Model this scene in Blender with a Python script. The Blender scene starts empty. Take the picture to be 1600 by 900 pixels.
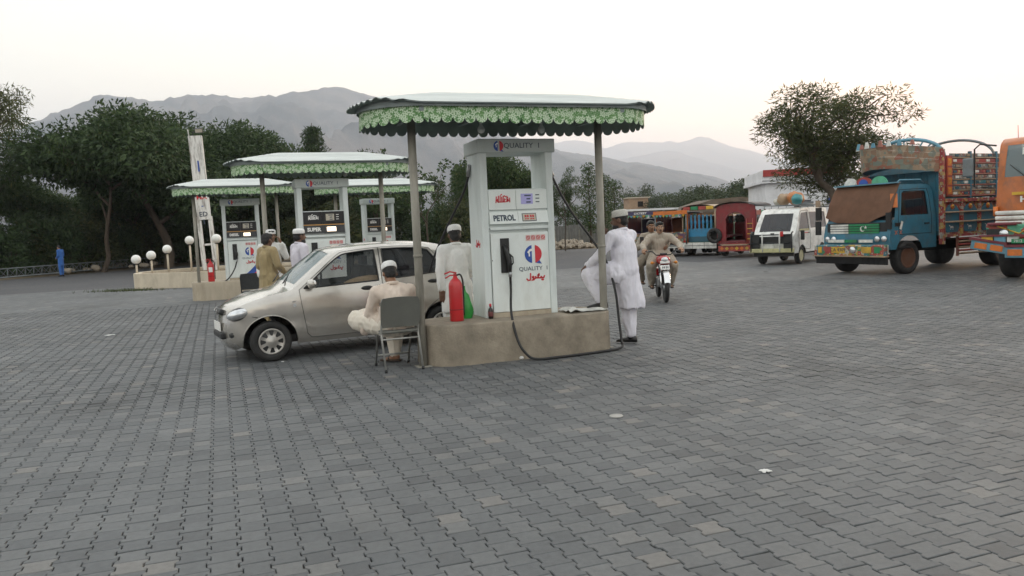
import bpy, bmesh, math, random
from mathutils import Vector, Matrix, Euler, noise
from mathutils.geometry import delaunay_2d_cdt
import numpy as np

R = math.radians
PI = math.pi
sc = bpy.context.scene
C = sc.collection
rng = random.Random(7)

# ------------------------------------------------------------------ camera, sky, sun, exposure
CAM_H = 1.57
FOC = 1250.0            # focal length in pixels of a 1600 px wide frame
ROLL = R(2.5)
PITCH = R(4.365)
cam = bpy.data.cameras.new('camera')
cam.sensor_width = 36.0
cam.lens = 36.0 * FOC / 1600.0
cam.clip_start = 0.1
cam.clip_end = 90000
camo = bpy.data.objects.new('camera', cam)
C.objects.link(camo)
camo.matrix_world = (Matrix.Translation((0, 0, CAM_H)) @ Matrix.Rotation(PI/2 - PITCH, 4, 'X')
                     @ Matrix.Rotation(-ROLL, 4, 'Z'))
sc.camera = camo

SUN_EL, SUN_AZ = R(5.0), R(42.0)      # azimuth clockwise from +Y
w = bpy.data.worlds.new('World')
sc.world = w
w.use_nodes = True
nt = w.node_tree
sky = nt.nodes.new('ShaderNodeTexSky')
sky.sky_type = 'NISHITA'
sky.sun_disc = False
sky.sun_elevation = SUN_EL
sky.sun_rotation = SUN_AZ
sky.altitude = 900
sky.air_density = 2.5
sky.dust_density = 5
sky.ozone_density = 1.2
bg = nt.nodes['Background']
bg.inputs['Strength'].default_value = .12
# a thin even veil of high haze over the clear-sky model
veil = nt.nodes.new('ShaderNodeMix'); veil.data_type = 'RGBA'; veil.blend_type = 'ADD'
veil.inputs['Factor'].default_value = 1.0
thin = nt.nodes.new('ShaderNodeVectorMath'); thin.operation = 'SCALE'; thin.inputs['Scale'].default_value = 0.50
nt.links.new(sky.outputs[0], thin.inputs[0]); nt.links.new(thin.outputs[0], veil.inputs['A'])
veil.inputs['B'].default_value = (2.32, 2.33, 2.32, 1)
nt.links.new(veil.outputs['Result'], bg.inputs['Color'])

sl = bpy.data.lights.new('sun', 'SUN')
sl.energy = 1.5
sl.angle = R(12)
sl.color = (1.0, 0.78, 0.55)
so = bpy.data.objects.new('sun', sl)
C.objects.link(so)
sd = Vector((math.sin(SUN_AZ)*math.cos(SUN_EL), math.cos(SUN_AZ)*math.cos(SUN_EL), math.sin(SUN_EL)))
so.rotation_euler = (-sd).to_track_quat('-Z', 'Y').to_euler()

sc.view_settings.view_transform = 'Standard'
sc.view_settings.look = 'None'
sc.view_settings.gamma = 1.0
sc.view_settings.use_curve_mapping = False
sc.view_settings.exposure = 2.01
sc.render.engine = 'CYCLES'
sc.cycles.use_denoising = True
sc.cycles.max_bounces = 8
sc.cycles.transparent_max_bounces = 12
sc.cycles.volume_bounces = 1
sc.cycles.caustics_reflective = False
sc.cycles.caustics_refractive = False

# ------------------------------------------------------------------ places
def cam_ray(px, py):
    a, b = px - 800, 450 - py
    c, s = math.cos(ROLL), math.sin(ROLL)
    x, y = (a*c + b*s)/FOC, (-a*s + b*c)/FOC
    cp, sp = math.cos(PITCH), math.sin(PITCH)
    return Vector((x, cp + y*sp, -sp + y*cp))
def G(px, py, z=0.0):
    """ground point (height z) that a line of sight meets"""
    d = cam_ray(px, py); t = (z - CAM_H)/d.z
    return Vector((d.x*t, d.y*t, z))
def D(px, py, Y):
    d = cam_ray(px, py); t = Y/d.y
    return Vector((d.x*t, Y, CAM_H + d.z*t))
TH = R(20)             # the station's grid is turned by this angle
CT, ST = math.cos(TH), math.sin(TH)
def U(u, v, z=0.0):
    return Vector((u*CT - v*ST, u*ST + v*CT, z))
def UV(p):
    return (p.x*CT + p.y*ST, -p.x*ST + p.y*CT)

# ------------------------------------------------------------------ materials
MATS = {}
def lin(r, g, b):
    f = lambda c: (c/255/12.92) if c/255 <= .04045 else ((c/255 + .055)/1.055)**2.4
    return (f(r), f(g), f(b))
def mat(name, col, rough=.6, metal=0.0, var=.12, scale=5.0, bump=0.0, bscale=60.0, dirt=None, dirt_amt=.0,
        dirt_scale=3.0, spec=.5, coat=0.0, trans=0.0, stretch=None, hue=0.0, sheen=0.0):
    if name in MATS:
        return MATS[name]
    m = bpy.data.materials.new(name); m.use_nodes = True
    n, l = m.node_tree.nodes, m.node_tree.links
    p = n['Principled BSDF']
    p.inputs['Roughness'].default_value = rough
    p.inputs['Metallic'].default_value = metal
    p.inputs['Specular IOR Level'].default_value = spec
    if coat: p.inputs['Coat Weight'].default_value = coat; p.inputs['Coat Roughness'].default_value = .08
    if trans: p.inputs['Transmission Weight'].default_value = trans
    if sheen: p.inputs['Sheen Weight'].default_value = sheen
    tc = n.new('ShaderNodeTexCoord')
    src = tc.outputs['Object']
    if stretch:
        mp = n.new('ShaderNodeMapping'); mp.inputs['Scale'].default_value = stretch
        l.new(src, mp.inputs[0]); src = mp.outputs[0]
    nz = n.new('ShaderNodeTexNoise'); nz.inputs['Scale'].default_value = scale
    nz.inputs['Detail'].default_value = 6; nz.inputs['Roughness'].default_value = .62
    l.new(src, nz.inputs['Vector'])
    rp = n.new('ShaderNodeMapRange')
    rp.inputs['From Min'].default_value = .3; rp.inputs['From Max'].default_value = .7
    rp.inputs['To Min'].default_value = 1 - var; rp.inputs['To Max'].default_value = 1 + var
    l.new(nz.outputs['Fac'], rp.inputs['Value'])
    mx = n.new('ShaderNodeVectorMath'); mx.operation = 'SCALE'
    mx.inputs[0].default_value = col
    l.new(rp.outputs[0], mx.inputs['Scale'])
    out = mx.outputs[0]
    if dirt:
        n2 = n.new('ShaderNodeTexNoise'); n2.inputs['Scale'].default_value = dirt_scale
        n2.inputs['Detail'].default_value = 8; n2.inputs['Roughness'].default_value = .7
        l.new(src, n2.inputs['Vector'])
        cr = n.new('ShaderNodeMapRange'); cr.clamp = True
        cr.inputs['From Min'].default_value = .48; cr.inputs['From Max'].default_value = .66
        cr.inputs['To Max'].default_value = dirt_amt
        l.new(n2.outputs['Fac'], cr.inputs['Value'])
        mc = n.new('ShaderNodeMix'); mc.data_type = 'RGBA'
        l.new(cr.outputs[0], mc.inputs['Factor']); l.new(out, mc.inputs['A'])
        mc.inputs['B'].default_value = (*dirt, 1)
        out = mc.outputs['Result']
    l.new(out, p.inputs['Base Color'])
    if bump:
        nb = n.new('ShaderNodeTexNoise'); nb.inputs['Scale'].default_value = bscale
        nb.inputs['Detail'].default_value = 5
        l.new(src, nb.inputs['Vector'])
        b = n.new('ShaderNodeBump'); b.inputs['Strength'].default_value = bump
        b.inputs['Distance'].default_value = .02
        l.new(nb.outputs['Fac'], b.inputs['Height']); l.new(b.outputs[0], p.inputs['Normal'])
    MATS[name] = m
    return m
def glass(name, col=(.02, .025, .03), rough=.03, alpha=.8):
    """tinted pane: a glossy coat over a thin see-through tint"""
    if name in MATS: return MATS[name]
    m = bpy.data.materials.new(name); m.use_nodes = True
    n, l = m.node_tree.nodes, m.node_tree.links
    p = n['Principled BSDF']
    nz = n.new('ShaderNodeTexNoise'); nz.inputs['Scale'].default_value = 3
    mr = n.new('ShaderNodeMapRange'); mr.inputs['To Min'].default_value = rough; mr.inputs['To Max'].default_value = rough + .05
    l.new(nz.outputs['Fac'], mr.inputs['Value']); l.new(mr.outputs[0], p.inputs['Roughness'])
    p.inputs['Base Color'].default_value = (*col, 1)
    p.inputs['Alpha'].default_value = alpha
    p.inputs['Specular IOR Level'].default_value = .7
    MATS[name] = m
    return m
def emis(name, col, s):
    if name in MATS: return MATS[name]
    m = mat(name, col, .4)
    p = m.node_tree.nodes['Principled BSDF']
    p.inputs['Emission Color'].default_value = (*col, 1); p.inputs['Emission Strength'].default_value = s
    return m

# ------------------------------------------------------------------ mesh building
class MB:
    """collects shapes for one mesh"""
    def __init__(s): s.v = []; s.f = []; s.m = []; s.sm = []
    def add(s, vs, fs, mi=0, smooth=False):
        o = len(s.v); s.v += [tuple(v) for v in vs]
        for f in fs:
            s.f.append([i + o for i in f]); s.m.append(mi); s.sm.append(smooth)
        return s
    def xform(s, M):
        s.v = [tuple(M @ Vector(v)) for v in s.v]; return s
    def box(s, c, d, rot=None, mi=0, bev=0.0):
        hx, hy, hz = d[0]/2, d[1]/2, d[2]/2
        M = Matrix.Translation(c) @ (Euler(rot).to_matrix().to_4x4() if rot else Matrix.Identity(4))
        b = min(bev, hx*.9, hy*.9, hz*.9)
        if b <= 0:
            vs = [(x, y, z) for x in (-hx, hx) for y in (-hy, hy) for z in (-hz, hz)]
            fs = [(0,1,3,2), (4,6,7,5), (0,4,5,1), (2,3,7,6), (0,2,6,4), (1,5,7,3)]
            return s.add([M @ Vector(v) for v in vs], fs, mi)
        bm = bmesh.new(); bmesh.ops.create_cube(bm, size=1)
        for v in bm.verts: v.co = Vector((v.co.x*d[0], v.co.y*d[1], v.co.z*d[2]))
        bmesh.ops.bevel(bm, geom=bm.edges[:], offset=b, segments=2, profile=.5, affect='EDGES')
        bm.verts.ensure_lookup_table()
        vs = [M @ v.co for v in bm.verts]; fs = [[v.index for v in f.verts] for f in bm.faces]
        bm.free()
        return s.add(vs, fs, mi, False)
    def tube(s, pts, r, n=8, mi=0, cap=True, smooth=True, flat=None):
        """swept circle through pts; r a number or a list; flat squashes the ring sideways"""
        pts = [Vector(p) for p in pts]; k = len(pts)
        rs = r if isinstance(r, (list, tuple)) else [r]*k
        t0 = (pts[1] - pts[0]).normalized()
        up = Vector((0, 0, 1)) if abs(t0.z) < .9 else Vector((1, 0, 0))
        nx = t0.cross(up).normalized()
        vs = []
        for i in range(k):
            t = (pts[min(i+1, k-1)] - pts[max(i-1, 0)]).normalized()
            nx = (nx - t*nx.dot(t))
            nx = nx.normalized() if nx.length > 1e-6 else t.orthogonal().normalized()
            ny = t.cross(nx)
            fl = 1 if flat is None else (flat[i] if isinstance(flat, (list, tuple)) else flat)
            for j in range(n):
                a = 2*PI*j/n
                vs.append(pts[i] + nx*math.cos(a)*rs[i] + ny*math.sin(a)*rs[i]*fl)
        fs = [(i*n+j, i*n+(j+1) % n, (i+1)*n+(j+1) % n, (i+1)*n+j) for i in range(k-1) for j in range(n)]
        s.add(vs, fs, mi, smooth)
        if cap:
            o = len(s.v) - k*n
            s.f.append([o + j for j in range(n)][::-1]); s.m.append(mi); s.sm.append(False)
            s.f.append([o + (k-1)*n + j for j in range(n)]); s.m.append(mi); s.sm.append(False)
        return s
    def lathe(s, prof, c=(0, 0, 0), n=20, mi=0, M=None, smooth=True):
        """prof: list of (r,z) round z"""
        k = len(prof); c = Vector(c)
        vs = []
        for r, z in prof:
            for j in range(n):
                a = 2*PI*j/n
                p = Vector((r*math.cos(a), r*math.sin(a), z))
                vs.append((M @ p if M else p) + c)
        fs = [(i*n+j, i*n+(j+1) % n, (i+1)*n+(j+1) % n, (i+1)*n+j) for i in range(k-1) for j in range(n)]
        s.add(vs, fs, mi, smooth)
        o = len(s.v) - k*n
        if prof[0][0] > 1e-5: s.f.append([o+j for j in range(n)][::-1]); s.m.append(mi); s.sm.append(False)
        if prof[-1][0] > 1e-5: s.f.append([o+(k-1)*n+j for j in range(n)]); s.m.append(mi); s.sm.append(False)
        return s
    def prism(s, poly, z0, z1, mi=0, M=None, smooth=False):
        """2-D outline (ccw) extruded z0..z1, M places it"""
        n = len(poly)
        vs = [Vector((x, y, z)) for z in (z0, z1) for x, y in poly]
        if M: vs = [M @ v for v in vs]
        fs = [[*range(n)][::-1], [n + i for i in range(n)]] + [(i, (i+1) % n, n+(i+1) % n, n+i) for i in range(n)]
        return s.add(vs, fs, mi, smooth)
    def ell(s, c, d, n=14, m=9, mi=0, rot=None):
        M = Matrix.Translation(c) @ (Euler(rot).to_matrix().to_4x4() if rot else Matrix.Identity(4))
        vs = [M @ Vector((0, 0, -d[2]))]
        for i in range(1, m):
            ph = -PI/2 + PI*i/m
            for j in range(n):
                a = 2*PI*j/n
                vs.append(M @ Vector((d[0]*math.cos(ph)*math.cos(a), d[1]*math.cos(ph)*math.sin(a), d[2]*math.sin(ph))))
        vs.append(M @ Vector((0, 0, d[2])))
        fs = [(0, 1+(j+1) % n, 1+j) for j in range(n)]
        for i in range(m-2):
            fs += [(1+i*n+j, 1+i*n+(j+1) % n, 1+(i+1)*n+(j+1) % n, 1+(i+1)*n+j) for j in range(n)]
        e = 1+(m-2)*n
        fs += [(e+j, e+(j+1) % n, len(vs)-1) for j in range(n)]
        return s.add(vs, fs, mi, True)
    def grid(s, rows, mi=0, smooth=True, close=False):
        """rows of equal length of points -> quads"""
        n = len(rows[0]); vs = [p for r in rows for p in r]
        fs = []
        for i in range(len(rows)-1):
            for j in range(n if close else n-1):
                fs.append((i*n+j, i*n+(j+1) % n, (i+1)*n+(j+1) % n, (i+1)*n+j))
        return s.add(vs, fs, mi, smooth)
    def mesh(s, name, mats):
        me = bpy.data.meshes.new(name)
        me.from_pydata(s.v, [], s.f)
        for m in (mats if isinstance(mats, (list, tuple)) else [mats]): me.materials.append(m)
        me.polygons.foreach_set('material_index', s.m)
        me.polygons.foreach_set('use_smooth', s.sm)
        me.update()
        return me
    def build(s, name, mats, parent=None, loc=None, rotz=None):
        o = bpy.data.objects.new(name, s.mesh(name, mats)); C.objects.link(o)
        if parent: o.parent = parent
        if loc is not None: o.location = loc
        if rotz is not None: o.rotation_euler = (0, 0, rotz)
        return o

def tag(o, label, cat, group=None, kind=None):
    if label: o['label'] = label
    if cat: o['category'] = cat
    if group: o['group'] = group
    if kind: o['kind'] = kind
    return o
def thing(name, label, cat, loc=(0, 0, 0), rotz=0.0, group=None):
    o = bpy.data.objects.new(name, None); C.objects.link(o)
    o.empty_display_size = .2
    o.location = loc; o.rotation_euler = (0, 0, rotz)
    return tag(o, label, cat, group)
def struct(o):
    o['kind'] = 'structure'; return o
def dup(o, parent=None):
    c = o.copy(); C.objects.link(c)
    c.parent = parent
    for ch in list(o.children): dup(ch, c)
    return c
def dup_at(o, loc, rotz=None, label=None, group=None, scale=None):
    c = dup(o); c.location = loc
    if rotz is not None: c.rotation_euler = (0, 0, rotz)
    if scale is not None: c.scale = (scale,)*3 if isinstance(scale, (int, float)) else scale
    if label: c['label'] = label
    if group: c['group'] = group
    return c
def text_mb(txt, size, mi=0, M=None, depth=.002, bold=0.0, align='CENTER', sx=1.0, shear=0.0):
    """lettering as a thin raised mesh, in the local x-z plane facing -y"""
    cu = bpy.data.curves.new('lettering', 'FONT')
    cu.body = txt; cu.size = size; cu.align_x = align; cu.align_y = 'CENTER'
    cu.extrude = depth; cu.offset = bold; cu.resolution_u = 2; cu.shear = shear
    o = bpy.data.objects.new('lettering', cu); C.objects.link(o)
    dg = bpy.context.evaluated_depsgraph_get()
    me = bpy.data.meshes.new_from_object(o.evaluated_get(dg))
    mb = MB()
    T = Matrix.Rotation(PI/2, 4, 'X') @ Matrix.Diagonal((sx, 1, 1, 1))
    if M: T = M @ T
    mb.add([T @ v.co for v in me.vertices], [list(p.vertices) for p in me.polygons], mi)
    bpy.data.objects.remove(o); bpy.data.curves.remove(cu); bpy.data.meshes.remove(me)
    return mb
def strokes_mb(strokes, wdt, M, mi=0, depth=.003):
    """pen strokes (lists of x,z points) as flat ribbons facing -y"""
    mb = MB()
    for st in strokes:
        w_ = wdt
        if len(st) == 1:
            x, z = st[0]; h = w_*.6
            mb.box((x, 0, z), (h*2, depth, h*2), rot=(0, PI/4, 0), mi=mi); continue
        for (x0, z0), (x1, z1) in zip(st, st[1:]):
            L = math.hypot(x1-x0, z1-z0); a = math.atan2(z1-z0, x1-x0)
            mb.box(((x0+x1)/2, 0, (z0+z1)/2), (L + w_*.7, depth, w_), rot=(0, -a, 0), mi=mi)
    return mb.xform(M) if M else mb
# ------------------------------------------------------------------ the ground, roads, paving
def ground_mat(name, c1, c2, c3, s1=.35, s2=4, rough=.95, bump=.4, bscale=25):
    m = bpy.data.materials.new(name); m.use_nodes = True
    n, l = m.node_tree.nodes, m.node_tree.links
    p = n['Principled BSDF']; p.inputs['Roughness'].default_value = rough
    p.inputs['Specular IOR Level'].default_value = .25
    tc = n.new('ShaderNodeTexCoord')
    a = n.new('ShaderNodeTexNoise'); a.inputs['Scale'].default_value = s1; a.inputs['Detail'].default_value = 8
    b = n.new('ShaderNodeTexNoise'); b.inputs['Scale'].default_value = s2; b.inputs['Detail'].default_value = 8
    l.new(tc.outputs['Object'], a.inputs['Vector']); l.new(tc.outputs['Object'], b.inputs['Vector'])
    r1 = n.new('ShaderNodeValToRGB')
    r1.color_ramp.elements[0].position = .38; r1.color_ramp.elements[0].color = (*c1, 1)
    r1.color_ramp.elements[1].position = .62; r1.color_ramp.elements[1].color = (*c2, 1)
    l.new(a.outputs['Fac'], r1.inputs['Fac'])
    mx = n.new('ShaderNodeMix'); mx.data_type = 'RGBA'
    mr = n.new('ShaderNodeMapRange'); mr.inputs['From Min'].default_value = .5; mr.inputs['From Max'].default_value = .72
    l.new(b.outputs['Fac'], mr.inputs['Value']); l.new(mr.outputs[0], mx.inputs['Factor'])
    l.new(r1.outputs[0], mx.inputs['A']); mx.inputs['B'].default_value = (*c3, 1)
    l.new(mx.outputs['Result'], p.inputs['Base Color'])
    nb = n.new('ShaderNodeTexNoise'); nb.inputs['Scale'].default_value = bscale; nb.inputs['Detail'].default_value = 6
    l.new(tc.outputs['Object'], nb.inputs['Vector'])
    bp = n.new('ShaderNodeBump'); bp.inputs['Strength'].default_value = bump; bp.inputs['Distance'].default_value = .03
    l.new(nb.outputs['Fac'], bp.inputs['Height']); l.new(bp.outputs[0], p.inputs['Normal'])
    return m
M_earth = ground_mat('earth', (.085, .07, .05), (.06, .065, .032), (.12, .10, .075))
M_asph = ground_mat('asphalt', (.075, .077, .083), (.10, .10, .105), (.125, .122, .12), s1=.12, s2=9, rough=.85, bump=.0, bscale=70)
M_verge = ground_mat('verge', (.17, .13, .085), (.12, .10, .06), (.24, .19, .13), s1=.5, s2=3, bump=.8, bscale=6)
M_bed = ground_mat('joint_sand', (.026, .025, .025), (.04, .038, .036), (.075, .07, .062), s1=2, s2=12)

def sheet(name, pts, z, m):
    mb = MB(); mb.add([(x, y, z) for x, y in pts], [list(range(len(pts)))])
    return struct(mb.build(name, m))
sheet('ground', [(-15000, -2000), (15000, -2000), (15000, 13300), (-15000, 13300)], -.12, M_earth)
sheet('asphalt_road', [(-120, 10), (-60, 12), (-30, 8), (0, 14), (40, 10), (140, 16), (140, 42), (60, 46), (16, 50), (4, 51.5),
                       (-12, 51.5), (-22, 53), (-26.5, 41), (-60, 27), (-120, 22)], -.035, M_asph)

# paver: an I-shaped concrete block, wide at both ends, narrow at the waist
PU, PV = .1455, .148
FL, WA, GAP = .1645, .1265, .0056
def paver_poly(g=GAP, e=0.0):
    f, w_, h = FL/2 - g/2 - e, WA/2 - g/2 - e, PV/2 - g/2 - e
    a, b = PV*.25 + (g/2)*.0 - e*.4, PV*.17 + e*.4
    return [(-f, -h), (f, -h), (f, -a), (w_, -b), (w_, b), (f, a), (f, h), (-f, h), (-f, a), (-w_, b), (-w_, -b), (-f, -a)]
def paver_geo(fine):
    o, i = paver_poly(), paver_poly(e=.004)
    n = 12
    if fine:
        vs = [(x, y, -.03) for x, y in o] + [(x, y, -.0035) for x, y in o] + [(x, y, 0) for x, y in i]
        fs = [(k, (k+1) % n, n+(k+1) % n, n+k) for k in range(n)] + [(n+k, n+(k+1) % n, 2*n+(k+1) % n, 2*n+k) for k in range(n)]
        b = 2*n
    else:
        vs = [(x, y, -.022) for x, y in o] + [(x, y, 0) for x, y in i]
        fs = [(k, (k+1) % n, n+(k+1) % n, n+k) for k in range(n)]
        b = n
    fs += [(b+0, b+1, b+2, b+11), (b+11, b+2, b+3, b+10), (b+10, b+3, b+4, b+9), (b+9, b+4, b+5, b+8), (b+8, b+5, b+6, b+7)]
    return vs, fs
def tone_nodes(m, fac_socket):
    n, l = m.node_tree.nodes, m.node_tree.links
    p = n['Principled BSDF']; p.inputs['Roughness'].default_value = .66; p.inputs['Specular IOR Level'].default_value = .5
    r = n.new('ShaderNodeValToRGB'); e = r.color_ramp.elements
    e[0].position = 0; e[0].color = (.074, .078, .082, 1)
    e[1].position = 1; e[1].color = (.180, .168, .156, 1)
    for pos, c in ((.10, (.090, .096, .101)), (.5, (.103, .109, .113)), (.88, (.118, .123, .126)), (.968, (.138, .140, .139)), (.991, (.162, .156, .148))):
        k = e.new(pos); k.color = (*c, 1)
    l.new(fac_socket, r.inputs['Fac'])
    g = n.new('ShaderNodeNewGeometry')
    nz = n.new('ShaderNodeTexNoise'); nz.inputs['Scale'].default_value = 24; nz.inputs['Detail'].default_value = 7; nz.inputs['Roughness'].default_value = .7
    big = n.new('ShaderNodeTexNoise'); big.inputs['Scale'].default_value = .55; big.inputs['Detail'].default_value = 5
    l.new(g.outputs['Position'], nz.inputs['Vector']); l.new(g.outputs['Position'], big.inputs['Vector'])
    a = n.new('ShaderNodeMapRange'); a.inputs['From Min'].default_value = .25; a.inputs['From Max'].default_value = .75
    a.inputs['To Min'].default_value = .80; a.inputs['To Max'].default_value = 1.2
    b = n.new('ShaderNodeMapRange'); b.inputs['From Min'].default_value = .3; b.inputs['From Max'].default_value = .7
    b.inputs['To Min'].default_value = .82; b.inputs['To Max'].default_value = 1.16
    l.new(nz.outputs['Fac'], a.inputs['Value']); l.new(big.outputs['Fac'], b.inputs['Value'])
    mu = n.new('ShaderNodeMath'); mu.operation = 'MULTIPLY'; l.new(a.outputs[0], mu.inputs[0]); l.new(b.outputs[0], mu.inputs[1])
    s = n.new('ShaderNodeVectorMath'); s.operation = 'SCALE'; l.new(r.outputs[0], s.inputs[0]); l.new(mu.outputs[0], s.inputs['Scale'])
    # old oil and tyre stains
    st = n.new('ShaderNodeTexNoise'); st.inputs['Scale'].default_value = .42; st.inputs['Detail'].default_value = 7; st.inputs['Roughness'].default_value = .6; st.inputs['Distortion'].default_value = .6
    l.new(g.outputs['Position'], st.inputs['Vector'])
    so_ = n.new('ShaderNodeMapRange'); so_.inputs['From Min'].default_value = .56; so_.inputs['From Max'].default_value = .70; so_.inputs['To Min'].default_value = 1.0; so_.inputs['To Max'].default_value = .64
    l.new(st.outputs['Fac'], so_.inputs['Value'])
    s2 = n.new('ShaderNodeVectorMath'); s2.operation = 'SCALE'; l.new(s.outputs[0], s2.inputs[0]); l.new(so_.outputs[0], s2.inputs['Scale']); s = s2
    # pale scuffs
    sc_ = n.new('ShaderNodeTexNoise'); sc_.inputs['Scale'].default_value = 7; sc_.inputs['Detail'].default_value = 9; sc_.inputs['Roughness'].default_value = .75
    l.new(g.outputs['Position'], sc_.inputs['Vector'])
    sr = n.new('ShaderNodeMapRange'); sr.inputs['From Min'].default_value = .64; sr.inputs['From Max'].default_value = .78; sr.inputs['To Max'].default_value = .45
    l.new(sc_.outputs['Fac'], sr.inputs['Value'])
    mx = n.new('ShaderNodeMix'); mx.data_type = 'RGBA'; l.new(sr.outputs[0], mx.inputs['Factor']); l.new(s.outputs[0], mx.inputs['A'])
    mx.inputs['B'].default_value = (.20, .195, .185, 1)
    l.new(mx.outputs['Result'], p.inputs['Base Color'])
    bp = n.new('ShaderNodeBump'); bp.inputs['Strength'].default_value = .35; bp.inputs['Distance'].default_value = .004
    nb = n.new('ShaderNodeTexNoise'); nb.inputs['Scale'].default_value = 140; nb.inputs['Detail'].default_value = 4
    l.new(g.outputs['Position'], nb.inputs['Vector']); l.new(nb.outputs['Fac'], bp.inputs['Height']); l.new(bp.outputs[0], p.inputs['Normal'])
M_pv1 = bpy.data.materials.new('paver_single'); M_pv1.use_nodes = True
_oi = M_pv1.node_tree.nodes.new('ShaderNodeObjectInfo'); tone_nodes(M_pv1, _oi.outputs['Random'])
M_pv2 = bpy.data.materials.new('paver_field'); M_pv2.use_nodes = True
_gi = M_pv2.node_tree.nodes.new('ShaderNodeNewGeometry'); tone_nodes(M_pv2, _gi.outputs['Random Per Island'])
# far paving: the same blocks seen too small to tell apart
M_pv3 = bpy.data.materials.new('paving_far'); M_pv3.use_nodes = True
def _far():
    n, l = M_pv3.node_tree.nodes, M_pv3.node_tree.links
    tc = n.new('ShaderNodeTexCoord'); sx = n.new('ShaderNodeSeparateXYZ'); l.new(tc.outputs['Object'], sx.inputs[0])
    def mth(op, a, b=None, c=None):
        k = n.new('ShaderNodeMath'); k.operation = op
        for i, q in enumerate((a, b, c)):
            if q is None: continue
            if isinstance(q, (int, float)): k.inputs[i].default_value = q
            else: l.new(q, k.inputs[i])
        return k.outputs[0]
    cu = mth('FLOOR', mth('DIVIDE', sx.outputs[0], PU))
    odd = mth('MULTIPLY', mth('FLOORED_MODULO', cu, 2.0), .5)
    cv = mth('FLOOR', mth('ADD', mth('DIVIDE', sx.outputs[1], PV), odd))
    cb = n.new('ShaderNodeCombineXYZ'); l.new(cu, cb.inputs[0]); l.new(cv, cb.inputs[1])
    wn = n.new('ShaderNodeTexWhiteNoise'); wn.noise_dimensions = '2D'; l.new(cb.outputs[0], wn.inputs['Vector'])
    tone_nodes(M_pv3, wn.outputs['Value'])
_far()

fore = thing('paved_forecourt', None, None, (0, 0, 0), TH); struct(fore)
BU, BV = PU*8, PV*8
def near_zone(u, v):
    p = U(u, v)
    return 1.6 < p.y < 19.5 and abs(p.x) < .70*p.y + 1.6
def forecourt_edge(u, v):
    p = U(u, v)
    return v < 31.5 and p.y < 28.5 + max(0, p.x)*.15 and u > -26 and u < 40 and p.y > -14
near_b, far_b = MB(), MB()
blocks = []
for i in range(-24, 34):
    for j in range(-14, 28):
        u, v = (i+.5)*BU, (j+.5)*BV
        if not forecourt_edge(u, v): continue
        nz_ = near_zone(u, v)
        z = -.024 if nz_ else -.004
        q = [(i*BU, j*BV, z), ((i+1)*BU, j*BV, z), ((i+1)*BU, (j+1)*BV, z), (i*BU, (j+1)*BV, z)]
        (near_b if nz_ else far_b).add(q, [(0, 1, 2, 3)])
        if nz_: blocks.append((i, j))
o = near_b.build('joint_sand_bed', M_bed, fore)
o = far_b.build('distant_paving', M_pv3, fore)
spots = []
for i, j in blocks:
    for a in range(8):
        for b in range(8):
            cu, cv = i*8 + a, j*8 + b
            u = (cu+.5)*PU; v = (cv+.5)*PV + (PV/2 if cu % 2 else 0)
            spots.append((u, v))
def paver_size(u, v):
    p = U(u, v)
    if p.y < 3.0 or abs(p.x) > .63*p.y: return 0
    a = FOC/p.y
    return (a*PU)*(a*PV*CAM_H/p.y)
CX = []
for u, v in spots:
    CX.append((paver_size(u, v), u, v))
CX.sort(reverse=True)
fine_vs, fine_fs = paver_geo(True)
protos = []
for k in range(6):
    r_ = random.Random(50+k); mb = MB()
    tx, ty = r_.uniform(-.012, .012), r_.uniform(-.012, .012)
    mb.add([(x, y, z + (x*tx + y*ty if z > -.02 else 0)) for x, y, z in fine_vs], fine_fs)
    protos.append(mb.mesh('paver', M_pv1))
prng = random.Random(3)
for s_, u, v in CX[:300]:
    o = bpy.data.objects.new('paver', protos[prng.randrange(6)]); C.objects.link(o); o.parent = fore
    o.location = (u + prng.uniform(-.0012, .0012), v + prng.uniform(-.0012, .0012), prng.uniform(-.002, .002))
    o.rotation_euler = (0, 0, prng.gauss(0, .009) + (PI if prng.random() < .5 else 0))
cvs, cfs = paver_geo(False)
A = []; Fq = []
def bulk(items, vs, fs):
    vs = np.array(vs); nf = []
    N = len(items); k = len(vs)
    out = np.empty((N, k, 3))
    for q, (s_, u, v) in enumerate(items):
        a = prng.gauss(0, .010); ca, sa = math.cos(a), math.sin(a)
        tx, ty, z0 = prng.gauss(0, .008), prng.gauss(0, .008), prng.uniform(-.0022, .0022)
        x, y, z = vs[:, 0], vs[:, 1], vs[:, 2]
        out[q, :, 0] = x*ca - y*sa + u + prng.uniform(-.0012, .0012)
        out[q, :, 1] = x*sa + y*ca + v + prng.uniform(-.0012, .0012)
        out[q, :, 2] = z + np.where(z > -.02, x*tx + y*ty + z0, 0)
    F_ = [tuple(i + q*k for i in f) for q in range(N) for f in fs]
    return out.reshape(-1, 3), F_
rest = CX[300:]
mid = [c for c in rest if U(c[1], c[2]).y < 7.5]; faraway = [c for c in rest if U(c[1], c[2]).y >= 7.5]
for items, (vs_, fs_) in ((mid, (fine_vs, fine_fs)), (faraway, (cvs, cfs))):
    P_, F_ = bulk(items, vs_, fs_)
    me = bpy.data.meshes.new('paver_field'); me.from_pydata(P_.tolist(), [], F_); me.materials.append(M_pv2); me.update()
    o = bpy.data.objects.new('paver_field', me); C.objects.link(o); o.parent = fore; o['kind'] = 'stuff'

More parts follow.
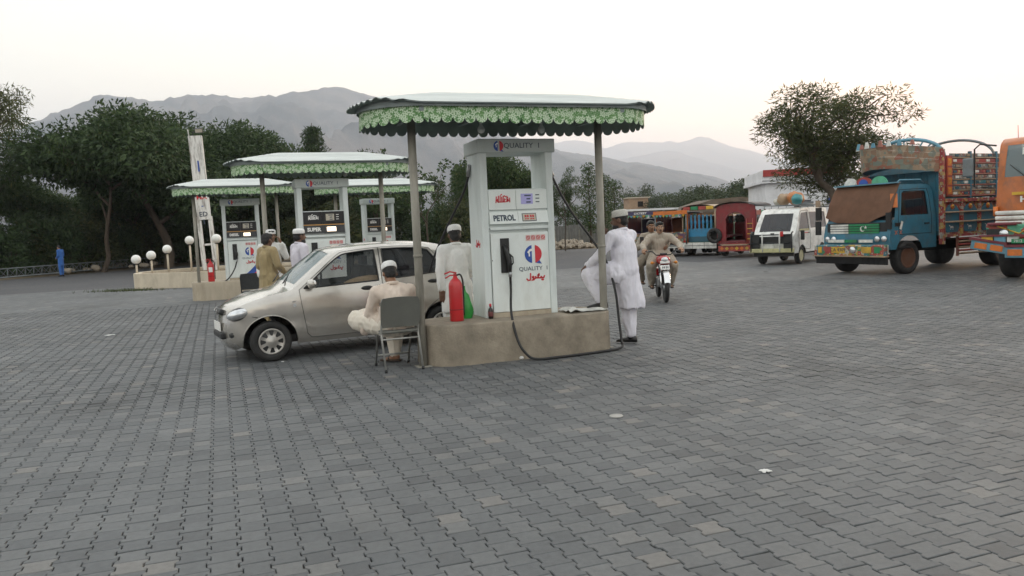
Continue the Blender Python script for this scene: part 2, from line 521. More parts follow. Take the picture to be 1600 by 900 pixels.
# verge along the far side of the road, with an uneven bank
def bank(name, line, width, h, m, n_across=7, seed=1):
    mb = MB(); pts = [Vector((x, y, 0)) for x, y in line]
    dense = []
    for a, b in zip(pts, pts[1:]):
        k = max(2, int((b-a).length/1.2))
        dense += [a.lerp(b, t/k) for t in range(k)]
    dense.append(pts[-1])
    rows = []
    for i, p in enumerate(dense):
        t = (dense[min(i+1, len(dense)-1)] - dense[max(i-1, 0)]).normalized()
        nn = Vector((t.y, -t.x, 0))
        row = []
        for k in range(n_across):
            s_ = k/(n_across-1)
            q = p + nn*width*s_
            q.z = -.06 + h*min(1, s_*2.2) + .09*noise.noise((q.x*.6, q.y*.6, seed))*(s_ > 0) + .18*s_*noise.noise((q.x*.17, q.y*.17, seed))
            row.append(q)
        rows.append(row)
    mb.grid(rows)
    return struct(mb.build(name, m))
bank('verge', [(120, 40), (60, 45.5), (16, 49.6), (4, 51), (-12, 51), (-22, 52.5), (-26, 41.3), (-60, 27.2), (-120, 22)], 30, .25, M_verge)

# ------------------------------------------------------------------ mountains
def ramp_mat(name, c1, c2, scale):
    m = bpy.data.materials.new(name); m.use_nodes = True
    n, l = m.node_tree.nodes, m.node_tree.links
    p = n['Principled BSDF']; p.inputs['Roughness'].default_value = 1; p.inputs['Specular IOR Level'].default_value = 0
    tc = n.new('ShaderNodeTexCoord')
    a = n.new('ShaderNodeTexNoise'); a.inputs['Scale'].default_value = scale; a.inputs['Detail'].default_value = 9; a.inputs['Roughness'].default_value = .65
    l.new(tc.outputs['Object'], a.inputs['Vector'])
    r = n.new('ShaderNodeValToRGB'); r.color_ramp.elements[0].position = .4; r.color_ramp.elements[1].position = .6
    r.color_ramp.elements[0].color = (*c1, 1); r.color_ramp.elements[1].color = (*c2, 1)
    l.new(a.outputs['Fac'], r.inputs['Fac']); l.new(r.outputs[0], p.inputs['Base Color'])
    return m
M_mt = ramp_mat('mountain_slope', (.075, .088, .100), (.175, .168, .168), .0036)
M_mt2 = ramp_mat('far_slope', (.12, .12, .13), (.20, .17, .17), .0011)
def mountain(name, sil, dist, base, m, seed, rough=1.0, nx=420, ny=46):
    """a ridge at distance dist whose crest follows the given line; slopes with spurs and gullies on both sides"""
    sil = sorted(sil); xs = [p[0] for p in sil]; ys = [p[1] for p in sil]
    rows = []
    for j in range(ny):
        t = j/(ny-1)                        # 0 foot, .72 crest, 1 far side
        row = []
        for i in range(nx):
            px = xs[0] + (xs[-1]-xs[0])*i/(nx-1)
            d = cam_ray(px, float(np.interp(px, xs, ys)))
            az = math.atan2(d.x, d.y)
            el = d.z/math.hypot(d.x, d.y)
            crest = dist*(1 + .06*noise.noise((px*.004, seed, 0)))
            hr = el*crest + CAM_H
            hr += hr*.016*rough*noise.fractal((px*.07, seed, 1.3), .8, 2.1, 5)
            if t <= .72:
                s_ = t/.72; r_ = base + (crest-base)*s_
                prof = s_**1.25
                amp = .34*math.sin(PI*min(1, s_))**.8
            else:
                s_ = (t-.72)/.28; r_ = crest + dist*.35*s_; prof = 1 - .9*s_; amp = .15*math.sin(PI*s_)
            x, y = r_*math.sin(az), r_*math.cos(az)
            f = 1.0/(dist*.085)
            rg = 0; a_ = 1
            for k in range(5):
                rg += a_*(1 - 2*abs(noise.noise((x*f + seed, y*f*.55, seed*1.7 + k*9)))); a_ *= .5; f *= 2.05
            z = hr*prof + hr*amp*(rg*.46 - .36)
            row.append((x, y, max(z, -.6) if j not in (0, ny-1) else -.8))
        rows.append(row)
    mb = MB(); mb.grid(rows)
    return struct(mb.build(name, m))
mountain('mountain', [(-700, 330), (-400, 300), (-200, 262), (-60, 232), (0, 212), (65, 186), (85, 175), (100, 170), (130, 158), (145, 151), (158, 146), (180, 150),
    (215, 156), (240, 157), (270, 152), (300, 147), (340, 150), (385, 152), (430, 148), (480, 142), (520, 137), (535, 137), (560, 143), (600, 153), (640, 165),
    (700, 182), (760, 200), (820, 219), (860, 230), (880, 236), (910, 241), (940, 245), (975, 252), (1000, 254), (1040, 262), (1080, 270), (1120, 277),
    (1160, 291), (1200, 303), (1300, 325), (1420, 332), (1600, 335)], 3600, 1000, M_mt, 3.1)
mountain('far_mountain', [(400, 250), (600, 235), (780, 228), (840, 226), (868, 221), (899, 218), (921, 221), (943, 231), (961, 225), (983, 221), (1000, 222), (1019, 220),
    (1034, 222), (1046, 219), (1059, 222), (1078, 216), (1094, 212), (1108, 213), (1121, 220), (1139, 227), (1166, 233), (1200, 243), (1260, 256), (1330, 268), (1420, 274),
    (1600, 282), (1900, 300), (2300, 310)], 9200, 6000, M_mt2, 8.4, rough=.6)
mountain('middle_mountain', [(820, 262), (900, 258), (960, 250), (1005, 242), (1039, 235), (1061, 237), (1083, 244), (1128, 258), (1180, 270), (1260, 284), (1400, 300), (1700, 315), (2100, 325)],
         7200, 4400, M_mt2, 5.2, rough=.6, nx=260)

# ------------------------------------------------------------------ the hazy air of the valley
me = bpy.data.meshes.new('haze'); _b = MB(); _b.box((0, 5500, 549), (31000, 16000, 1101.4)); me.from_pydata(_b.v, [], _b.f)
hm = bpy.data.materials.new('haze'); hm.use_nodes = True
hm.node_tree.nodes.remove(hm.node_tree.nodes['Principled BSDF'])
pv = hm.node_tree.nodes.new('ShaderNodeVolumePrincipled')
pv.inputs['Color'].default_value = (.82, .885, 1.0, 1)
pv.inputs['Density'].default_value = 2.1e-4
pv.inputs['Anisotropy'].default_value = .4
hm.node_tree.links.new(pv.outputs[0], hm.node_tree.nodes['Material Output'].inputs['Volume'])
me.materials.append(hm)
hz = bpy.data.objects.new('haze', me); C.objects.link(hz); hz['kind'] = 'stuff'
# ------------------------------------------------------------------ petrol station islands
M_conc = mat('island_concrete', (.285, .245, .19), .9, var=.22, scale=3.5, bump=.35, bscale=45, dirt=(.13, .11, .085), dirt_amt=.55, dirt_scale=2.2)
M_conc2 = mat('painted_concrete', (.46, .40, .31), .85, var=.16, scale=3, bump=.2, bscale=40, dirt=(.26, .21, .15), dirt_amt=.6, dirt_scale=2.0, stretch=(1, 1, .35))
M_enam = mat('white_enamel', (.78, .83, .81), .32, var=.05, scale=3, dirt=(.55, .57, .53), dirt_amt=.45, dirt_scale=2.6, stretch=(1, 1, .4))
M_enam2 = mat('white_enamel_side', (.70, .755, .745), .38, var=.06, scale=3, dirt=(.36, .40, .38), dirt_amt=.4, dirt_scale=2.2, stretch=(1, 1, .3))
M_beam = mat('pale_green_enamel', (.50, .55, .53), .4, var=.06, scale=3, dirt=(.33, .37, .35), dirt_amt=.4)
M_post = mat('weathered_pipe', (.30, .285, .245), .7, var=.25, scale=7, bump=.15, bscale=50, dirt=(.17, .16, .13), dirt_amt=.6, dirt_scale=5, stretch=(1, 1, .25))
M_black = mat('black_plastic', (.016, .017, .018), .45, var=.2, scale=20)
M_rub = mat('black_rubber', (.014, .014, .015), .55, var=.25, scale=15)
M_steel = mat('dull_steel', (.36, .37, .38), .4, .8, var=.15, scale=9, dirt=(.14, .11, .09), dirt_amt=.3)
M_red = mat('red_print', (.60, .035, .05), .5, var=.05)
M_blue = mat('blue_print', (.03, .085, .36), .5, var=.05)
M_dkpr = mat('dark_print', (.05, .07, .10), .5, var=.05)
M_whpr = mat('white_print', (.84, .83, .80), .45, var=.04)
M_exting = mat('red_extinguisher', (.52, .02, .025), .32, var=.10, scale=4, coat=.3, dirt=(.28, .03, .03), dirt_amt=.4)
M_bulb = mat('bulb_glass', (.72, .74, .70), .25, var=.05)
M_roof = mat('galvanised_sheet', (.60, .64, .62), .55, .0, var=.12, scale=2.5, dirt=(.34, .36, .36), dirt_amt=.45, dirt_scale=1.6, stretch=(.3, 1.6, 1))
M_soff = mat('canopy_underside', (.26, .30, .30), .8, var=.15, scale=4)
def cloth_mat():
    m = bpy.data.materials.new('floral_valance'); m.use_nodes = True
    n, l = m.node_tree.nodes, m.node_tree.links
    p = n['Principled BSDF']; p.inputs['Roughness'].default_value = .75
    uv = n.new('ShaderNodeUVMap'); uv.uv_map = 'uv'
    def vor(scale, feat='F1'):
        v = n.new('ShaderNodeTexVoronoi'); v.voronoi_dimensions = '2D'; v.feature = feat
        v.inputs['Scale'].default_value = scale; l.new(uv.outputs[0], v.inputs['Vector']); return v
    def math_(op, a, b):
        k = n.new('ShaderNodeMath'); k.operation = op
        for i, q in enumerate((a, b)):
            if isinstance(q, (int, float)): k.inputs[i].default_value = q
            else: l.new(q, k.inputs[i])
        return k.outputs[0]
    big = vor(17)
    # five petals: radius varies with the angle about each flower's centre
    sub = n.new('ShaderNodeVectorMath'); sub.operation = 'SUBTRACT'; sc_ = n.new('ShaderNodeVectorMath'); sc_.operation = 'SCALE'
    sc_.inputs['Scale'].default_value = 17.0; l.new(uv.outputs[0], sc_.inputs[0])
    scp = n.new('ShaderNodeVectorMath'); scp.operation = 'SCALE'; scp.inputs['Scale'].default_value = 17.0
    l.new(big.outputs['Position'], scp.inputs[0])
    l.new(sc_.outputs[0], sub.inputs[0]); l.new(scp.outputs[0], sub.inputs[1])
    sp = n.new('ShaderNodeSeparateXYZ'); l.new(sub.outputs[0], sp.inputs[0])
    ang = math_('ARCTAN2', sp.outputs[1], sp.outputs[0])
    pet = math_('ABSOLUTE', math_('COSINE', math_('MULTIPLY', ang, 2.5), 0), 0)
    rad = math_('ADD', math_('MULTIPLY', pet, .38), .17)
    inside = math_('LESS_THAN', big.outputs['Distance'], rad)
    core = math_('LESS_THAN', big.outputs['Distance'], .10)
    small = vor(46); sdot = math_('LESS_THAN', small.outputs['Distance'], .26)
    fac = math_('MAXIMUM', math_('SUBTRACT', inside, core), math_('MULTIPLY', sdot, .55))
    nz = n.new('ShaderNodeTexNoise'); nz.inputs['Scale'].default_value = 6; l.new(uv.outputs[0], nz.inputs['Vector'])
    r = n.new('ShaderNodeValToRGB'); r.color_ramp.elements[0].color = (.085, .215, .07, 1); r.color_ramp.elements[1].color = (.15, .31, .11, 1)
    r.color_ramp.elements[0].position = .35; r.color_ramp.elements[1].position = .65
    l.new(nz.outputs['Fac'], r.inputs['Fac'])
    mx = n.new('ShaderNodeMix'); mx.data_type = 'RGBA'; l.new(fac, mx.inputs['Factor']); l.new(r.outputs[0], mx.inputs['A'])
    mx.inputs['B'].default_value = (.56, .68, .50, 1)
    l.new(mx.outputs['Result'], p.inputs['Base Color'])
    return m
M_floral = cloth_mat()
M_vback = mat('valance_reverse', (.28, .34, .31), .8, var=.15, scale=6)

def stadium(L, r, n=26, step=.1):
    """perimeter points (ccw) of a long shape with round ends; L total length, r half depth"""
    h = L/2 - r; pts = []
    k = max(2, int(2*h/step))
    for i in range(k): pts.append((-h + 2*h*i/k, -r))
    for i in range(n): a = -PI/2 + PI*i/n; pts.append((h + r*math.cos(a), r*math.sin(a)))
    for i in range(k): pts.append((h - 2*h*i/k, r))
    for i in range(n): a = PI/2 + PI*i/n; pts.append((-h + r*math.cos(a), r*math.sin(a)))
    return pts
def resample(poly, step):
    P_ = [Vector((x, y, 0)) for x, y in poly]; P_.append(P_[0]); out = []
    tot = sum((b-a).length for a, b in zip(P_, P_[1:])); k = int(round(tot/step)); st = tot/k
    d = 0; acc = 0; i = 0
    for q in range(k):
        t = q*st
        while acc + (P_[i+1]-P_[i]).length < t: acc += (P_[i+1]-P_[i]).length; i += 1
        out.append(P_[i].lerp(P_[i+1], (t-acc)/(P_[i+1]-P_[i]).length))
    return out, st
ZT, ZB = 2.925, 2.715
def make_canopy(label, base_z=0.0):
    t = thing('pump_canopy', label, 'canopy', group='canopies over the pump islands')
    Lr, rr = 3.78, .70
    # roof sheet: low hipped shape, corrugated along its length
    h = Lr/2 - rr
    def zroof(x, y):
        ax = max(0, abs(x) - h)
        d = math.hypot(ax, y)/rr
        dx = max(0, abs(x) - .85)/(Lr/2 - .85)
        e = max(abs(y)/rr, dx)
        return 2.945 + .205*(1 - min(1, max(e, d*.0))) + .010*math.sin(y*2*PI/.076)
    mb = MB(); nx = 50; ny = 88
    top = []
    for j in range(ny+1):
        y = -rr + 2*rr*j/ny
        lim = h + math.sqrt(max(0, rr*rr - y*y))
        lim = max(lim, h + .03)
        top.append([(lim*(-1 + 2*i/nx), y, zroof(lim*(-1 + 2*i/nx), y)) for i in range(nx+1)])
    mb.grid(top)
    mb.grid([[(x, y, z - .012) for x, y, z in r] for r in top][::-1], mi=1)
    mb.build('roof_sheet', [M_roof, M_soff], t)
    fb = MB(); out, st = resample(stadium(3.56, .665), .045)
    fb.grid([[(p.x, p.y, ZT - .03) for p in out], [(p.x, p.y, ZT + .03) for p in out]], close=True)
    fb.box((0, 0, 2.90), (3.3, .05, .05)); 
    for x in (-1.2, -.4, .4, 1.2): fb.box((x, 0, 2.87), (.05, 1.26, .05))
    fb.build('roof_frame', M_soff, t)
    # scalloped cloth
    out, st = resample(stadium(3.50, .63), .0131)
    n = len(out); me = bpy.data.meshes.new('valance'); vs = []; fs = []; mi = []; uvs = []
    for lay in (0, 1):
        for i, p in enumerate(out):
            s_ = i*st; ph = (s_/.131) % 1
            drop = .062*math.sqrt(max(0, 1 - (2*ph-1)**2))
            sag = .006*math.sin(s_*3.1) + .004*math.sin(s_*11)
            nn = Vector((p.x - max(-1.12, min(1.12, p.x)), p.y, 0)).normalized()
            wv = .008*math.sin(s_*21 + .7*math.sin(s_*5)) 
            off = nn*(.003 if lay == 0 else -.003)
            q = p + off
            vs.append((q.x, q.y, ZT)); b = q + nn*wv; zb = ZB + .062 - drop + sag
            m_ = q + nn*wv*.4; vs.append((m_.x, m_.y, (ZT+zb)/2)); vs.append((b.x, b.y, zb))
    for lay in (0, 1):
        o_ = lay*n*3
        for i in range(n):
            j = (i+1) % n
            for k in (0, 1):
                f = [o_+i*3+k, o_+i*3+k+1, o_+j*3+k+1, o_+j*3+k]
                if lay: f.reverse()
                fs.append(f); mi.append(lay)
    me.from_pydata(vs, [], fs); me.materials.append(M_floral); me.materials.append(M_vback)
    me.polygons.foreach_set('material_index', mi); me.polygons.foreach_set('use_smooth', [True]*len(fs))
    ul = me.uv_layers.new(name='uv')
    for lp in me.loops:
        v_ = me.vertices[lp.vertex_index].co; i = (lp.vertex_index % (n*3))//3
        ul.data[lp.index].uv = (i*st if not (i == 0 and lp.index > len(me.loops)//4) else i*st, v_.z)
    me.update()
    o = bpy.data.objects.new('valance', me); C.objects.link(o); o.parent = t
    for x in (-1.185, 1.165):
        pb = MB(); pb.tube([(x, -.04, base_z), (x, -.04, 1.4), (x, -.04, 2.93)], .047, 14)
        p_ = pb.build('post', M_post, t)
        cb = MB(); cb.tube([(x, -.04, 1.27), (x, -.04, 1.30)], .053, 14); cb.build('pipe_collar', M_post, p_)
        fb = MB(); fb.box((x, -.04, base_z + .006), (.17, .17, .012)); fb.build('foot_plate', M_post, p_)
    for x in (-.32, .45):
        bb = MB(); bb.tube([(x, .05, 2.88), (x, .05, 2.79)], .018, 8)
        l_ = bb.build('lamp_holder', M_whpr, t)
        gb = MB(); gb.lathe([(.016, .07), (.02, .05), (.042, .015), (.045, -.01), (.03, -.04), (0, -.05)], (x, .05, 2.735)); gb.build('bulb', M_bulb, l_)
    return t

def make_plinth(L, W, h, m, label):
    mb = MB(); r = .30
    pts = []
    for cx, cy, a0 in ((L/2-r*1.25, -W/2+r*1.25, -90), (L/2-r*1.25, W/2-r*1.25, 0), (-L/2+r*1.3, W/2-r*1.3, 90), (-L/2+r*1.3, -W/2+r*1.3, 180)):
        rr = r*1.25 if cx > 0 else r*1.3
        for k in range(9):
            a = R(a0 + 90*k/8); pts.append((cx + rr*math.cos(a), cy + rr*math.sin(a)))
    n = len(pts)
    def ring(s_, z, jit):
        out = []
        for x, y in pts:
            q = 1 + jit*noise.noise((x*4, y*4, z*5))
            out.append((x*s_*q, y*s_*q, z))
        return out
    rows = [ring(1.006, -.02, .0), ring(1.002, .12, .004), ring(1, .3, .004), ring(.998, h-.018, .003), ring(.988, h, .002)]
    mb.grid(rows, close=True, smooth=True)
    c = len(mb.v); mb.v.append((0, 0, h)); b = c - n
    for i in range(n): mb.f.append([b+i, b+(i+1) % n, c]); mb.m.append(0); mb.sm.append(False)
    o = mb.build('pump_plinth', m); tag(o, label, 'plinth', 'concrete plinths of the pump islands')
    return o

# pen strokes of the red lettering, x to the right, z up, about unit wide
URDU = [[(.50, .10), (.47, -.02), (.36, -.04), (.31, .06), (.28, -.04), (.18, -.04), (.14, .07), (.10, -.04), (.03, -.03), (.0, .07), (-.03, -.06), (-.12, -.17)],
        [(-.10, .06), (-.14, .10), (-.19, .06), (-.17, .0), (-.11, -.02), (-.13, -.13), (-.22, -.18)],
        [(-.28, .32), (-.29, -.06), (-.33, -.17), (-.43, -.17), (-.50, -.06)], [(.36, -.17)], [(.42, -.17)], [(.16, .17), (.20, .26), (.20, .13)], [(.12, .17), (.2, .17)]]
CALLI = [[(.48, .16), (.48, -.10)], [(.40, .0), (.36, .10), (.32, .0), (.40, -.02), (.30, -.06)], [(.30, .28), (.28, -.06), (.14, -.08)], [(.18, .06), (.14, .12), (.1, -.08), (-.02, -.08)],
         [(.05, .30), (.03, -.08)], [(-.06, .24), (-.06, -.08), (-.16, -.08)], [(-.16, .30), (-.18, -.08), (-.28, -.08)], [(-.28, .30), (-.30, -.1), (-.40, .02), (-.34, .1), (-.28, -.06)], [(-.42, .26), (-.46, -.12)], [(.2, .26)], [(.12, .3)], [(-.12, .36), (-.05, .40)], [(.36, .2), (.3, .2)]]
def logo_mb(r):
    """round badge: a blue half with a white figure 1 and tap, a red half with a tail, like a Q"""
    out = []
    def half(a0, a1, cut):
        pts = []
        for k in range(15):
            a = R(a0 + (a1-a0)*k/14); pts.append((r*math.cos(a), r*math.sin(a)))
        return [(x, y) for x, y in pts]
    M = Matrix.Rotation(PI/2, 4, 'X')
    b = MB(); L = [(x, y) for x, y in half(100, 260, 0)]; L = [(min(x, -.10*r), y) for x, y in L]
    b.prism(L, 0, .004, M=M); out.append(('logo_blue', b, M_blue))
    rd = MB(); L = [(max(x, .22*r), y) for x, y in half(-78, 78, 0)]
    rd.prism(L, 0, .004, M=M); out.append(('logo_red', rd, M_red))
    tl = MB(); tl.prism([(.28*r, -.98*r), (.98*r, -1.12*r), (.70*r, -.70*r)], 0, .005, M=M); out.append(('logo_tail', tl, M_blue))
    wt = MB(); wt.prism([(-.72*r, .22*r), (-.42*r, .55*r), (-.1*r, .62*r), (-.1*r, .36*r), (-.38*r, .30*r), (-.50*r, .02*r)], .0045, .0065, M=M)
    wt.prism([(-.55*r, -.25*r), (-.40*r, -.25*r), (-.40*r, .08*r), (-.55*r, .08*r)], .0045, .0065, M=M); out.append(('logo_tap', wt, M_whpr))
    return out
M_lcd = emis('lcd_screen', (.30, .29, .52), .06)
M_lcd2 = mat('price_screen', (.50, .46, .38), .35, var=.1, scale=30)
M_lcdw = emis('lit_price_screen', (1.0, .80, .58), .75)
M_seam = mat('panel_gap', (.10, .11, .11), .8)
M_orange = mat('orange_line', (.62, .30, .06), .5)
M_panelblk = mat('black_panel', (.013, .013, .015), .3, var=.15)
def make_dispenser(label, word, dark=False, swoosh=False, arabic=True, full=True):
    t = thing('fuel_dispenser', label, 'fuel pump', group='fuel dispensers')
    W, Dp, Hh = .95, .50, 2.16
    F = -Dp/2
    for s_ in (-1, 1):
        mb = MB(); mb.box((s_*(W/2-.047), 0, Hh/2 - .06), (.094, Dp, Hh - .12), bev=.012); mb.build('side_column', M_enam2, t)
    hb = MB(); hb.box((0, 0, Hh-.08), (W+.055, Dp+.07, .165), bev=.012); head = hb.build('head_beam', M_beam, t)
    fy = F - .036
    for nm, b, m in logo_mb(.062):
        b.xform(Matrix.Translation((-.235, fy, Hh-.085))).build(nm, m, head)
    b = text_mb('QUALITY  1', .088, M=Matrix.Translation((.07, fy-.001, Hh-.083)), sx=1.05); b.build('lettering', M_dkpr, head)
    # middle unit: two panels above a sloped price panel, then the cabinet door
    iw = W - .19
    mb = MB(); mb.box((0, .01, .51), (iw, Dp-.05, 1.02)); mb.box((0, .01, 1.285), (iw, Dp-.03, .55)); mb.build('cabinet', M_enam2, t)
    up, lo = (M_panelblk, M_panelblk) if dark else (M_enam, M_enam)
    z1, z0 = 1.545, 1.31
    for (xa, xb, nm) in ((-iw/2, -.03, 'calligraphy_panel'), (-.026, iw/2, 'display_panel')):
        pb = MB(); pb.box(((xa+xb)/2, F+.008, (z0+z1)/2), (xb-xa, .025, z1-z0), bev=.004); pn = pb.build(nm, up, t)
        if nm[0] == 'c':
            strokes_mb([[(x*.19, z*.19) for x, z in s_] for s_ in CALLI], .0125, Matrix.Translation((-.20, F-.007, 1.42))).build('lettering', M_whpr if dark else M_red, pn)
        else:
            sb = MB(); sb.box((.115, F-.006, 1.435), (.155, .006, .125)); s2 = sb.build('screen', M_lcd2 if dark else M_lcd, pn)
            db = MB()
            for k, (wd, off) in enumerate(((.085, .01), (.05, .02), (.06, .02))): db.box((.115+off, F-.0105, 1.475-k*.04), (wd, .003, .017))
            db.build('digits', M_dkpr, s2)
            lb = MB()
            for k in range(3): lb.box((.255, F-.006, 1.48-k*.042), (.05, .003, .012))
            lb.build('caption', M_whpr if dark else M_dkpr, pn)['kind'] = 'stuff'
    if dark:
        ob = MB(); ob.box((0, F-.006, 1.297), (iw, .012, .014)); ob.build('orange_line', M_orange, t)
    # sloped price panel
    def slope_box(x0, x1, zt, zb, y0, y1, m, nm, par):
        b_ = MB(); b_.add([(x0, y0, zt), (x1, y0, zt), (x1, y1, zb), (x0, y1, zb), (x0, F+.05, zt), (x1, F+.05, zt), (x1, F+.05, zb), (x0, F+.05, zb)],
                          [(0, 3, 2, 1), (4, 5, 6, 7), (0, 1, 5, 4), (3, 7, 6, 2), (1, 2, 6, 5), (0, 4, 7, 3)])
        return b_.build(nm, m, par)
    a_, b_ = 1.285, 1.14
    y0, y1 = F-.004, F-.04
    pa = slope_box(-iw/2, -.014, a_, b_, y0, y1, lo, 'grade_panel', t)
    pb_ = slope_box(-.010, iw/2, a_, b_, y0, y1, lo, 'price_panel', t)
    sl_ = math.atan2(y0-y1, a_-b_)
    Ms = lambda x, z: Matrix.Translation((x, y0 + (y1-y0)*(a_-z)/(a_-b_) - .003, z)) @ Matrix.Rotation(-sl_, 4, 'X')
    text_mb(word, .098, M=Ms(-.195, 1.207), bold=.0035, sx=.82 if len(word) > 5 else .92).build('lettering', M_whpr if dark else M_dkpr, pa)
    s3 = MB(); s3.box((0, 0, 0), (.17, .006, .085)); s3.xform(Ms(.13, 1.21)); s3o = s3.build('price_screen', M_lcdw if dark else M_lcd2, pb_)
    s4 = MB()
    for k, dx in enumerate((-.05, -.02, .02, .05)): s4.box((dx, -.005, .012), (.02, .004, .03)); s4.box((dx, -.005, -.022), (.022, .004, .012))
    s4.xform(Ms(.13, 1.21)).build('digits', M_red if not dark else M_lcd2, s3o)
    s5 = MB(); s5.box((0, 0, 0), (.185, .004, .1)); s5.xform(Ms(.13, 1.21)); s5.build('screen_frame', M_dkpr, pb_)
    # shadow gap and cabinet door
    gb = MB(); gb.box((0, F-.006, 1.085), (iw, .05, .035)); gb.build('rain_lip', M_enam2, t)
    db = MB(); db.box((.0, F+.0, .545), (iw-.012, .03, .96), bev=.006); door = db.build('cabinet_door', M_enam, t)
    hb = MB(); hb.box((-iw/2+.012, F-.017, .70), (.008, .006, .012)); hb.build('lock', M_black, door)
    eb = MB(); eb.box((0, F+.002, .03), (iw, .03, .06)); eb.build('base_trim', M_conc2, t)
    y = F - .0165
    for nm, b, m in logo_mb(.112): b.xform(Matrix.Translation((.165, y, .755))).build(nm, m, door)
    text_mb('QUALITY  1', .070, M=Matrix.Translation((.165, y, .575)), sx=1.08).build('lettering', M_dkpr, door)
    strokes_mb([[(x*.235, z*.17) for x, z in s_] for s_ in URDU], .0165, Matrix.Translation((.185, y-.001, .462))).build('lettering', M_red, door)
    pb2 = MB()
    for k in range(4): pb2.box((.105+k*.066, y-.001, .955), (.060, .003, .072))
    pic = pb2.build('warning_stickers', mat('sticker_pink', (.66, .46, .44), .5), door)
    rb = MB()
    for k in range(4):
        rb.tube([(.105+k*.066 + .021*math.cos(a), y-.003, .958 + .021*math.sin(a)) for a in [i*PI/6 for i in range(13)]], .0035, 5, cap=False)
        rb.box((.105+k*.066, y-.004, .958), (.034, .003, .005), rot=(0, .8, 0))
    rb.build('prohibition_ring', M_red, pic)
    strokes_mb([[(x*.17, z*.17) for x, z in s_] for s_ in URDU], .014, Matrix.Translation((-W/2-.002, -.06, .90)) @ Matrix.Rotation(-PI/2, 4, 'Z')).build('side_lettering', M_red, t)
    if swoosh:
        sb = MB(); pts = [(-.10, .09)] + [(-.10 + .47*k/8, .09 + .38*(k/8)**1.5) for k in range(1, 9)] + [(.37, .09)]
        sb.prism(pts, 0, .003, M=Matrix.Translation((0, y, 0)) @ Matrix.Rotation(PI/2, 4, 'X')); sb.build('blue_sweep', M_blue, door)
        sb = MB(); sb.prism([(.16, .09), (.37, .26), (.37, .09)], 0, .003, M=Matrix.Translation((0, y-.003, 0)) @ Matrix.Rotation(PI/2, 4, 'X')); sb.build('red_sweep', M_red, door)
    # nozzle in its holster
    hx, hz = -.205, .755
    b = MB(); b.box((hx, F-.022, hz), (.112, .022, .42), bev=.004); ho = b.build('nozzle_holster', M_black, t)
    nb = MB()
    nb.tube([(hx-.02, F-.05, hz+.13), (hx+.0, F-.065, hz+.06), (hx+.025, F-.085, hz-.02), (hx+.033, F-.085, hz-.10), (hx+.035, F-.08, hz-.21)], [.016, .022, .034, .030, .020], 10)
    nb.tube([(hx+.03, F-.10, hz+.02), (hx+.06, F-.13, hz-.02), (hx+.062, F-.13, hz-.09), (hx+.04, F-.10, hz-.13)], .008, 6)
    nb.build('nozzle', M_black, ho)
    sb = MB(); sb.tube([(hx+.035, F-.08, hz-.20), (hx+.035, F-.08, hz-.26)], .022, 10); sb.build('swivel', M_steel, ho)
    return t
def smooth_path(pts, k=8):
    pts = [Vector(p) for p in pts]; out = []
    P_ = [pts[0]*2-pts[1]] + pts + [pts[-1]*2-pts[-2]]
    for i in range(1, len(P_)-2):
        a, b, c, d = P_[i-1], P_[i], P_[i+1], P_[i+2]
        for q in range(k):
            t = q/k
            out.append(.5*((2*b) + (c-a)*t + (2*a-5*b+4*c-d)*t*t + (3*b-a-3*c+d)*t**3))
    out.append(pts[-1]); return out

PH = .475
ISL = dict(main=(3.35, 9.2), mid=(1.80, 15.55), left=(.35, 22.95), right=(4.55, 24.1))
pl = make_plinth(2.42, .95, PH, M_conc, 'bare concrete island plinth under the white petrol pump')
pl.location = U(3.385, 9.26); pl.rotation_euler = (0, 0, TH)
can = make_canopy('nearest floral scalloped canopy, over the petrol pump'); can.location = U(3.33, 9.05); can.rotation_euler = (0, 0, TH)
can2 = dup_at(can, U(1.98, 15.8), TH, 'floral scalloped canopy over the pump marked SUPER', scale=(.95, .95, 1.0))
can3 = dup_at(can, U(.52, 22.45), TH, 'leftmost floral scalloped canopy, beside the peeling sign pylon', scale=(.88, .92, 1.0))
can4 = dup_at(can, U(4.45, 23.6), TH, 'farthest floral scalloped canopy, seen behind the SUPER pump canopy')
dsp = make_dispenser('white petrol pump with PETROL panel on the nearest plinth', 'PETROL')
dsp.location = U(3.475, 9.45, PH-.004); dsp.rotation_euler = (0, 0, TH)
dk = make_dispenser('pump with black SUPER panel behind the silver hatchback', 'SUPER', dark=True)
dk.location = U(1.92, 15.8, PH-.004); dk.rotation_euler = (0, 0, TH)
dl = make_dispenser('leftmost pump with black DIESEL panel and blue sweep on its door', 'DIESEL', dark=True, swoosh=True)
dl.location = U(.62, 22.9, PH-.004); dl.rotation_euler = (0, 0, TH)
dr = make_dispenser('farthest pump with black DIESEL panel, right of the SUPER pump', 'DIESEL', dark=True)
dr.location = U(4.78, 25.2, PH-.004); dr.rotation_euler = (0, 0, TH)
for (u, v), lab in (((2.02, 15.6), 'cream concrete plinth of the SUPER pump behind the cars'), ((.50, 22.75), 'cream plinth under the leftmost diesel pump'),
                    ((4.7, 25.0), 'cream plinth of the farthest diesel pump, hidden behind the cars')):
    q = make_plinth(2.42, .95, PH, M_conc2, lab); q.location = U(u, v); q.rotation_euler = (0, 0, TH)

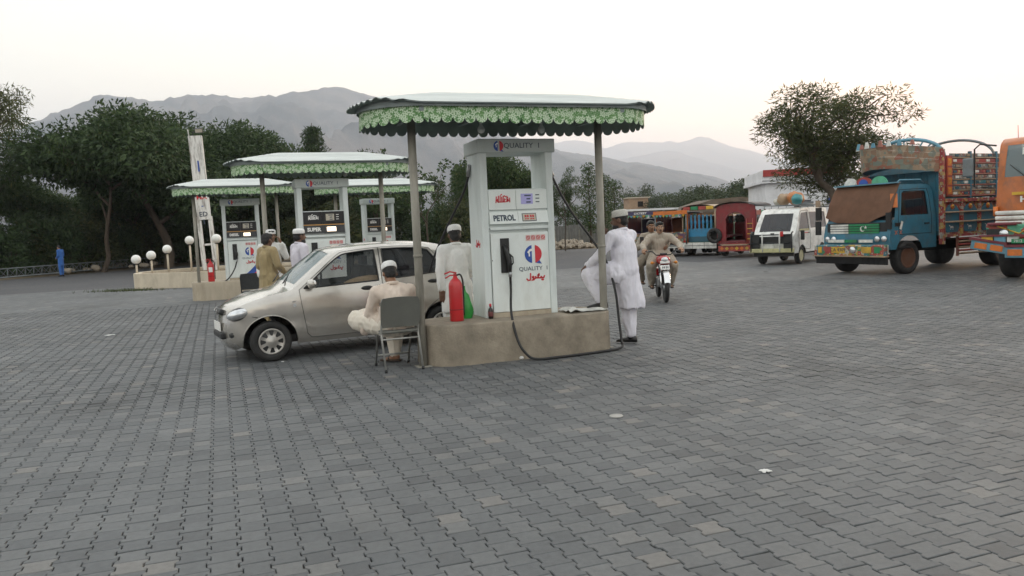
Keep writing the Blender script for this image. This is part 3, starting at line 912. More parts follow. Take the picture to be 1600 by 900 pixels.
# hoses
def hose(label, pts, r=.0155, fittings=None):
    t = thing('fuel_hose', label, 'hose', group='fuel hoses')
    p0 = Vector(pts[0]); t.location = (p0.x, p0.y, 0)
    mb = MB(); mb.tube([p - t.location for p in smooth_path(pts, 10)], r, 9); mb.build('hose_line', M_rub, t)
    for a, b in fittings or []:
        fb = MB(); fb.tube([Vector(a)-t.location, Vector(b)-t.location], r*1.7, 9); fb.build('hose_fitting', M_steel, t)
    return t
nz = U(3.475, 9.45, PH) + Vector((CT*(-.17) + ST*.33, ST*(-.17) - CT*.33, .50))
hose('black hose looping from the petrol pump nozzle along the ground to its mast',
     [U(3.97, 9.5, 2.52), U(4.0, 9.48, 2.36), U(4.07, 9.45, 2.14), U(4.26, 9.38, 1.74), U(4.50, 9.28, 1.36), U(4.62, 9.12, 1.05), U(4.66, 9.0, .7), U(4.67, 8.95, .35), U(4.66, 8.88, .10), U(4.58, 8.76, .024),
      U(4.2, 8.66, .017), U(3.7, 8.60, .017), U(3.40, 8.61, .02), U(3.29, 8.66, .09), U(3.22, 8.73, .25), U(3.20, 8.85, .55), nz + Vector((0, 0, -.16)), nz],
     fittings=[(U(3.97, 9.5, 2.50), U(3.985, 9.49, 2.38)), (U(4.03, 9.465, 2.27), U(4.06, 9.455, 2.18))])
hose('black hose stretched from the petrol pump mast to the silver car', [U(2.985, 9.55, 2.35), U(2.975, 9.6, 2.2), U(2.93, 9.72, 2.0), U(2.79, 9.98, 1.62), U(2.66, 10.2, 1.25), U(2.60, 10.32, 1.02)],
     fittings=[(U(2.985, 9.55, 2.36), U(2.975, 9.6, 2.22))])
a_ = U(.62, 22.9, PH)
hose('short black hose hanging from the leftmost diesel pump', [a_ + Vector((-.06, -.35, .5)), a_ + Vector((-.10, -.45, .3)), a_ + Vector((-.22, -.55, .08)), a_ + Vector((-.42, -.68, -.12)), a_ + Vector((-.5, -.75, -.44))], r=.017)

# fire extinguishers, bottle, bag, sheet on the plinth
def extinguisher(label, loc, h=.52):
    t = thing('fire_extinguisher', label, 'extinguisher', loc, TH, 'fire extinguishers'); r = .083
    mb = MB(); mb.lathe([(r*.96, 0), (r, .01), (r, h-.10), (r*.94, h-.07), (r*.7, h-.03), (.03, h-.005), (.022, h+.02)], n=24); b = mb.build('cylinder', M_exting, t)
    rb = MB(); rb.lathe([(r+.001, .135), (r+.003, .14), (r+.001, .145)], n=24); rb.build('weld_ring', mat('dark_red', (.20, .01, .012), .5), b)
    vb = MB(); vb.tube([(0, 0, h), (0, 0, h+.05)], .018, 10); vb.build('valve', mat('valve_red', (.35, .03, .03), .4), t)
    lb = MB(); lb.tube([(.02, 0, h+.055), (-.06, 0, h+.075), (-.13, 0, h+.05)], .010, 6); lb.tube([(.02, 0, h+.03), (-.06, 0, h+.03), (-.12, 0, h-.0)], .009, 6); lb.build('lever', M_exting, t)
    hb = MB(); hb.tube(smooth_path([(.02, 0, h+.03), (.07, .01, h+.03), (.10, .02, h-.06), (.098, .02, h-.25), (.095, .02, .06)], 6), .011, 8); hb.build('discharge_hose', M_rub, t)
    return t
extinguisher('tall red fire extinguisher on the nearest plinth', U(2.63, 9.2, PH))
e2 = extinguisher('red fire extinguisher with pale sticker on the leftmost plinth', U(-.22, 22.6, PH))
sb = MB(); sb.add([(.0842*math.cos(a), .0842*math.sin(a), z) for z in (.25, .38) for a in [R(-130 + 10*k) for k in range(8)]], [(k, k+1, 9+k, 8+k) for k in range(7)]); sb.build('sticker', M_whpr, e2)
t = thing('dark_bottle', 'small dark bottle with red cap at the foot of the petrol pump', 'bottle', U(3.035, 9.13, PH), 0)
mb = MB(); mb.lathe([(.027, 0), (.03, .008), (.03, .10), (.024, .12), (.012, .135), (.012, .15)], n=16); mb.build('body', mat('dark_glass', (.018, .012, .012), .15), t)
mb = MB(); mb.lathe([(.0305, .03), (.0312, .032), (.0312, .085), (.0305, .087)], n=16); mb.build('bottle_label', mat('bottle_label', (.14, .04, .04), .6), t)
mb = MB(); mb.lathe([(.014, .146), (.014, .178), (.011, .182)], n=12); mb.build('cap', M_red, t)
bb = MB()
rows = []
for k in range(12):
    z = .40*k/11; s_ = .085*(math.sin(PI*min(1, .25 + z/.44))**.6) + .008
    rows.append([(s_*(1.0 + .25*noise.noise((math.cos(a)*2, math.sin(a)*2, z*7)))*math.cos(a), .7*s_*(1 + .25*noise.noise((math.cos(a)*3, math.sin(a)*2, z*9+4)))*math.sin(a), z) for a in [2*PI*j/18 for j in range(18)]])
bb.grid(rows, close=True)
o = bb.build('plastic_bag', mat('green_plastic', (.03, .30, .05), .3, var=.2, scale=12), loc=U(2.80, 9.40, PH)); tag(o, 'green plastic bag tucked behind the red extinguisher', 'bag')
cb = MB(); rows = []
for i in range(22):
    row = []
    for j in range(16):
        x, y = .52*i/21, .36*j/15
        z = .012 + .03*abs(noise.noise((x*5, y*7, 2.2))) + .05*math.exp(-((x-.08)/.06)**2)*(.6+.4*math.sin(y*9)) + .02*math.exp(-((y-.05)/.04)**2)
        row.append((x, y + .02*math.sin(x*9), z))
    rows.append(row)
cb.grid(rows); cb.grid([[(x, y, z-.006) for x, y, z in r] for r in rows][::-1], mi=0)
o = cb.build('folded_sheet', mat('pale_sheet', (.60, .60, .56), .6, var=.12, scale=10, dirt=(.10, .10, .10), dirt_amt=.5, dirt_scale=5), loc=U(4.0, 8.93, PH), rotz=TH + .06)
tag(o, 'crumpled pale plastic sheet lying on the nearest plinth', 'sheet')
# ------------------------------------------------------------------ cars
def in_poly(x, y, poly):
    c = False; n = len(poly); j = n-1
    for i in range(n):
        xi, yi = poly[i]; xj, yj = poly[j]
        if (yi > y) != (yj > y) and x < (xj-xi)*(y-yi)/(yj-yi) + xi: c = not c
        j = i
    return c
def densify(poly, step, closed=True):
    out = []; n = len(poly)
    for i in range(n if closed else n-1):
        a, b = Vector(poly[i]), Vector(poly[(i+1) % n]); k = max(1, int((b-a).length/step))
        for q in range(k): out.append(tuple(a.lerp(b, q/k)))
    if not closed: out.append(tuple(poly[-1]))
    return out
def smooth2(pts, k=4):
    return [(p.x, p.y) for p in smooth_path([(x, z, 0) for x, z in pts], k)]
def panel_side(outline, regions, Yf, step=.06):
    """triangulate a side view outline with inner regions kept as separate faces; returns {region: (pts, tris)} with y = Yf(x,z)"""
    verts = []; edges = []
    def add_loop(poly):
        d = densify(poly, step); o_ = len(verts)
        verts.extend(Vector(p) for p in d)
        edges.extend((o_+i, o_+(i+1) % len(d)) for i in range(len(d)))
        return d
    od = add_loop(outline)
    for nm, poly in regions: add_loop(poly)
    xs = [p[0] for p in outline]; zs = [p[1] for p in outline]
    x = min(xs)
    while x < max(xs):
        z = min(zs)
        while z < max(zs):
            q = (x + .011*math.sin(z*37), z + .009*math.sin(x*41))
            if in_poly(*q, outline): verts.append(Vector(q))
            z += step
        x += step
    rv, re_, rf, *_ = delaunay_2d_cdt(verts, edges, [], 0, 1e-5)
    out = {}
    for f in rf:
        cx = sum(rv[i].x for i in f)/len(f); cz = sum(rv[i].y for i in f)/len(f)
        if not in_poly(cx, cz, outline): continue
        nm = 'body'
        for rn, poly in regions:
            if in_poly(cx, cz, poly): nm = rn
        out.setdefault(nm, []).append(list(f))
    res = {}
    for nm, fs in out.items():
        used = sorted({i for f in fs for i in f}); ix = {v: k for k, v in enumerate(used)}
        res[nm] = ([(rv[i].x, rv[i].y) for i in used], [[ix[i] for i in f] for f in fs])
    return res
def wheel_parts(parent, c, r, w_, side, hub='spoked', rim_m=None, tyre_m=None, yaw=0.0):
    """side=-1: outer face towards -y"""
    wh = thing('wheel', None, None, c); wh.parent = parent
    if yaw: wh.rotation_euler = (0, 0, yaw)
    M = Matrix.Rotation(PI/2*(1 if side < 0 else -1), 4, 'X')    # lathe z -> outward
    tb = MB(); rr = r*.66
    tb.lathe([(rr*.96, -w_/2), (r*.93, -w_/2), (r*.985, -w_*.40), (r, -w_*.2), (r, w_*.2), (r*.985, w_*.40), (r*.93, w_/2), (r*.80, w_*.53), (rr, w_*.47), (rr*.96, w_*.36)], n=36, M=M)
    tb.build('tyre', tyre_m or M_tyre, wh)
    rb = MB()
    if hub == 'spoked':
        rb.lathe([(rr*.99, w_*.40), (rr*.97, w_*.47), (rr*.86, w_*.46), (rr*.84, w_*.42), (rr*.30, w_*.50), (rr*.28, w_*.53), (0, w_*.54)], n=36, M=M); h = rb.build('hubcap', rim_m or M_hub, wh)
        for k in range(8):
            a = 2*PI*k/8; s0, s1 = .24, .20
            pts = []
            for rad, da in ((rr*.46, -.16), (rr*.82, -.235), (rr*.84, -.1), (rr*.84, .1), (rr*.82, .235), (rr*.46, .16)): pts.append((rad*math.cos(a+da), rad*math.sin(a+da)))
            hb = MB()
            def zz(x, y): 
                q = math.hypot(x, y)/rr
                return w_*(.50 - .08*(q-.30)/.54) + .0025
            hb.add([M @ Vector((x, y, zz(x, y))) for x, y in pts], [list(range(6))])
            hb.build('vent_slot', M_black, h)
    else:
        rb.lathe([(rr*.99, w_*.40), (rr*.95, w_*.47), (rr*.82, w_*.42), (rr*.78, w_*.18), (rr*.52, w_*.10), (rr*.40, w_*.26), (rr*.36, w_*.36), (0, w_*.38)], n=30, M=M); h = rb.build('rim', rim_m or M_hub, wh)
        for k in range(6):
            a = 2*PI*k/6; nb = MB(); p = Vector((rr*.46*math.cos(a), rr*.46*math.sin(a), 0))
            nb.tube([M @ (p + Vector((0, 0, w_*.10))), M @ (p + Vector((0, 0, w_*.28)))], rr*.05, 6); nb.build('wheel_nut', M_steel, h)
    return wh
M_tyre = mat('tyre_rubber', (.022, .022, .022), .8, var=.3, scale=9, dirt=(.07, .065, .06), dirt_amt=.5)
M_hub = mat('hubcap_silver', (.46, .44, .41), .35, .5, var=.12, dirt=(.2, .18, .16), dirt_amt=.4, dirt_scale=9)
M_silver = mat('champagne_silver_paint', (.50, .475, .435), .22, .62, var=.04, scale=2, coat=1.0, dirt=(.30, .27, .23), dirt_amt=.25, dirt_scale=2.5)
M_navy = mat('dark_paint', (.02, .024, .04), .22, .3, var=.05, coat=.8)
M_chrome = mat('chrome', (.70, .70, .70), .12, 1.0, var=.05)
M_lamp = mat('headlamp_reflector', (.66, .68, .70), .12, .6, var=.25, scale=14, coat=1.0)
M_gl = glass('tinted_glass', (.012, .014, .018), .03, .86)
M_glf = glass('clear_glass', (.03, .04, .045), .03, .38)
M_glw = glass('windscreen_glass', (.14, .19, .20), .03, .82)  # pale blue-green base colour stands in for the sky reflected in the pane
M_int = mat('interior_grey', (.035, .033, .032), .8, var=.2)
M_tan = mat('tan_seat_cover', (.42, .30, .17), .8, var=.2, scale=20)
M_under = mat('underbody', (.012, .012, .012), .9)

PROF = smooth2([(.16, .185), (.05, .24), (.012, .33), (.0, .42), (.012, .50), (.035, .565), (.06, .63), (.10, .685), (.19, .73), (.40, .787), (.62, .832), (.80, .862), (.92, .885)], 3)[:-1] + \
       smooth2([(.92, .885), (1.12, 1.04), (1.33, 1.20), (1.48, 1.305), (1.61, 1.360), (1.85, 1.397), (2.1, 1.413), (2.4, 1.416), (2.7, 1.408), (2.95, 1.385), (3.10, 1.352), (3.19, 1.30)], 3)[:-1] + \
       smooth2([(3.19, 1.30), (3.28, 1.16), (3.36, .99), (3.40, .88), (3.425, .74), (3.44, .62), (3.485, .55), (3.495, .46), (3.485, .34), (3.42, .24), (3.34, .20)], 3)
NOSE = lambda x: .62 - (.62-x)*.74 if x < .62 else x
PROF = [(NOSE(x), z) for x, z in PROF]
WP = [(.15, .655), (.22, .690), (.275, .722), (.33, .730), (.43, .738), (.455, .729), (.60, .740), (.75, .737), (.85, .724), (.915, .703), (1.05, .677), (1.37, .590), (1.50, .55)]
AX = (.62, 2.98); WR = .257
def car_half(x, z):
    wv = float(np.interp(z, [p[0] for p in WP], [p[1] for p in WP]))
    if x < .80: wv *= 1 - .30*((.80-x)/.62)**2.4
    if x > 3.0: wv *= 1 - .16*((x-3.0)/.5)**2
    return wv
def dist_prof(x, z):
    best = 9
    for (ax, az), (bx, bz) in zip(PROF, PROF[1:]):
        dx, dz = bx-ax, bz-az; L = dx*dx+dz*dz
        t = 0 if L == 0 else max(0, min(1, ((x-ax)*dx+(z-az)*dz)/L))
        d = math.hypot(x-ax-t*dx, z-az-t*dz)
        if d < best: best = d
    return best
CR = .075
def car_y(x, z):
    d = dist_prof(x, z); wv = car_half(x, z)
    if d < CR: wv -= CR - math.sqrt(max(0, CR*CR - (CR-d)**2))
    return wv
def arch(cx, r, n=16):
    return [(cx + r*math.cos(a), WR + r*math.sin(a)) for a in [PI*k/n for k in range(n+1)]]
def make_hatchback(label, paint, detail=True):
    t = thing('hatchback_car', label, 'car')
    bot = .20
    low = [(3.34, .20)]
    rear = arch(AX[1], .325)          # from +x side over to -x side
    front = arch(AX[0], .325)
    chain = PROF + [(AX[1]+.325, bot)] + rear + [(AX[1]-.325, bot), (AX[0]+.325, bot)] + front + [(AX[0]-.325, bot)]
    fw = smooth2([(1.06, .898), (1.24, 1.04), (1.41, 1.175), (1.54, 1.268), (1.67, 1.315), (2.055, 1.348)], 3) + [(2.075, .935)]
    rw = smooth2([(2.165, 1.352), (2.45, 1.352), (2.68, 1.338), (2.83, 1.305)], 3) + [(2.93, 1.18), (3.02, 1.0), (2.6, .970), (2.165, .942)]
    fd = smooth2([(1.00, .885), (1.01, .76), (1.04, .55), (1.075, .32)], 3) + [(1.13, .265), (2.12, .265), (2.12, 1.372)] + smooth2([(2.115, 1.376), (1.68, 1.343), (1.53, 1.292), (1.24, 1.072), (1.03, .903)], 3)
    rd = [(2.125, .265), (2.64, .265)] + smooth2([(2.64, .265), (2.70, .40), (2.78, .52), (2.92, .62), (3.02, .72), (3.06, .88), (3.06, .99)], 3) + [(2.97, 1.20), (2.86, 1.333), (2.66, 1.367), (2.4, 1.378), (2.125, 1.376)]
    hl = smooth2([(.125, .60), (.13, .66), (.20, .705), (.33, .70), (.40, .66), (.36, .60), (.24, .575)], 3)
    regions = [('door_f', fd), ('door_r', rd), ('win_f', fw), ('win_r', rw)]
    res = panel_side(chain, regions, None)
    parts = {'body': MB()}
    def place(mb, nm, s_, inset=0.0, mi=0):
        pts, tris = res[nm]
        vs = [(x, s_*(car_y(x, z) - inset), z) for x, z in pts]
        fs = [f if s_ < 0 else f[::-1] for f in tris]
        mb.add(vs, fs, mi, True)
    body = parts['body']
    for s_ in (-1, 1): place(body, 'body', s_)
    # strips across: nose, bonnet, windscreen, roof, tailgate
    n = len(PROF); ncol = 17
    def crown(i):
        x, z = PROF[i]
        if x < .30 and z < .70: return .075
        if x < .90: return .032
        if x < 1.6: return .07
        if x < 3.15: return .034
        return .075
    cw = [crown(i) for i in range(n)]
    cw = [sum(cw[max(0, i-2):i+3])/len(cw[max(0, i-2):i+3]) for i in range(n)]
    rows = []
    for i in range(n):
        x, z = PROF[i]; a = PROF[max(0, i-1)]; b = PROF[min(n-1, i+1)]
        tx, tz = b[0]-a[0], b[1]-a[1]; L = math.hypot(tx, tz) or 1
        nx, nz = -tz/L, tx/L
        Y = car_y(x, z); row = []
        for j in range(ncol):
            q = -1 + 2*j/(ncol-1); e = 1 - abs(q)**2.2
            row.append((x + nx*cw[i]*e, q*Y, z + nz*cw[i]*e))
        rows.append(row)
    i0 = min(range(n), key=lambda i: abs(PROF[i][0]-.965) + (PROF[i][1] < .88)*9); i1 = min(range(n), key=lambda i: abs(PROF[i][0]-1.47) + (PROF[i][1] < .9)*9)
    j0 = min(range(n), key=lambda i: abs(PROF[i][1]-1.30) + (PROF[i][0] < 3.0)*9); j1 = min(range(n), key=lambda i: abs(PROF[i][1]-1.0) + (PROF[i][0] < 3.2)*9)
    wsb, rgb = MB(), MB()
    vs = [p for r in rows for p in r]; bf = []; wf = []; gf = []
    for i in range(n-1):
        for j in range(ncol-1):
            f = [i*ncol+j, i*ncol+j+1, (i+1)*ncol+j+1, (i+1)*ncol+j]
            f = f[::-1] if False else f
            if i0 <= i < i1 and 1 <= j < ncol-2: wf.append(f)
            elif j0 <= i < j1 and 2 <= j < ncol-3: gf.append(f)
            else: bf.append(f)
    body.add(vs, bf, 0, True)
    bo = body.build('body', paint, t)
    def sub(fs, nm, m, dz=-.006):
        used = sorted({i for f in fs for i in f}); ix = {v: k for k, v in enumerate(used)}
        mb = MB(); mb.add([(vs[i][0]+.003, vs[i][1], vs[i][2]+dz) for i in used], [[ix[i] for i in f] for f in fs], 0, True); return mb.build(nm, m, t)
    ws = sub(wf, 'windscreen', M_glw); sub(gf, 'rear_window', M_gl)
    for s_ in (-1, 1):
        for dn, wn, gm, xh in (('door_f', 'win_f', M_glf, (1.90, .845)), ('door_r', 'win_r', M_gl, (2.86, .87))):
            mb = MB(); place(mb, dn, s_, 0); d_ = mb.build('door', paint, t)
            mb = MB(); place(mb, wn, s_, .010); mb.build('window', gm, d_)
            poly = fw if wn == 'win_f' else rw
            fr = MB(); P_ = densify(poly, .05); P_.append(P_[0])
            fr.tube([(x, s_*(car_y(x, z)+.001), z) for x, z in P_], .010, 5, cap=False); fr.build('window_seal', M_black, d_)
            sm_ = MB(); P_ = densify(fd if dn == 'door_f' else rd, .05); P_.append(P_[0])
            sm_.tube([(x, s_*(car_y(x, z)-.001), z) for x, z in P_], .0045, 4, cap=False); sm_.build('shut_line', M_black, d_)
            hx, hz = xh; hb = MB(); hb.ell((hx, s_*(car_y(hx, hz)+.001), hz), (.085, .014, .030)); h_ = hb.build('handle', M_black, d_)
            if dn == 'door_f' and detail:
                kb = MB(); kb.ell((hx+.125, s_*(car_y(hx, hz)), hz+.01), (.013, .008, .013)); kb.build('keyhole', M_steel, d_)
        # mirror
        mb = MB(); mb.ell((1.14, s_*.80, .955), (.055, .085, .062)); mb.tube([(1.12, s_*.70, .925), (1.14, s_*.76, .935)], .025, 8); mo = mb.build('door_mirror', paint, t)
        mb = MB(); mb.ell((1.172, s_*.805, .955), (.03, .07, .05)); mb.build('mirror_glass', M_chrome, mo)
        # headlamp on the front corner
        yc = .50
        mb = MB(); mb.ell((.285, s_*yc, .618), (.155, .160, .086), rot=(0, -.25, s_*.62), n=20, m=12); hb_ = mb.build('headlight', M_black, t)
        mb = MB(); mb.ell((.277, s_*(yc+.012), .619), (.157, .162, .077), rot=(0, -.25, s_*.62), n=20, m=12); mb.build('lens', M_lamp, hb_)
        mb = MB(); mb.ell((.205, s_*.40, .355), (.05, .10, .055)); mb.build('fog_recess', M_black, t)
        mb = MB(); mb.ell((3.36, s_*.56, .80), (.07, .10, .13)); mb.build('tail_light', mat('tail_lamp', (.35, .02, .02), .2, coat=.8), t)
        # wheels and dark arch linings
        for ax in AX:
            wheel_parts(t, (ax, s_*.635, WR), WR, .155, s_)
            mb = MB(); pts = arch(ax, .335, 14)
            mb.grid([[(x, s_*.45, z) for x, z in pts], [(x, s_*(car_y(x, max(z, .3))-.012), z) for x, z in pts]]); mb.build('wheel_arch', M_under, t)
        mb = MB(); P_ = [(x, z) for x, z in arch(AX[0], .331, 20) if z > .22]; mb.tube([(x, s_*(car_y(x, z)-.004), z) for x, z in P_], .009, 5); mb.build('arch_lip', paint, t)
        P_ = [(.37, .583), (.28, .566), (.20, .57)]
        mb = MB(); mb.tube([(x, s_*(car_y(x, z)), z) for x, z in [(.40, .588), (.44, .578), (.47, .572)]], .004, 4); mb.build('bumper_line', M_black, t)
    if detail:
        bx = rows
        mb = MB(); mb.box((.135, 0, .628), (.10, .40, .075), rot=(0, .45, 0), bev=.02); gr = mb.build('grille', M_black, t)
        mb = MB(); mb.tube([(.085, .04, .655), (.082, -.035, .648), (.080, .03, .628), (.080, -.035, .606), (.085, .04, .60)], .009, 6); mb.build('badge', M_chrome, gr)
        mb = MB(); mb.box((.115, 0, .34), (.09, .62, .085), bev=.02); mb.build('lower_intake', M_black, t)
        mb = MB(); mb.box((.082, 0, .45), (.012, .46, .11), rot=(0, .0, 0)); mb.build('number_plate', M_whpr, t)
        # side badge: a small emblem
        mb = MB(); mb.tube([(.90, -car_y(.90, .74)-.002, .74), (.95, -car_y(.95, .745)-.002, .745)], .006, 4); mb.build('side_badge', M_steel, t)
        mb = MB(); mb.lathe([(.022, -.002), (.022, .003)], (.925, -car_y(.925, .695)-.001, .695), M=Matrix.Rotation(PI/2, 4, 'X')); mb.build('side_indicator', M_lamp, t)
        for a in (-.25, .35):
            mb = MB(); mb.tube([(.90, a, .955), (1.06, a+.28, 1.075)], .006, 5); mb.tube([(.91, a-.02, .96), (1.05, a+.26, 1.068), (1.10, a+.30, 1.108)], .004, 5); mb.build('wiper', M_black, t)
    # cabin
    fl = MB(); fl.box((1.9, 0, .26), (3.0, 1.15, .10)); fl.box((1.15, 0, .66), (.34, 1.18, .40)); fl.build('cabin_floor', M_int, t)
    for s_ in (-1, 1):
        mb = MB(); mb.box((1.85, s_*.33, .50), (.48, .46, .20), bev=.05); mb.box((2.12, s_*.33, .82), (.16, .46, .62), rot=(0, .22, 0), bev=.06); mb.box((2.20, s_*.33, 1.18), (.09, .24, .17), bev=.04)
        mb.build('seat', M_int, t)
    mb = MB(); mb.box((2.75, 0, .50), (.46, 1.16, .2), bev=.05); mb.box((3.02, 0, .80), (.14, 1.16, .52), rot=(0, .22, 0), bev=.05); mb.build('rear_seat', M_int, t)
    mb = MB(); mb.tube([(1.50 + .06*math.sin(a), .33 + .18*math.cos(a), .88 + .17*math.sin(a)) for a in [2*PI*k/20 for k in range(21)]], .014, 6, cap=False); mb.build('steering_wheel', M_black, t)
    if detail:
        mb = MB(); mb.ell((1.90, -.57, .925), (.29, .07, .075), rot=(0, -.10, 0)); mb.build('tan_cushion', M_tan, t)
    return t
hc = make_hatchback('silver five-door hatchback refuelling at the petrol pump', M_silver)
_g = G(427, 565)
_u, _v = UV(_g)
_a = R(28.5)
hc.location = _g - Matrix.Rotation(_a, 3, 'Z') @ Vector((AX[0], -.70, 0)); hc.rotation_euler = (0, 0, _a)
# ------------------------------------------------------------------ people
def remesh(mb, voxel, smooth=2, name='body', mats=None):
    me = mb.mesh(name, mats)
    o = bpy.data.objects.new(name, me); C.objects.link(o)
    m = o.modifiers.new('r', 'REMESH'); m.mode = 'VOXEL'; m.voxel_size = voxel; m.use_smooth_shade = True
    if smooth:
        s_ = o.modifiers.new('s', 'SMOOTH'); s_.factor = .5; s_.iterations = smooth
    dg = bpy.context.evaluated_depsgraph_get()
    me2 = bpy.data.meshes.new_from_object(o.evaluated_get(dg)); me2.name = name
    bpy.data.objects.remove(o); bpy.data.meshes.remove(me)
    me2.materials.clear()
    for q in (mats if isinstance(mats, (list, tuple)) else [mats]): me2.materials.append(q)
    me2.polygons.foreach_set('use_smooth', [True]*len(me2.polygons))
    return me2
def folds(me, amp, fx=9, fz=2.6, seed=0.0, low=None):
    """cloth folds: long vertical waves plus finer creases"""
    n = len(me.vertices); co = np.empty(n*3); no = np.empty(n*3)
    me.vertices.foreach_get('co', co); me.vertices.foreach_get('normal', no)
    co = co.reshape(-1, 3); no = no.reshape(-1, 3); d = np.empty(n)
    for i in range(n):
        x, y, z = co[i]
        a = noise.noise((x*fx + seed, y*fx, z*fz + seed)); b = noise.noise((x*fx*2.3, y*fx*2.3 + seed, z*fz*3.2 + x*6))
        k = 1.0
        if low is not None: k = .45 + .9*min(1, max(0, (low - z)/.5))
        d[i] = (1 - 2*abs(a))*k + .45*(1-2*abs(b)) - .5
    co += no*(amp*d)[:, None]
    me.vertices.foreach_set('co', co.ravel()); me.update()
def cap_(mb, a, b, ra, rb, n=12):
    a, b = Vector(a), Vector(b)
    mb.tube([a, a.lerp(b, .5), b], [ra, (ra+rb)/2, rb], n)
    mb.ell(a, (ra*.999,)*3, n=n, m=8); mb.ell(b, (rb*.999,)*3, n=n, m=8)
def limb(mb, pts, rs, n=12):
    for i in range(len(pts)-1): cap_(mb, pts[i], pts[i+1], rs[i], rs[i+1], n)
def loft(mb, rings, n=28):
    """rings: (cx,cy,cz, rx,ry[,power]) stacked; closed at both ends"""
    rows = []
    for rg in rings:
        cx, cy, cz, rx, ry = rg[:5]
        rows.append([(cx + rx*math.cos(2*PI*k/n), cy + ry*math.sin(2*PI*k/n), cz) for k in range(n)])
    mb.grid(rows, close=True)
    o = len(mb.v) - len(rows)*n
    mb.f.append([o+j for j in range(n)][::-1]); mb.m.append(0); mb.sm.append(True)
    mb.f.append([o+(len(rows)-1)*n+j for j in range(n)]); mb.m.append(0); mb.sm.append(True)
def hand(mb, wrist, d, nrm, thumb, curl=.35, s=1.0):
    """palm and five fingers; d along the hand, nrm out of the palm, thumb sideways"""
    wrist = Vector(wrist); d = Vector(d).normalized(); nrm = Vector(nrm); nrm = (nrm - d*nrm.dot(d)).normalized()
    sd = d.cross(nrm).normalized()
    if sd.dot(Vector(thumb)) < 0: sd = -sd
    pc = wrist + d*.048*s
    M = Matrix((sd, d, nrm)).transposed()
    eb = MB(); eb.box((0, 0, 0), (.082*s, .095*s, .030*s), bev=.012); mb.add([M @ Vector(v) + pc for v in eb.v], eb.f)
    cap_(mb, wrist - d*.02, wrist + d*.03, .026*s, .027*s, 10)
    for k, (off, L) in enumerate(((.032, .068), (.011, .078), (-.011, .073), (-.031, .056))):
        b = wrist + (d*.088 + sd*off)*s
        c1, c2 = curl*(.8 + .12*k), curl*(1.7 + .2*k)
        spread = (d + sd*off*2.2).normalized()
        d1 = (spread*math.cos(c1) + nrm*math.sin(c1)); d2 = (spread*math.cos(c2) + nrm*math.sin(c2))
        m_ = b + d1*L*.52*s; e = m_ + d2*L*.55*s
        limb(mb, [b - d*.012, m_, e], [.0100*s, .0092*s, .0078*s], 8)
    b = wrist + (d*.03 + sd*.036)*s
    t1 = (d*.62 + sd*.75 + nrm*.22).normalized(); t2 = (d*.9 + sd*.32 + nrm*.35).normalized()
    limb(mb, [b - sd*.012, b + t1*.035*s, b + t1*.035*s + t2*.032*s], [.0125*s, .0115*s, .0088*s], 8)
def skin_mat(name, c): return mat(name, c, .55, var=.10, scale=14, bump=.06, bscale=90)
M_skin = skin_mat('skin_brown', (.23, .115, .065)); M_skind = skin_mat('skin_dark', (.135, .070, .045)); M_skinl = skin_mat('skin_light_brown', (.33, .19, .12))
M_hair = mat('black_hair', (.010, .009, .009), .55, var=.4, scale=40, bump=.6, bscale=120)
M_capw = mat('white_knit_cap', (.80, .80, .79), .9, var=.08, scale=30, bump=.5, bscale=90)
M_capg = mat('pale_grey_cap', (.60, .59, .55), .9, var=.12, scale=40, bump=.6, bscale=80)
def cloth(name, c, **k): return mat(name, c, .88, var=.09, scale=7, bump=.12, bscale=160, sheen=.15, **k)
M_white = cloth('white_cotton', (.77, .77, .75)); M_lav = cloth('lavender_white_cotton', (.76, .745, .82)); M_lav2 = cloth('pale_lavender_cotton', (.64, .61, .68))
M_beige = cloth('beige_cotton', (.64, .54, .46)); M_cream = cloth('cream_cotton', (.70, .64, .55)); M_tanc = cloth('tan_cotton', (.34, .265, .14)); M_taup = cloth('taupe_cotton', (.36, .31, .25))
M_taup2 = cloth('grey_brown_cotton', (.28, .24, .19)); M_cobalt = cloth('blue_cotton', (.03, .12, .38))
M_shoe = mat('black_leather', (.014, .013, .013), .4, var=.2); M_sandal = mat('brown_sandal', (.05, .032, .022), .6, var=.2); M_eyew = mat('eye_white', (.7, .68, .64), .3)

def head_shapes(mb, hc, fwd, up=(0, 0, 1), s=1.0):
    """skull, jaw, nose, ears and neck stub added to the body surface; returns the head frame"""
    f = Vector(fwd).normalized(); u = Vector(up); u = (u - f*u.dot(f)).normalized(); r = u.cross(f).normalized()   # r = person's left
    M = Matrix((r, -f, u)).transposed()       # local: x left, y back, z up
    L = lambda x, y, z: Vector(hc) + M @ Vector((x, y, z))*s
    e = M.to_euler()
    mb.ell(L(0, .012, .028), (.076*s, .095*s, .092*s), n=20, m=14, rot=e)          # cranium
    mb.ell(L(0, -.030, -.035), (.060*s, .062*s, .082*s), n=18, m=12, rot=e)        # face
    mb.ell(L(0, -.048, -.082), (.036*s, .034*s, .030*s), n=14, m=9, rot=e)         # chin
    cap_(mb, L(0, -.086, .012), L(0, -.108, -.026), .009*s, .015*s, 8)             # nose
    mb.ell(L(0, -.084, -.056), (.024*s, .013*s, .011*s), n=10, m=7, rot=e)         # mouth
    mb.ell(L(0, -.080, .030), (.050*s, .018*s, .012*s), n=12, m=7, rot=e)          # brow
    for q in (-1, 1): mb.ell(L(q*.079, .008, -.008), (.010*s, .020*s, .032*s), n=10, m=8, rot=e)
    return L, M, e
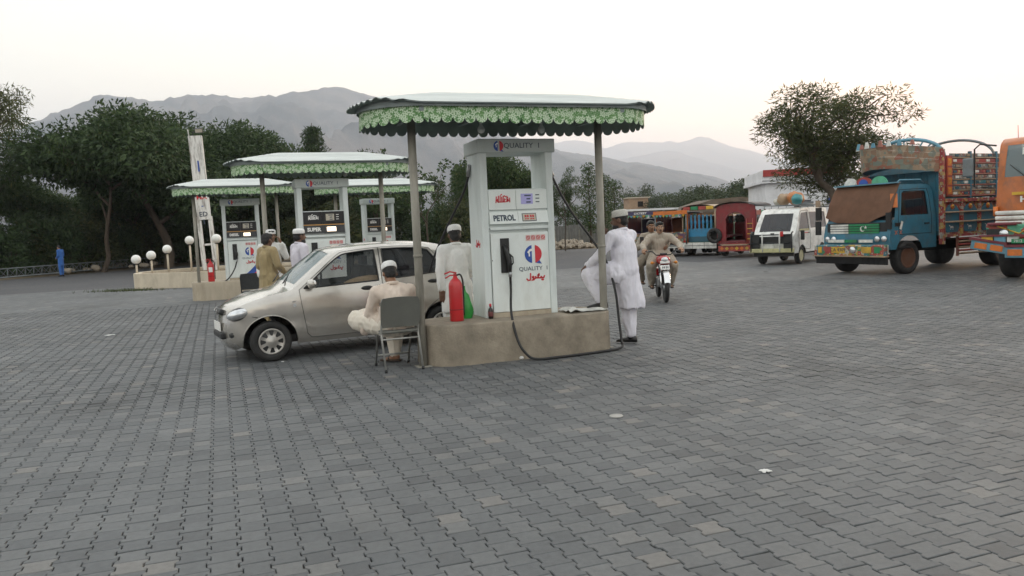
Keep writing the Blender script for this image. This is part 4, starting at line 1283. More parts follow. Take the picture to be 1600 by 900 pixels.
def face_parts(root, L, e, M, s=1.0, moustache=True):
    for q in (-1, 1):
        b = MB(); b.ell(L(q*.030, -.078, .006), (.0125*s, .008*s, .0065*s), n=10, m=7, rot=e); ey = b.build('eye', M_eyew, root)
        b = MB(); b.ell(L(q*.030, -.085, .006), (.0055*s, .004*s, .0055*s), n=8, m=6, rot=e); b.build('iris', M_hair, ey)
        b = MB(); b.ell(L(q*.031, -.092, .028), (.021*s, .006*s, .0045*s), n=10, m=6, rot=e); b.build('eyebrow', M_hair, root)
    if moustache:
        b = MB(); b.ell(L(0, -.097, -.042), (.028*s, .010*s, .007*s), n=12, m=6, rot=e); b.build('moustache', M_hair, root)
    b = MB(); b.ell(L(0, -.095, -.060), (.020*s, .006*s, .004*s), n=10, m=6, rot=e); b.build('lips', mat('lip_brown', (.17, .065, .05), .5), root)
def hair_part(root, L, M, e, s=1.0, low=.0):
    mb = MB()
    mb.ell(L(0, .020, .042), (.083*s, .098*s, .088*s), n=18, m=12, rot=e)
    mb.ell(L(0, .055, -.015), (.074*s, .060*s, .070*s), n=16, m=10, rot=e)
    mb.ell(L(0, -.045, .088), (.066*s, .050*s, .036*s), n=14, m=9, rot=e)
    me = remesh(mb, .008, 2, 'hair', M_hair)
    for v in me.vertices:
        v.co += v.normal*.006*noise.noise(v.co*38)
    o = bpy.data.objects.new('hair', me); C.objects.link(o); o.parent = root
def beard_part(root, L, e, s=1.0):
    mb = MB(); mb.ell(L(0, -.040, -.090), (.064*s, .062*s, .060*s), n=16, m=10, rot=e); mb.ell(L(0, -.055, -.135), (.045*s, .042*s, .060*s), n=14, m=9, rot=e)
    me = remesh(mb, .009, 2, 'beard', M_hair)
    o = bpy.data.objects.new('beard', me); C.objects.link(o); o.parent = root
def cap_part(root, L, M, m, s=1.0, h=.085, tilt=0.0):
    mb = MB()
    prof = [(.089, .0), (.092, .008), (.0925, .04), (.089, h-.022), (.078, h-.006), (.05, h+.004), (0, h+.008)]
    T = Matrix.Translation(L(0, .014, .045)) @ M.to_4x4() @ Matrix.Rotation(tilt, 4, 'X') @ Matrix.Diagonal((s, s*1.14, s, 1))
    mb.lathe([(r_, z) for r_, z in prof], n=26)
    mb.xform(T)
    mb.build('cap', m, root)
def rest_person(root, meshes):
    for nm, me in meshes:
        o = bpy.data.objects.new(nm, me); C.objects.link(o); o.parent = root
def shoe(root, ankle, d, m, nm='shoe', L=.27, pitch=0.0, sandal=False):
    d = Vector(d); d.z = 0; d.normalize(); s_ = Vector((-d.y, d.x, 0)); a = Vector(ankle)
    mb = MB(); base = a.z - .075
    rows = []
    for t_, w_, h in ((-.30, .018, .045), (-.27, .030, .080), (-.15, .036, .092), (0, .036, .085), (.2, .042, .068), (.45, .047, .055), (.62, .042, .045), (.72, .022, .030)):
        c = a + d*(t_*L); row = []
        hh = h if not sandal else min(h, .034)
        for k in range(12):
            q = 2*PI*k/12
            p = c + s_*w_*math.cos(q); p.z = base + hh*.5 + hh*.5*math.sin(q) + max(0, t_)*L*math.sin(pitch)
            row.append(p)
        rows.append(row)
    mb.grid(rows, close=True)
    o_ = len(mb.v)-len(rows)*12
    mb.f.append([o_+j for j in range(12)][::-1]); mb.m.append(0); mb.sm.append(True); mb.f.append([o_+84+j for j in range(12)]); mb.m.append(0); mb.sm.append(True)
    o = mb.build(nm, m, root)
    if not sandal:
        b = MB(); b.tube([a + Vector((0, 0, -.03)), a + Vector((0, 0, .04))], [.045, .042], 12); b.build('shoe_collar', m, o)
    else:
        b = MB(); b.tube([a + d*.07 + s_*.045 + Vector((0, 0, base-a.z+.02)), a + d*.08 + Vector((0, 0, base-a.z+.065)), a + d*.07 - s_*.045 + Vector((0, 0, base-a.z+.02))], .012, 6, flat=.5); b.build('strap', m, o)
def bare_foot(mb, ankle, d):
    d = Vector(d); d.z = 0; d.normalize(); a = Vector(ankle)
    cap_(mb, a + Vector((0, 0, -.02)) - d*.03, a + d*.11 + Vector((0, 0, -.05)), .036, .026, 10)
    s_ = Vector((-d.y, d.x, 0))
    for k in range(5):
        b = a + d*(.12 - .008*abs(k-1)) + s_*(-.032 + .016*k) + Vector((0, 0, -.052)); cap_(mb, b, b + d*.03, .010, .008, 6)

def make_person(label, loc, rotz, J, kam, shal, skin, headdir=(0, -1, 0), headup=(0, 0, 1), cap=None, hair=True, beard=False, face=False,
                hands=None, skirt=None, feet='shoe', footdir=((0, -1, 0), (0, -1, 0)), hs=1.0, seed=0.0, group=None, baggy=1.0, fold=.017, cap_tilt=0.0, belly=1.0, extra_k=None):
    """J: joints in local metres, person facing -y; index 0 = person's left (+x), 1 = right (-x)"""
    t = thing('person', label, 'person', loc, rotz, group)
    V = {k: ([Vector(q) for q in v] if isinstance(v, list) else Vector(v)) for k, v in J.items()}
    # ---- body: one continuous surface
    b = MB(); hc = V['head']
    L, M, e = head_shapes(b, hc, headdir, headup, hs)
    limb(b, [V['neck'] - Vector((0, 0, .03)), V['neck'], L(0, .02, -.07)], [.070, .056, .054])
    limb(b, [V['pelvis'], V['waist'], V['chest'], V['neck'] - Vector((0, 0, .04))], [.125, .115, .125, .075], 16)
    for i in (0, 1):
        s_ = 1 if i == 0 else -1
        limb(b, [V['chest'].lerp(V['sh'][i], .6), V['sh'][i], V['el'][i], V['wr'][i]], [.07, .050, .040, .027])
        limb(b, [V['pelvis'].lerp(V['hip'][i], .7), V['hip'][i], V['kn'][i], V['an'][i]], [.08, .080, .056, .038])
        hd = (hands or [None, None])[i]
        if hd is None: hd = (V['wr'][i] - V['el'][i], (-s_, 0, 0), (0, -1, 0), .4)
        hand(b, V['wr'][i], *hd)
        if feet == 'sandal': bare_foot(b, V['an'][i], footdir[i])
        else: cap_(b, V['an'][i], V['an'][i] + Vector((0, 0, -.03)), .038, .034, 8)
    me = remesh(b, .0095, 1, 'body', skin)
    o = bpy.data.objects.new('body', me); C.objects.link(o); o.parent = t
    # ---- shalwar (loose trousers)
    b = MB()
    limb(b, [V['pelvis'] + Vector((0, 0, .03)), V['pelvis']], [.15, .155], 16)
    for i in (0, 1):
        h, k, a = V['hip'][i], V['kn'][i], V['an'][i]
        limb(b, [h, h.lerp(k, .5), k, k.lerp(a, .45), k.lerp(a, .9)], [.122*baggy, .118*baggy, .105*baggy, .088*baggy, .060*baggy**.5], 14)
    me = remesh(b, .011, 2, 'shalwar', shal); folds(me, fold*.9, 10, 3.0, seed + 3)
    rest_person(t, [('shalwar', me)])
    # ---- kameez (long shirt)
    b = MB(); n_ = V['neck']
    limb(b, [V['waist'], V['waist'].lerp(V['chest'], .5), V['chest']], [.152*belly, .158*belly, .155], 18)
    limb(b, [V['pelvis'] + Vector((0, 0, .02)), V['waist']], [.165*belly, .152*belly], 18)
    limb(b, [V['chest'], n_ - Vector((0, 0, .045))], [.150, .085], 16)
    for i in (0, 1):
        sh = V['sh'][i]
        limb(b, [n_ + (sh-n_)*.25 - Vector((0, 0, .035)), sh], [.080, .076], 14)
        limb(b, [V['chest'].lerp(sh, .5), sh, sh.lerp(V['el'][i], .5), V['el'][i], V['el'][i].lerp(V['wr'][i], .5), V['el'][i].lerp(V['wr'][i], .93)], [.10, .078, .070, .063, .055, .047], 14)
    if skirt: loft(b, skirt)
    for sh_ in (extra_k or []): limb(b, sh_[0], sh_[1], 14)
    me = remesh(b, .0115, 3, 'kameez', kam); folds(me, fold, 11, 1.5, seed, low=V['pelvis'].z + .1)
    rest_person(t, [('kameez', me)])
    b = MB(); cm = n_ + Vector((0, 0, .012))
    b.tube([cm + Vector((.066*math.cos(a), .066*math.sin(a), .012*math.sin(a))) for a in [2*PI*k/20 for k in range(21)]], .013, 6, cap=False, flat=1.6); b.build('collar', kam, t)
    if hair: hair_part(t, L, M, e, hs)
    if beard: beard_part(t, L, e, hs)
    if cap: cap_part(t, L, M, cap, hs, tilt=cap_tilt)
    if face: face_parts(t, L, e, M, hs)
    for i in (0, 1):
        shoe(t, V['an'][i], footdir[i], M_shoe if feet == 'shoe' else M_sandal, 'shoe' if feet == 'shoe' else 'sandal', sandal=(feet != 'shoe'))
    return t
def stand(h=1.72, **kw):
    k = h/1.72
    J = dict(head=(0, -.015, 1.605), neck=(0, .01, 1.470), chest=(0, .0, 1.285), waist=(0, 0, 1.09), pelvis=(0, 0, .945),
             sh=[(.185, .01, 1.405), (-.185, .01, 1.405)], el=[(.245, .03, 1.12), (-.245, .03, 1.12)], wr=[(.255, -.06, .875), (-.255, -.06, .875)],
             hip=[(.09, 0, .90), (-.09, 0, .90)], kn=[(.10, -.01, .49), (-.10, -.01, .49)], an=[(.10, .02, .085), (-.10, .02, .085)])
    J.update(kw)
    return {q: ([tuple(c*k for c in p) for p in v] if isinstance(v, list) else tuple(c*k for c in v)) for q, v in J.items()}
def skirt_std(z0=1.02, z1=.52, w0=(.175, .140), w1=(.235, .175), lean=(0, 0), k=1.0):
    out = []
    for i in range(6):
        t_ = i/5
        out.append((lean[0]*t_*k, lean[1]*t_*k, (z0 + (z1-z0)*t_)*k, (w0[0] + (w1[0]-w0[0])*t_**.7)*k, (w0[1] + (w1[1]-w0[1])*t_**.7)*k))
    return out[::-1]

# man in white beside the car's rear, seen from behind
k = 1.60/1.72
make_person('man in white shirt and cap standing behind the red extinguisher', D(712, 400, 10.35).xy.to_3d(), TH + PI + .05,
    stand(1.60, el=[(.25, .03, 1.12), (-.24, -.02, 1.13)], wr=[(.24, .05, .87), (-.22, -.17, 1.0)]), M_white, M_white, M_skind,
    headdir=(-.1, -1, -.12), cap=M_capw, hair=True, skirt=skirt_std(k=k, z1=.55), seed=1.1, hands=[((.02, .06, -1), (-.25, -1, 0), (-1, .2, 0), .15), None], cap_tilt=.12)

# man with one foot on the plinth, seen from behind and the side
gf = G(972, 538)
J = dict(head=(.0, -.03, 1.595), neck=(0, .0, 1.462), chest=(.0, .015, 1.275), waist=(0, .03, 1.085), pelvis=(0, .03, .95),
         sh=[(.19, .0, 1.40), (-.19, .0, 1.395)], el=[(.34, -.12, 1.15), (-.235, -.22, 1.20)], wr=[(.30, -.34, 1.03), (-.12, -.36, 1.40)],
         hip=[(.09, .02, .90), (-.09, .02, .90)], kn=[(.28, -.32, .91), (-.10, -.01, .49)], an=[(.235, -.18, PH+.085), (-.10, .02, .085)])
mp = make_person('man in lavender-white clothes resting one foot on the nearest plinth', (gf.x, gf.y, 0), 0, J, M_lav, M_lav, M_skind,
    headdir=(.45, -1, -.08), cap=M_capg, hair=True, beard=True, feet='shoe', footdir=((.75, -.62, 0), (.4, -1, 0)), seed=4.2, belly=1.06,
    hands=[((.1, -.7, -.6), (0, .5, -1), (-1, 0, 0), .6), ((0, -.25, 1), (1, 0, 0), (0, 1, 0), .35)],
    skirt=[(-.09, .06, .47, .15, .165), (-.085, .06, .56, .155, .165), (-.06, .05, .70, .17, .160), (-.03, .04, .85, .185, .155), (0, .03, 1.0, .175, .150)],
    extra_k=[([(.09, .0, .95), (.20, -.16, .96), (.26, -.26, .95)], [.13, .118, .09])], cap_tilt=.05)
mp.rotation_euler = (0, 0, R(226))
_o = Matrix.Rotation(R(226), 3, 'Z') @ Vector((-.10, .02, 0)); mp.location = (gf.x - _o.x + .13, gf.y - _o.y + .08, 0)

# man sitting on the folding chair, back to the camera
J = dict(head=(.0, -.13, 1.085), neck=(0, -.03, .965), chest=(0, .03, .80), waist=(0, .06, .62), pelvis=(0, .02, .515),
         sh=[(.195, -.01, .885), (-.195, -.01, .885)], el=[(.27, -.12, .63), (-.27, -.12, .63)], wr=[(.14, -.36, .60), (-.14, -.36, .60)],
         hip=[(.10, -.02, .50), (-.10, -.02, .50)], kn=[(.36, -.34, .55), (-.10, -.44, .50)], an=[(.02, -.47, .60), (-.06, -.34, .085)])
gc = G(621, 573)
SEAT = make_person('man in beige shirt and white cap sitting on the folding chair', (gc.x, gc.y, 0), 0, J, M_beige, M_cream, M_skin,
    headdir=(0, -1, -.45), headup=(0, -.3, 1), cap=M_capw, hair=True, feet='sandal', footdir=((-1, -.1, 0), (.8, -.7, 0)), seed=7.7, belly=1.0, baggy=1.12,
    skirt=[(0, -.06, .445, .19, .14), (0, -.02, .50, .205, .155), (0, .02, .60, .195, .150), (0, .03, .72, .19, .145)],
    extra_k=[([(.11, -.02, .53), (.24, -.18, .555), (.32, -.28, .56)], [.125, .115, .10]), ([(.28, -.20, .53), (.31, -.22, .44)], [.09, .06])], cap_tilt=.1)
SEAT.rotation_euler = (0, 0, TH + PI + .04)

# tan man behind the bonnet and the capped man in front of him
make_person('man in tan clothes with black hair standing behind the silver bonnet', D(419, 410, 14.2).xy.to_3d(), R(180 - 38),
    stand(1.63, el=[(.26, .02, 1.12), (-.26, -.03, 1.13)], wr=[(.24, -.16, .98), (-.22, -.20, .99)]), M_tanc, M_tanc, M_skind, headdir=(.1, -1, -.1), skirt=skirt_std(k=1.63/1.72), seed=2.2)
make_person('man in white cap mostly hidden behind the tan-clothed man', D(426, 410, 15.0).xy.to_3d(), R(25),
    stand(1.70, wr=[(.14, -.22, 1.48), (-.25, -.06, .875)], el=[(.24, -.10, 1.22), (-.245, .03, 1.12)]), M_white, M_white, M_skin, cap=M_capw, skirt=skirt_std(), seed=3.3, face=True,
    hands=[((-.3, .1, 1), (-1, 0, 0), (0, 1, 0), .5), None])
# man by the SUPER pump
make_person('man in pale lavender shirt and cap by the SUPER pump', D(469, 400, 13.9).xy.to_3d(), R(180 - 50),
    stand(1.68, el=[(.25, .0, 1.12), (-.25, .02, 1.12)], wr=[(.24, -.12, .93), (-.25, -.10, .93)]), M_lav2, M_lav2, M_skind, cap=M_capw, beard=True, skirt=skirt_std(k=1.68/1.72), seed=5.9)
# far figure in blue on the road's edge
make_person('distant person in blue clothes with bowed head on the road edge', G(97, 432).xy.to_3d(), R(-100),
    stand(1.66, head=(0, -.08, 1.575), neck=(0, -.03, 1.455), wr=[(.16, -.16, 1.02), (-.16, -.16, 1.02)], el=[(.225, .02, 1.14), (-.225, .02, 1.14)]), M_cobalt, M_cobalt, M_skinl,
    headdir=(0, -1, -.5), headup=(0, -.5, 1), skirt=skirt_std(k=.96, z1=.60, w1=(.18, .15)), baggy=.8, seed=6.1).scale = (.86, .86, 1.0)
# ------------------------------------------------------------------ chairs
def folding_chair(label, loc, rotz, pad, tubem):
    t = thing('folding_chair', label, 'chair', loc, rotz, 'chairs on the forecourt')      # faces -y
    for s_ in (-1, 1):
        x = s_*.215
        mb = MB(); mb.tube([(x, .30, .02), (x, .17, .40), (x, .17, .44), (x*.98, .215, .62), (x*.96, .245, .80)], .0125, 8); l_ = mb.build('leg', tubem, t)
        mb = MB(); mb.tube([(x, .305, 0), (x, .297, .035)], .017, 8); mb.build('rubber_foot', M_black, l_)
        mb = MB(); mb.tube([(x*.92, -.27, .02), (x*.92, -.10, .40), (x*.92, .10, .44)], .0125, 8); l_ = mb.build('leg', tubem, t)
        mb = MB(); mb.tube([(x*.92, -.275, 0), (x*.92, -.262, .035)], .017, 8); mb.build('rubber_foot', M_black, l_)
    mb = MB(); mb.tube([(-.2, -.22, .13), (.2, -.22, .13)], .010, 8); mb.build('stretcher', tubem, t)
    mb = MB(); mb.tube([(-.215, .185, .36), (.215, .185, .36)], .010, 8); mb.build('cross_bar', tubem, t)
    mb = MB(); mb.box((0, -.01, .44), (.42, .40, .035), bev=.014); mb.build('seat', pad, t)
    rows = []
    for lay in (0, 1):
        for j in range(9):
            v = j/8; z = .495 + .335*v
            half = .225*(1 - .10*(abs(2*v-1))**6); r_ = []
            for i in range(13):
                q = -1 + 2*i/12
                y = .205 + .055*v - .03*(1-q*q) + (.014 if lay == 0 else -.014)
                r_.append((q*half, y, z + .010*(1-q*q)*(v > .9)))
            rows.append(r_)
    mb = MB(); mb.grid(rows[:9]); mb.grid(rows[9:][::-1])
    for i, j in ((0, 9), (8, 17)): mb.grid([rows[i], rows[j]] if i == 0 else [rows[j], rows[i]])
    mb.grid([[r[0] for r in rows[9:]], [r[0] for r in rows[:9]]]); mb.grid([[r[-1] for r in rows[:9]], [r[-1] for r in rows[9:]]])
    mb.build('backrest', pad, t)
    return t
M_pad = mat('grey_vinyl', (.115, .118, .105), .5, var=.10, scale=5, bump=.1, bscale=60)
M_tubs = mat('grey_tube', (.40, .40, .38), .4, .6, var=.15, scale=8)
_s = SEAT.location
folding_chair('grey padded folding chair holding the seated man', (_s.x + .045*math.sin(TH), _s.y - .045*math.cos(TH), 0), TH + PI + .04, M_pad, M_tubs)
M_mesh = mat('black_mesh', (.045, .048, .05), .7, var=.2, scale=30)
g_ = G(372, 497)
folding_chair('empty black chair by the leftmost plinth, partly behind the bonnet', (g_.x - .05, g_.y + 1.2, 0), TH + PI - .15, M_mesh, M_black)

# ------------------------------------------------------------------ motorcycle with two riders
M_mred = mat('red_bike_paint', (.40, .015, .02), .25, var=.05, coat=.7)
def make_motorcycle(label, loc, rotz):
    t = thing('motorcycle', label, 'motorcycle', loc, rotz)          # front wheel at origin, bike runs along +y (faces -y)
    def bw(y, nm):
        w_ = thing('wheel', None, None, (0, y, .285)); w_.parent = t
        M = Matrix.Rotation(PI/2, 4, 'Y'); b = MB(); R0 = .285
        b.lathe([(R0-.055, -.028), (R0-.03, -.038), (R0-.008, -.024), (R0, 0), (R0-.008, .024), (R0-.03, .038), (R0-.055, .028)], n=36, M=M); b.build('tyre', M_tyre, w_)
        b = MB(); b.lathe([(R0-.075, -.022), (R0-.053, -.026), (R0-.053, .026), (R0-.075, .022), (R0-.075, -.022)], n=32, M=M); b.build('rim', M_chrome, w_)
        b = MB(); b.lathe([(0, -.05), (.045, -.05), (.06, -.03), (.06, .03), (.045, .05), (0, .05)], n=16, M=M); b.build('hub', M_steel, w_)
        for k in range(14):
            a = 2*PI*k/14; sp = MB(); sp.tube([(.03*(1 if k % 2 else -1), .05*math.cos(a), .05*math.sin(a)), (0, (R0-.07)*math.cos(a+.2), (R0-.07)*math.sin(a+.2))], .0022, 4); sp.build('spoke', M_chrome, w_)
    bw(0, 'front'); bw(1.22, 'rear')
    for s_ in (-1, 1):
        b = MB(); b.tube([(s_*.075, 0, .285), (s_*.075, .10, .56)], .026, 10); b.tube([(s_*.075, .09, .54), (s_*.075, .20, .86)], .017, 8); b.build('fork_leg', M_chrome, t)
        b = MB(); b.tube([(s_*.17, .20, .76), (s_*.20, .19, .76)], .008, 6); b.ell((s_*.225, .18, .76), (.035, .03, .03)); b.build('indicator', mat('amber_lens', (.6, .22, .03), .25), t)
        b = MB(); b.tube([(0, .24, .90), (s_*.14, .24, .905), (s_*.20, .28, .97), (s_*.33, .36, .985)], .011, 8); hb = b.build('handlebar', M_black, t)
        b = MB(); b.tube([(s_*.27, .335, .98), (s_*.37, .385, .985)], .017, 8); b.build('grip', M_rub, hb)
        b = MB(); b.tube([(s_*.25, .30, .99), (s_*.36, .30, .965)], .005, 5); b.build('lever', M_steel, hb)
        b = MB(); b.tube([(s_*.10, .72, .28), (s_*.26, .72, .27)], .012, 8); b.build('footrest', M_rub, t)
        b = MB(); b.tube([(s_*.14, 1.22, .30), (s_*.15, 1.08, .62)], .022, 8); b.build('shock_absorber', M_chrome, t)
    b = MB(); rows = []
    for k in range(11):
        a = R(20 + 14*k); rows.append([(q*.055, -.325*math.cos(a)*1.0, .285 + .325*math.sin(a) + .01*(1-q*q)) for q in (-1, -.5, 0, .5, 1)])
    b.grid(rows); b.build('front_mudguard', M_chrome, t)
    b = MB(); b.box((0, .10, .80), (.21, .13, .15), bev=.04); hl = b.build('headlight_cowl', M_mred, t)
    b = MB(); b.box((0, .028, .775), (.18, .012, .05), bev=.004); b.build('cowl_stripe', M_whpr, hl)
    b = MB(); b.ell((0, .035, .82), (.07, .02, .05)); b.build('headlamp', M_lamp, hl)
    b = MB(); b.box((0, .0, .675), (.165, .012, .085), rot=(-.2, 0, 0)); np_ = b.build('number_plate', M_whpr, t)
    b = MB()
    for x in (-.045, -.015, .02, .05): b.box((x, -.009, .675), (.016, .004, .04))
    b.build('plate_characters', M_dkpr, np_)
    b = MB(); b.box((0, .20, .92), (.14, .07, .05), bev=.02); b.build('instrument_cluster', M_black, t)
    b = MB(); b.ell((0, .47, .80), (.125, .24, .115)); b.build('fuel_tank', M_mred, t)
    b = MB(); b.box((0, .92, .785), (.24, .68, .085), bev=.035); b.build('seat', M_black, t)
    b = MB(); b.tube([(0, .22, .84), (0, .34, .62), (0, .48, .34), (0, .80, .30), (0, .95, .66)], .024, 8); b.tube([(0, .34, .72), (0, .95, .68), (0, 1.3, .74)], .02, 8); b.build('frame', M_black, t)
    b = MB(); b.box((0, .62, .36), (.22, .30, .20), bev=.04); b.tube([(0, .56, .40), (0, .40, .42)], [.07, .06], 12); b.build('engine', M_steel, t)
    b = MB(); b.tube([(.06, .42, .36), (.10, .45, .22), (.12, .8, .20), (.15, 1.45, .34)], [.018, .018, .03, .038], 10); b.build('exhaust', M_chrome, t)
    rows = []
    b = MB()
    for k in range(9):
        a = R(10 + 17*k); rows.append([(q*.06, 1.22 + .33*math.cos(a), .285 + .33*math.sin(a)) for q in (-1, 0, 1)])
    b.grid(rows); b.build('rear_mudguard', M_mred, t)
    return t
gm = G(1041, 473); MROT = R(-4)
gm.z = 0
make_motorcycle('red motorcycle carrying two men towards the camera', gm, MROT)
def bike_pt(x, y): return gm + Matrix.Rotation(MROT, 3, 'Z') @ Vector((x, y, 0))
J = dict(head=(0, -.06, 1.425), neck=(0, .0, 1.30), chest=(0, .04, 1.12), waist=(0, .07, .96), pelvis=(0, .06, .875),
         sh=[(.195, .0, 1.235), (-.195, .0, 1.235)], el=[(.36, -.19, 1.08), (-.36, -.19, 1.08)], wr=[(.345, -.40, 1.015), (-.345, -.40, 1.015)],
         hip=[(.10, .02, .86), (-.10, .02, .86)], kn=[(.215, -.30, .70), (-.215, -.30, .70)], an=[(.19, -.03, .30), (-.19, -.03, .30)])
make_person('young man in taupe shirt steering the red motorcycle', bike_pt(0, .76), MROT, J, M_taup, M_taup, M_skinl, headdir=(.05, -1, -.05), hair=True, face=True, feet='sandal', seed=8.2, baggy=.98,
    skirt=[(0, -.02, .80, .19, .17), (0, .03, .88, .19, .16), (0, .05, .98, .175, .145)], extra_k=[([(.11, 0, .87), (.17, -.16, .80)], [.115, .10]), ([(-.11, 0, .87), (-.17, -.16, .80)], [.115, .10])],
    hands=[((.25, -.7, -.15), (-.2, .3, -1), (-1, 0, 0), 1.0), ((-.25, -.7, -.15), (.2, .3, -1), (1, 0, 0), 1.0)], group='riders on the motorcycle')
J = dict(head=(-.10, -.02, 1.45), neck=(-.08, .03, 1.325), chest=(-.06, .05, 1.14), waist=(-.02, .06, .97), pelvis=(0, .05, .89),
         sh=[(.11, .04, 1.26), (-.27, .0, 1.245)], el=[(.20, -.16, 1.10), (-.40, -.16, 1.03)], wr=[(.16, -.36, 1.05), (-.33, -.38, 1.07)],
         hip=[(.10, .02, .88), (-.11, .02, .88)], kn=[(.26, -.28, .72), (-.40, -.26, .72)], an=[(.22, .05, .36), (-.30, .02, .36)])
make_person('man holding up a phone behind the motorcycle driver', bike_pt(-.03, 1.14), MROT, J, M_taup2, M_taup2, M_skin, headdir=(.1, -1, .0), hair=True, face=True, feet='sandal', seed=9.3, baggy=.92,
    skirt=[(0, -.0, .82, .19, .16), (0, .03, .90, .19, .155), (0, .05, 1.0, .175, .145)], extra_k=[([(-.11, 0, .88), (-.24, -.12, .83)], [.115, .10])],
    hands=[None, ((0, -.2, 1), (.1, -1, 0), (1, 0, 0), .7)], group='riders on the motorcycle')
p = bike_pt(-.03, 1.14) + Matrix.Rotation(MROT, 3, 'Z') @ Vector((-.33, -.455, 1.185))
b = MB(); b.box((0, 0, 0), (.078, .009, .155), bev=.003); o = b.build('mobile_phone', M_black, loc=p, rotz=MROT); tag(o, 'black mobile phone in the passenger\'s raised hand', 'phone')
b = MB(); b.box((0, -.0055, 0), (.07, .002, .14)); b.build('screen', M_panelblk, o)

# ------------------------------------------------------------------ decorated lorries
def P_(name, r, g, b, rough=.5, **k): return mat(name, (r, g, b), rough, var=.16, scale=4, dirt=(.10, .085, .07), dirt_amt=.45, dirt_scale=3, **k)
T_teal = P_('truck_teal', .035, .16, .235); T_teal2 = P_('truck_dark_teal', .025, .10, .14); T_red = P_('truck_red', .34, .055, .045); T_pink = P_('truck_pink', .42, .17, .13)
T_wood = P_('truck_cream_plank', .36, .26, .175); T_org = P_('truck_orange', .62, .17, .03); T_yel = P_('truck_yellow', .62, .38, .04); T_grn = P_('truck_green', .02, .22, .09)
T_wht = P_('truck_white', .72, .72, .68); T_mint = P_('truck_mint', .10, .42, .25); T_mar = P_('truck_maroon', .16, .025, .035); T_cab = P_('truck_orange_cab', .46, .135, .035, .3)
T_sky = P_('truck_pale_blue', .12, .30, .40); T_grey = P_('truck_steel_grey', .16, .18, .19)
def art(name, cols, scale=9, rough=.5):
    """painted motifs: small cells of flat colour with pale outlines"""
    m = bpy.data.materials.new(name); m.use_nodes = True
    n, l = m.node_tree.nodes, m.node_tree.links
    p = n['Principled BSDF']; p.inputs['Roughness'].default_value = rough
    tc = n.new('ShaderNodeTexCoord'); v = n.new('ShaderNodeTexVoronoi'); v.inputs['Scale'].default_value = scale; v.inputs['Randomness'].default_value = .55
    l.new(tc.outputs['Object'], v.inputs['Vector'])
    sx = n.new('ShaderNodeSeparateXYZ'); l.new(v.outputs['Color'], sx.inputs[0])
    r = n.new('ShaderNodeValToRGB'); r.color_ramp.interpolation = 'CONSTANT'; e = r.color_ramp.elements
    e[0].position = 0; e[0].color = (*cols[0], 1); e[1].position = 1/len(cols); e[1].color = (*cols[1], 1)
    for i, c in enumerate(cols[2:]): q = e.new((i+2)/len(cols)); q.color = (*c, 1)
    l.new(sx.outputs[0], r.inputs['Fac'])
    d = n.new('ShaderNodeMath'); d.operation = 'LESS_THAN'; d.inputs[1].default_value = .22; l.new(v.outputs['Distance'], d.inputs[0])
    mx = n.new('ShaderNodeMix'); mx.data_type = 'RGBA'; l.new(d.outputs[0], mx.inputs['Factor']); l.new(r.outputs[0], mx.inputs['A']); mx.inputs['B'].default_value = (*cols[-1], 1)
    nz = n.new('ShaderNodeTexNoise'); nz.inputs['Scale'].default_value = 5; nz.inputs['Detail'].default_value = 8; l.new(tc.outputs['Object'], nz.inputs['Vector'])
    mr = n.new('ShaderNodeMapRange'); mr.inputs['From Min'].default_value = .5; mr.inputs['From Max'].default_value = .7; mr.inputs['To Max'].default_value = .55; l.new(nz.outputs['Fac'], mr.inputs['Value'])
    m2 = n.new('ShaderNodeMix'); m2.data_type = 'RGBA'; l.new(mr.outputs[0], m2.inputs['Factor']); l.new(mx.outputs['Result'], m2.inputs['A']); m2.inputs['B'].default_value = (.09, .075, .06, 1)
    l.new(m2.outputs['Result'], p.inputs['Base Color'])
    return m
A_red = art('painted_red_motif', [(.32, .05, .045), (.36, .10, .08), (.28, .04, .05), (.45, .30, .10), (.40, .36, .30)], 13)
A_cream = art('painted_cream_motif', [(.33, .24, .16), (.27, .17, .11), (.36, .28, .20), (.30, .12, .08), (.20, .22, .18)], 7)
A_mix = art('painted_mixed_motif', [(.34, .07, .05), (.05, .18, .22), (.42, .28, .06), (.05, .20, .10), (.45, .42, .36)], 11)
A_teal = art('painted_teal_motif', [(.035, .14, .20), (.04, .19, .24), (.03, .11, .16), (.10, .22, .22), (.30, .30, .26)], 10)
A_grey = art('painted_grey_motif', [(.17, .17, .17), (.10, .13, .14), (.24, .22, .20), (.22, .08, .06), (.38, .36, .32)], 15)
M_tarp = mat('brown_tarpaulin', (.135, .068, .040), .9, var=.15, scale=4, bump=.2, bscale=80)
M_rimo = P_('rusty_orange_rim', .13, .055, .03); M_rimy = P_('cream_rim', .50, .47, .28)
def bx(parent, nm, c, d, m, rot=None, bev=0.0):
    b = MB(); b.box(c, d, rot=rot, bev=bev); return b.build(nm, m, parent)
def tb(parent, nm, pts, r, m, n=8):
    b = MB(); b.tube(pts, r, n); return b.build(nm, m, parent)
def panel_fn(parent, nm, poly, m, y, depth=.02, side=-1):
    """flat shape in the x-z plane standing on the lorry's side"""
    b = MB(); b.prism(poly, 0, depth, M=Matrix.Translation((0, y, 0)) @ Matrix.Rotation(PI/2, 4, 'X')); return b.build(nm, m, parent)
def front_fn(parent, nm, poly, m, x, depth=.02):
    """flat shape in the y-z plane on the front, poly in (y,z) as seen from ahead: first coordinate to the viewer's right"""
    M = Matrix.Translation((x, 0, 0)) @ Matrix(((0, 0, -1, 0), (-1, 0, 0, 0), (0, 1, 0, 0), (0, 0, 0, 1)))
    b = MB(); b.prism(poly, 0, depth, M=M); return b.build(nm, m, parent)
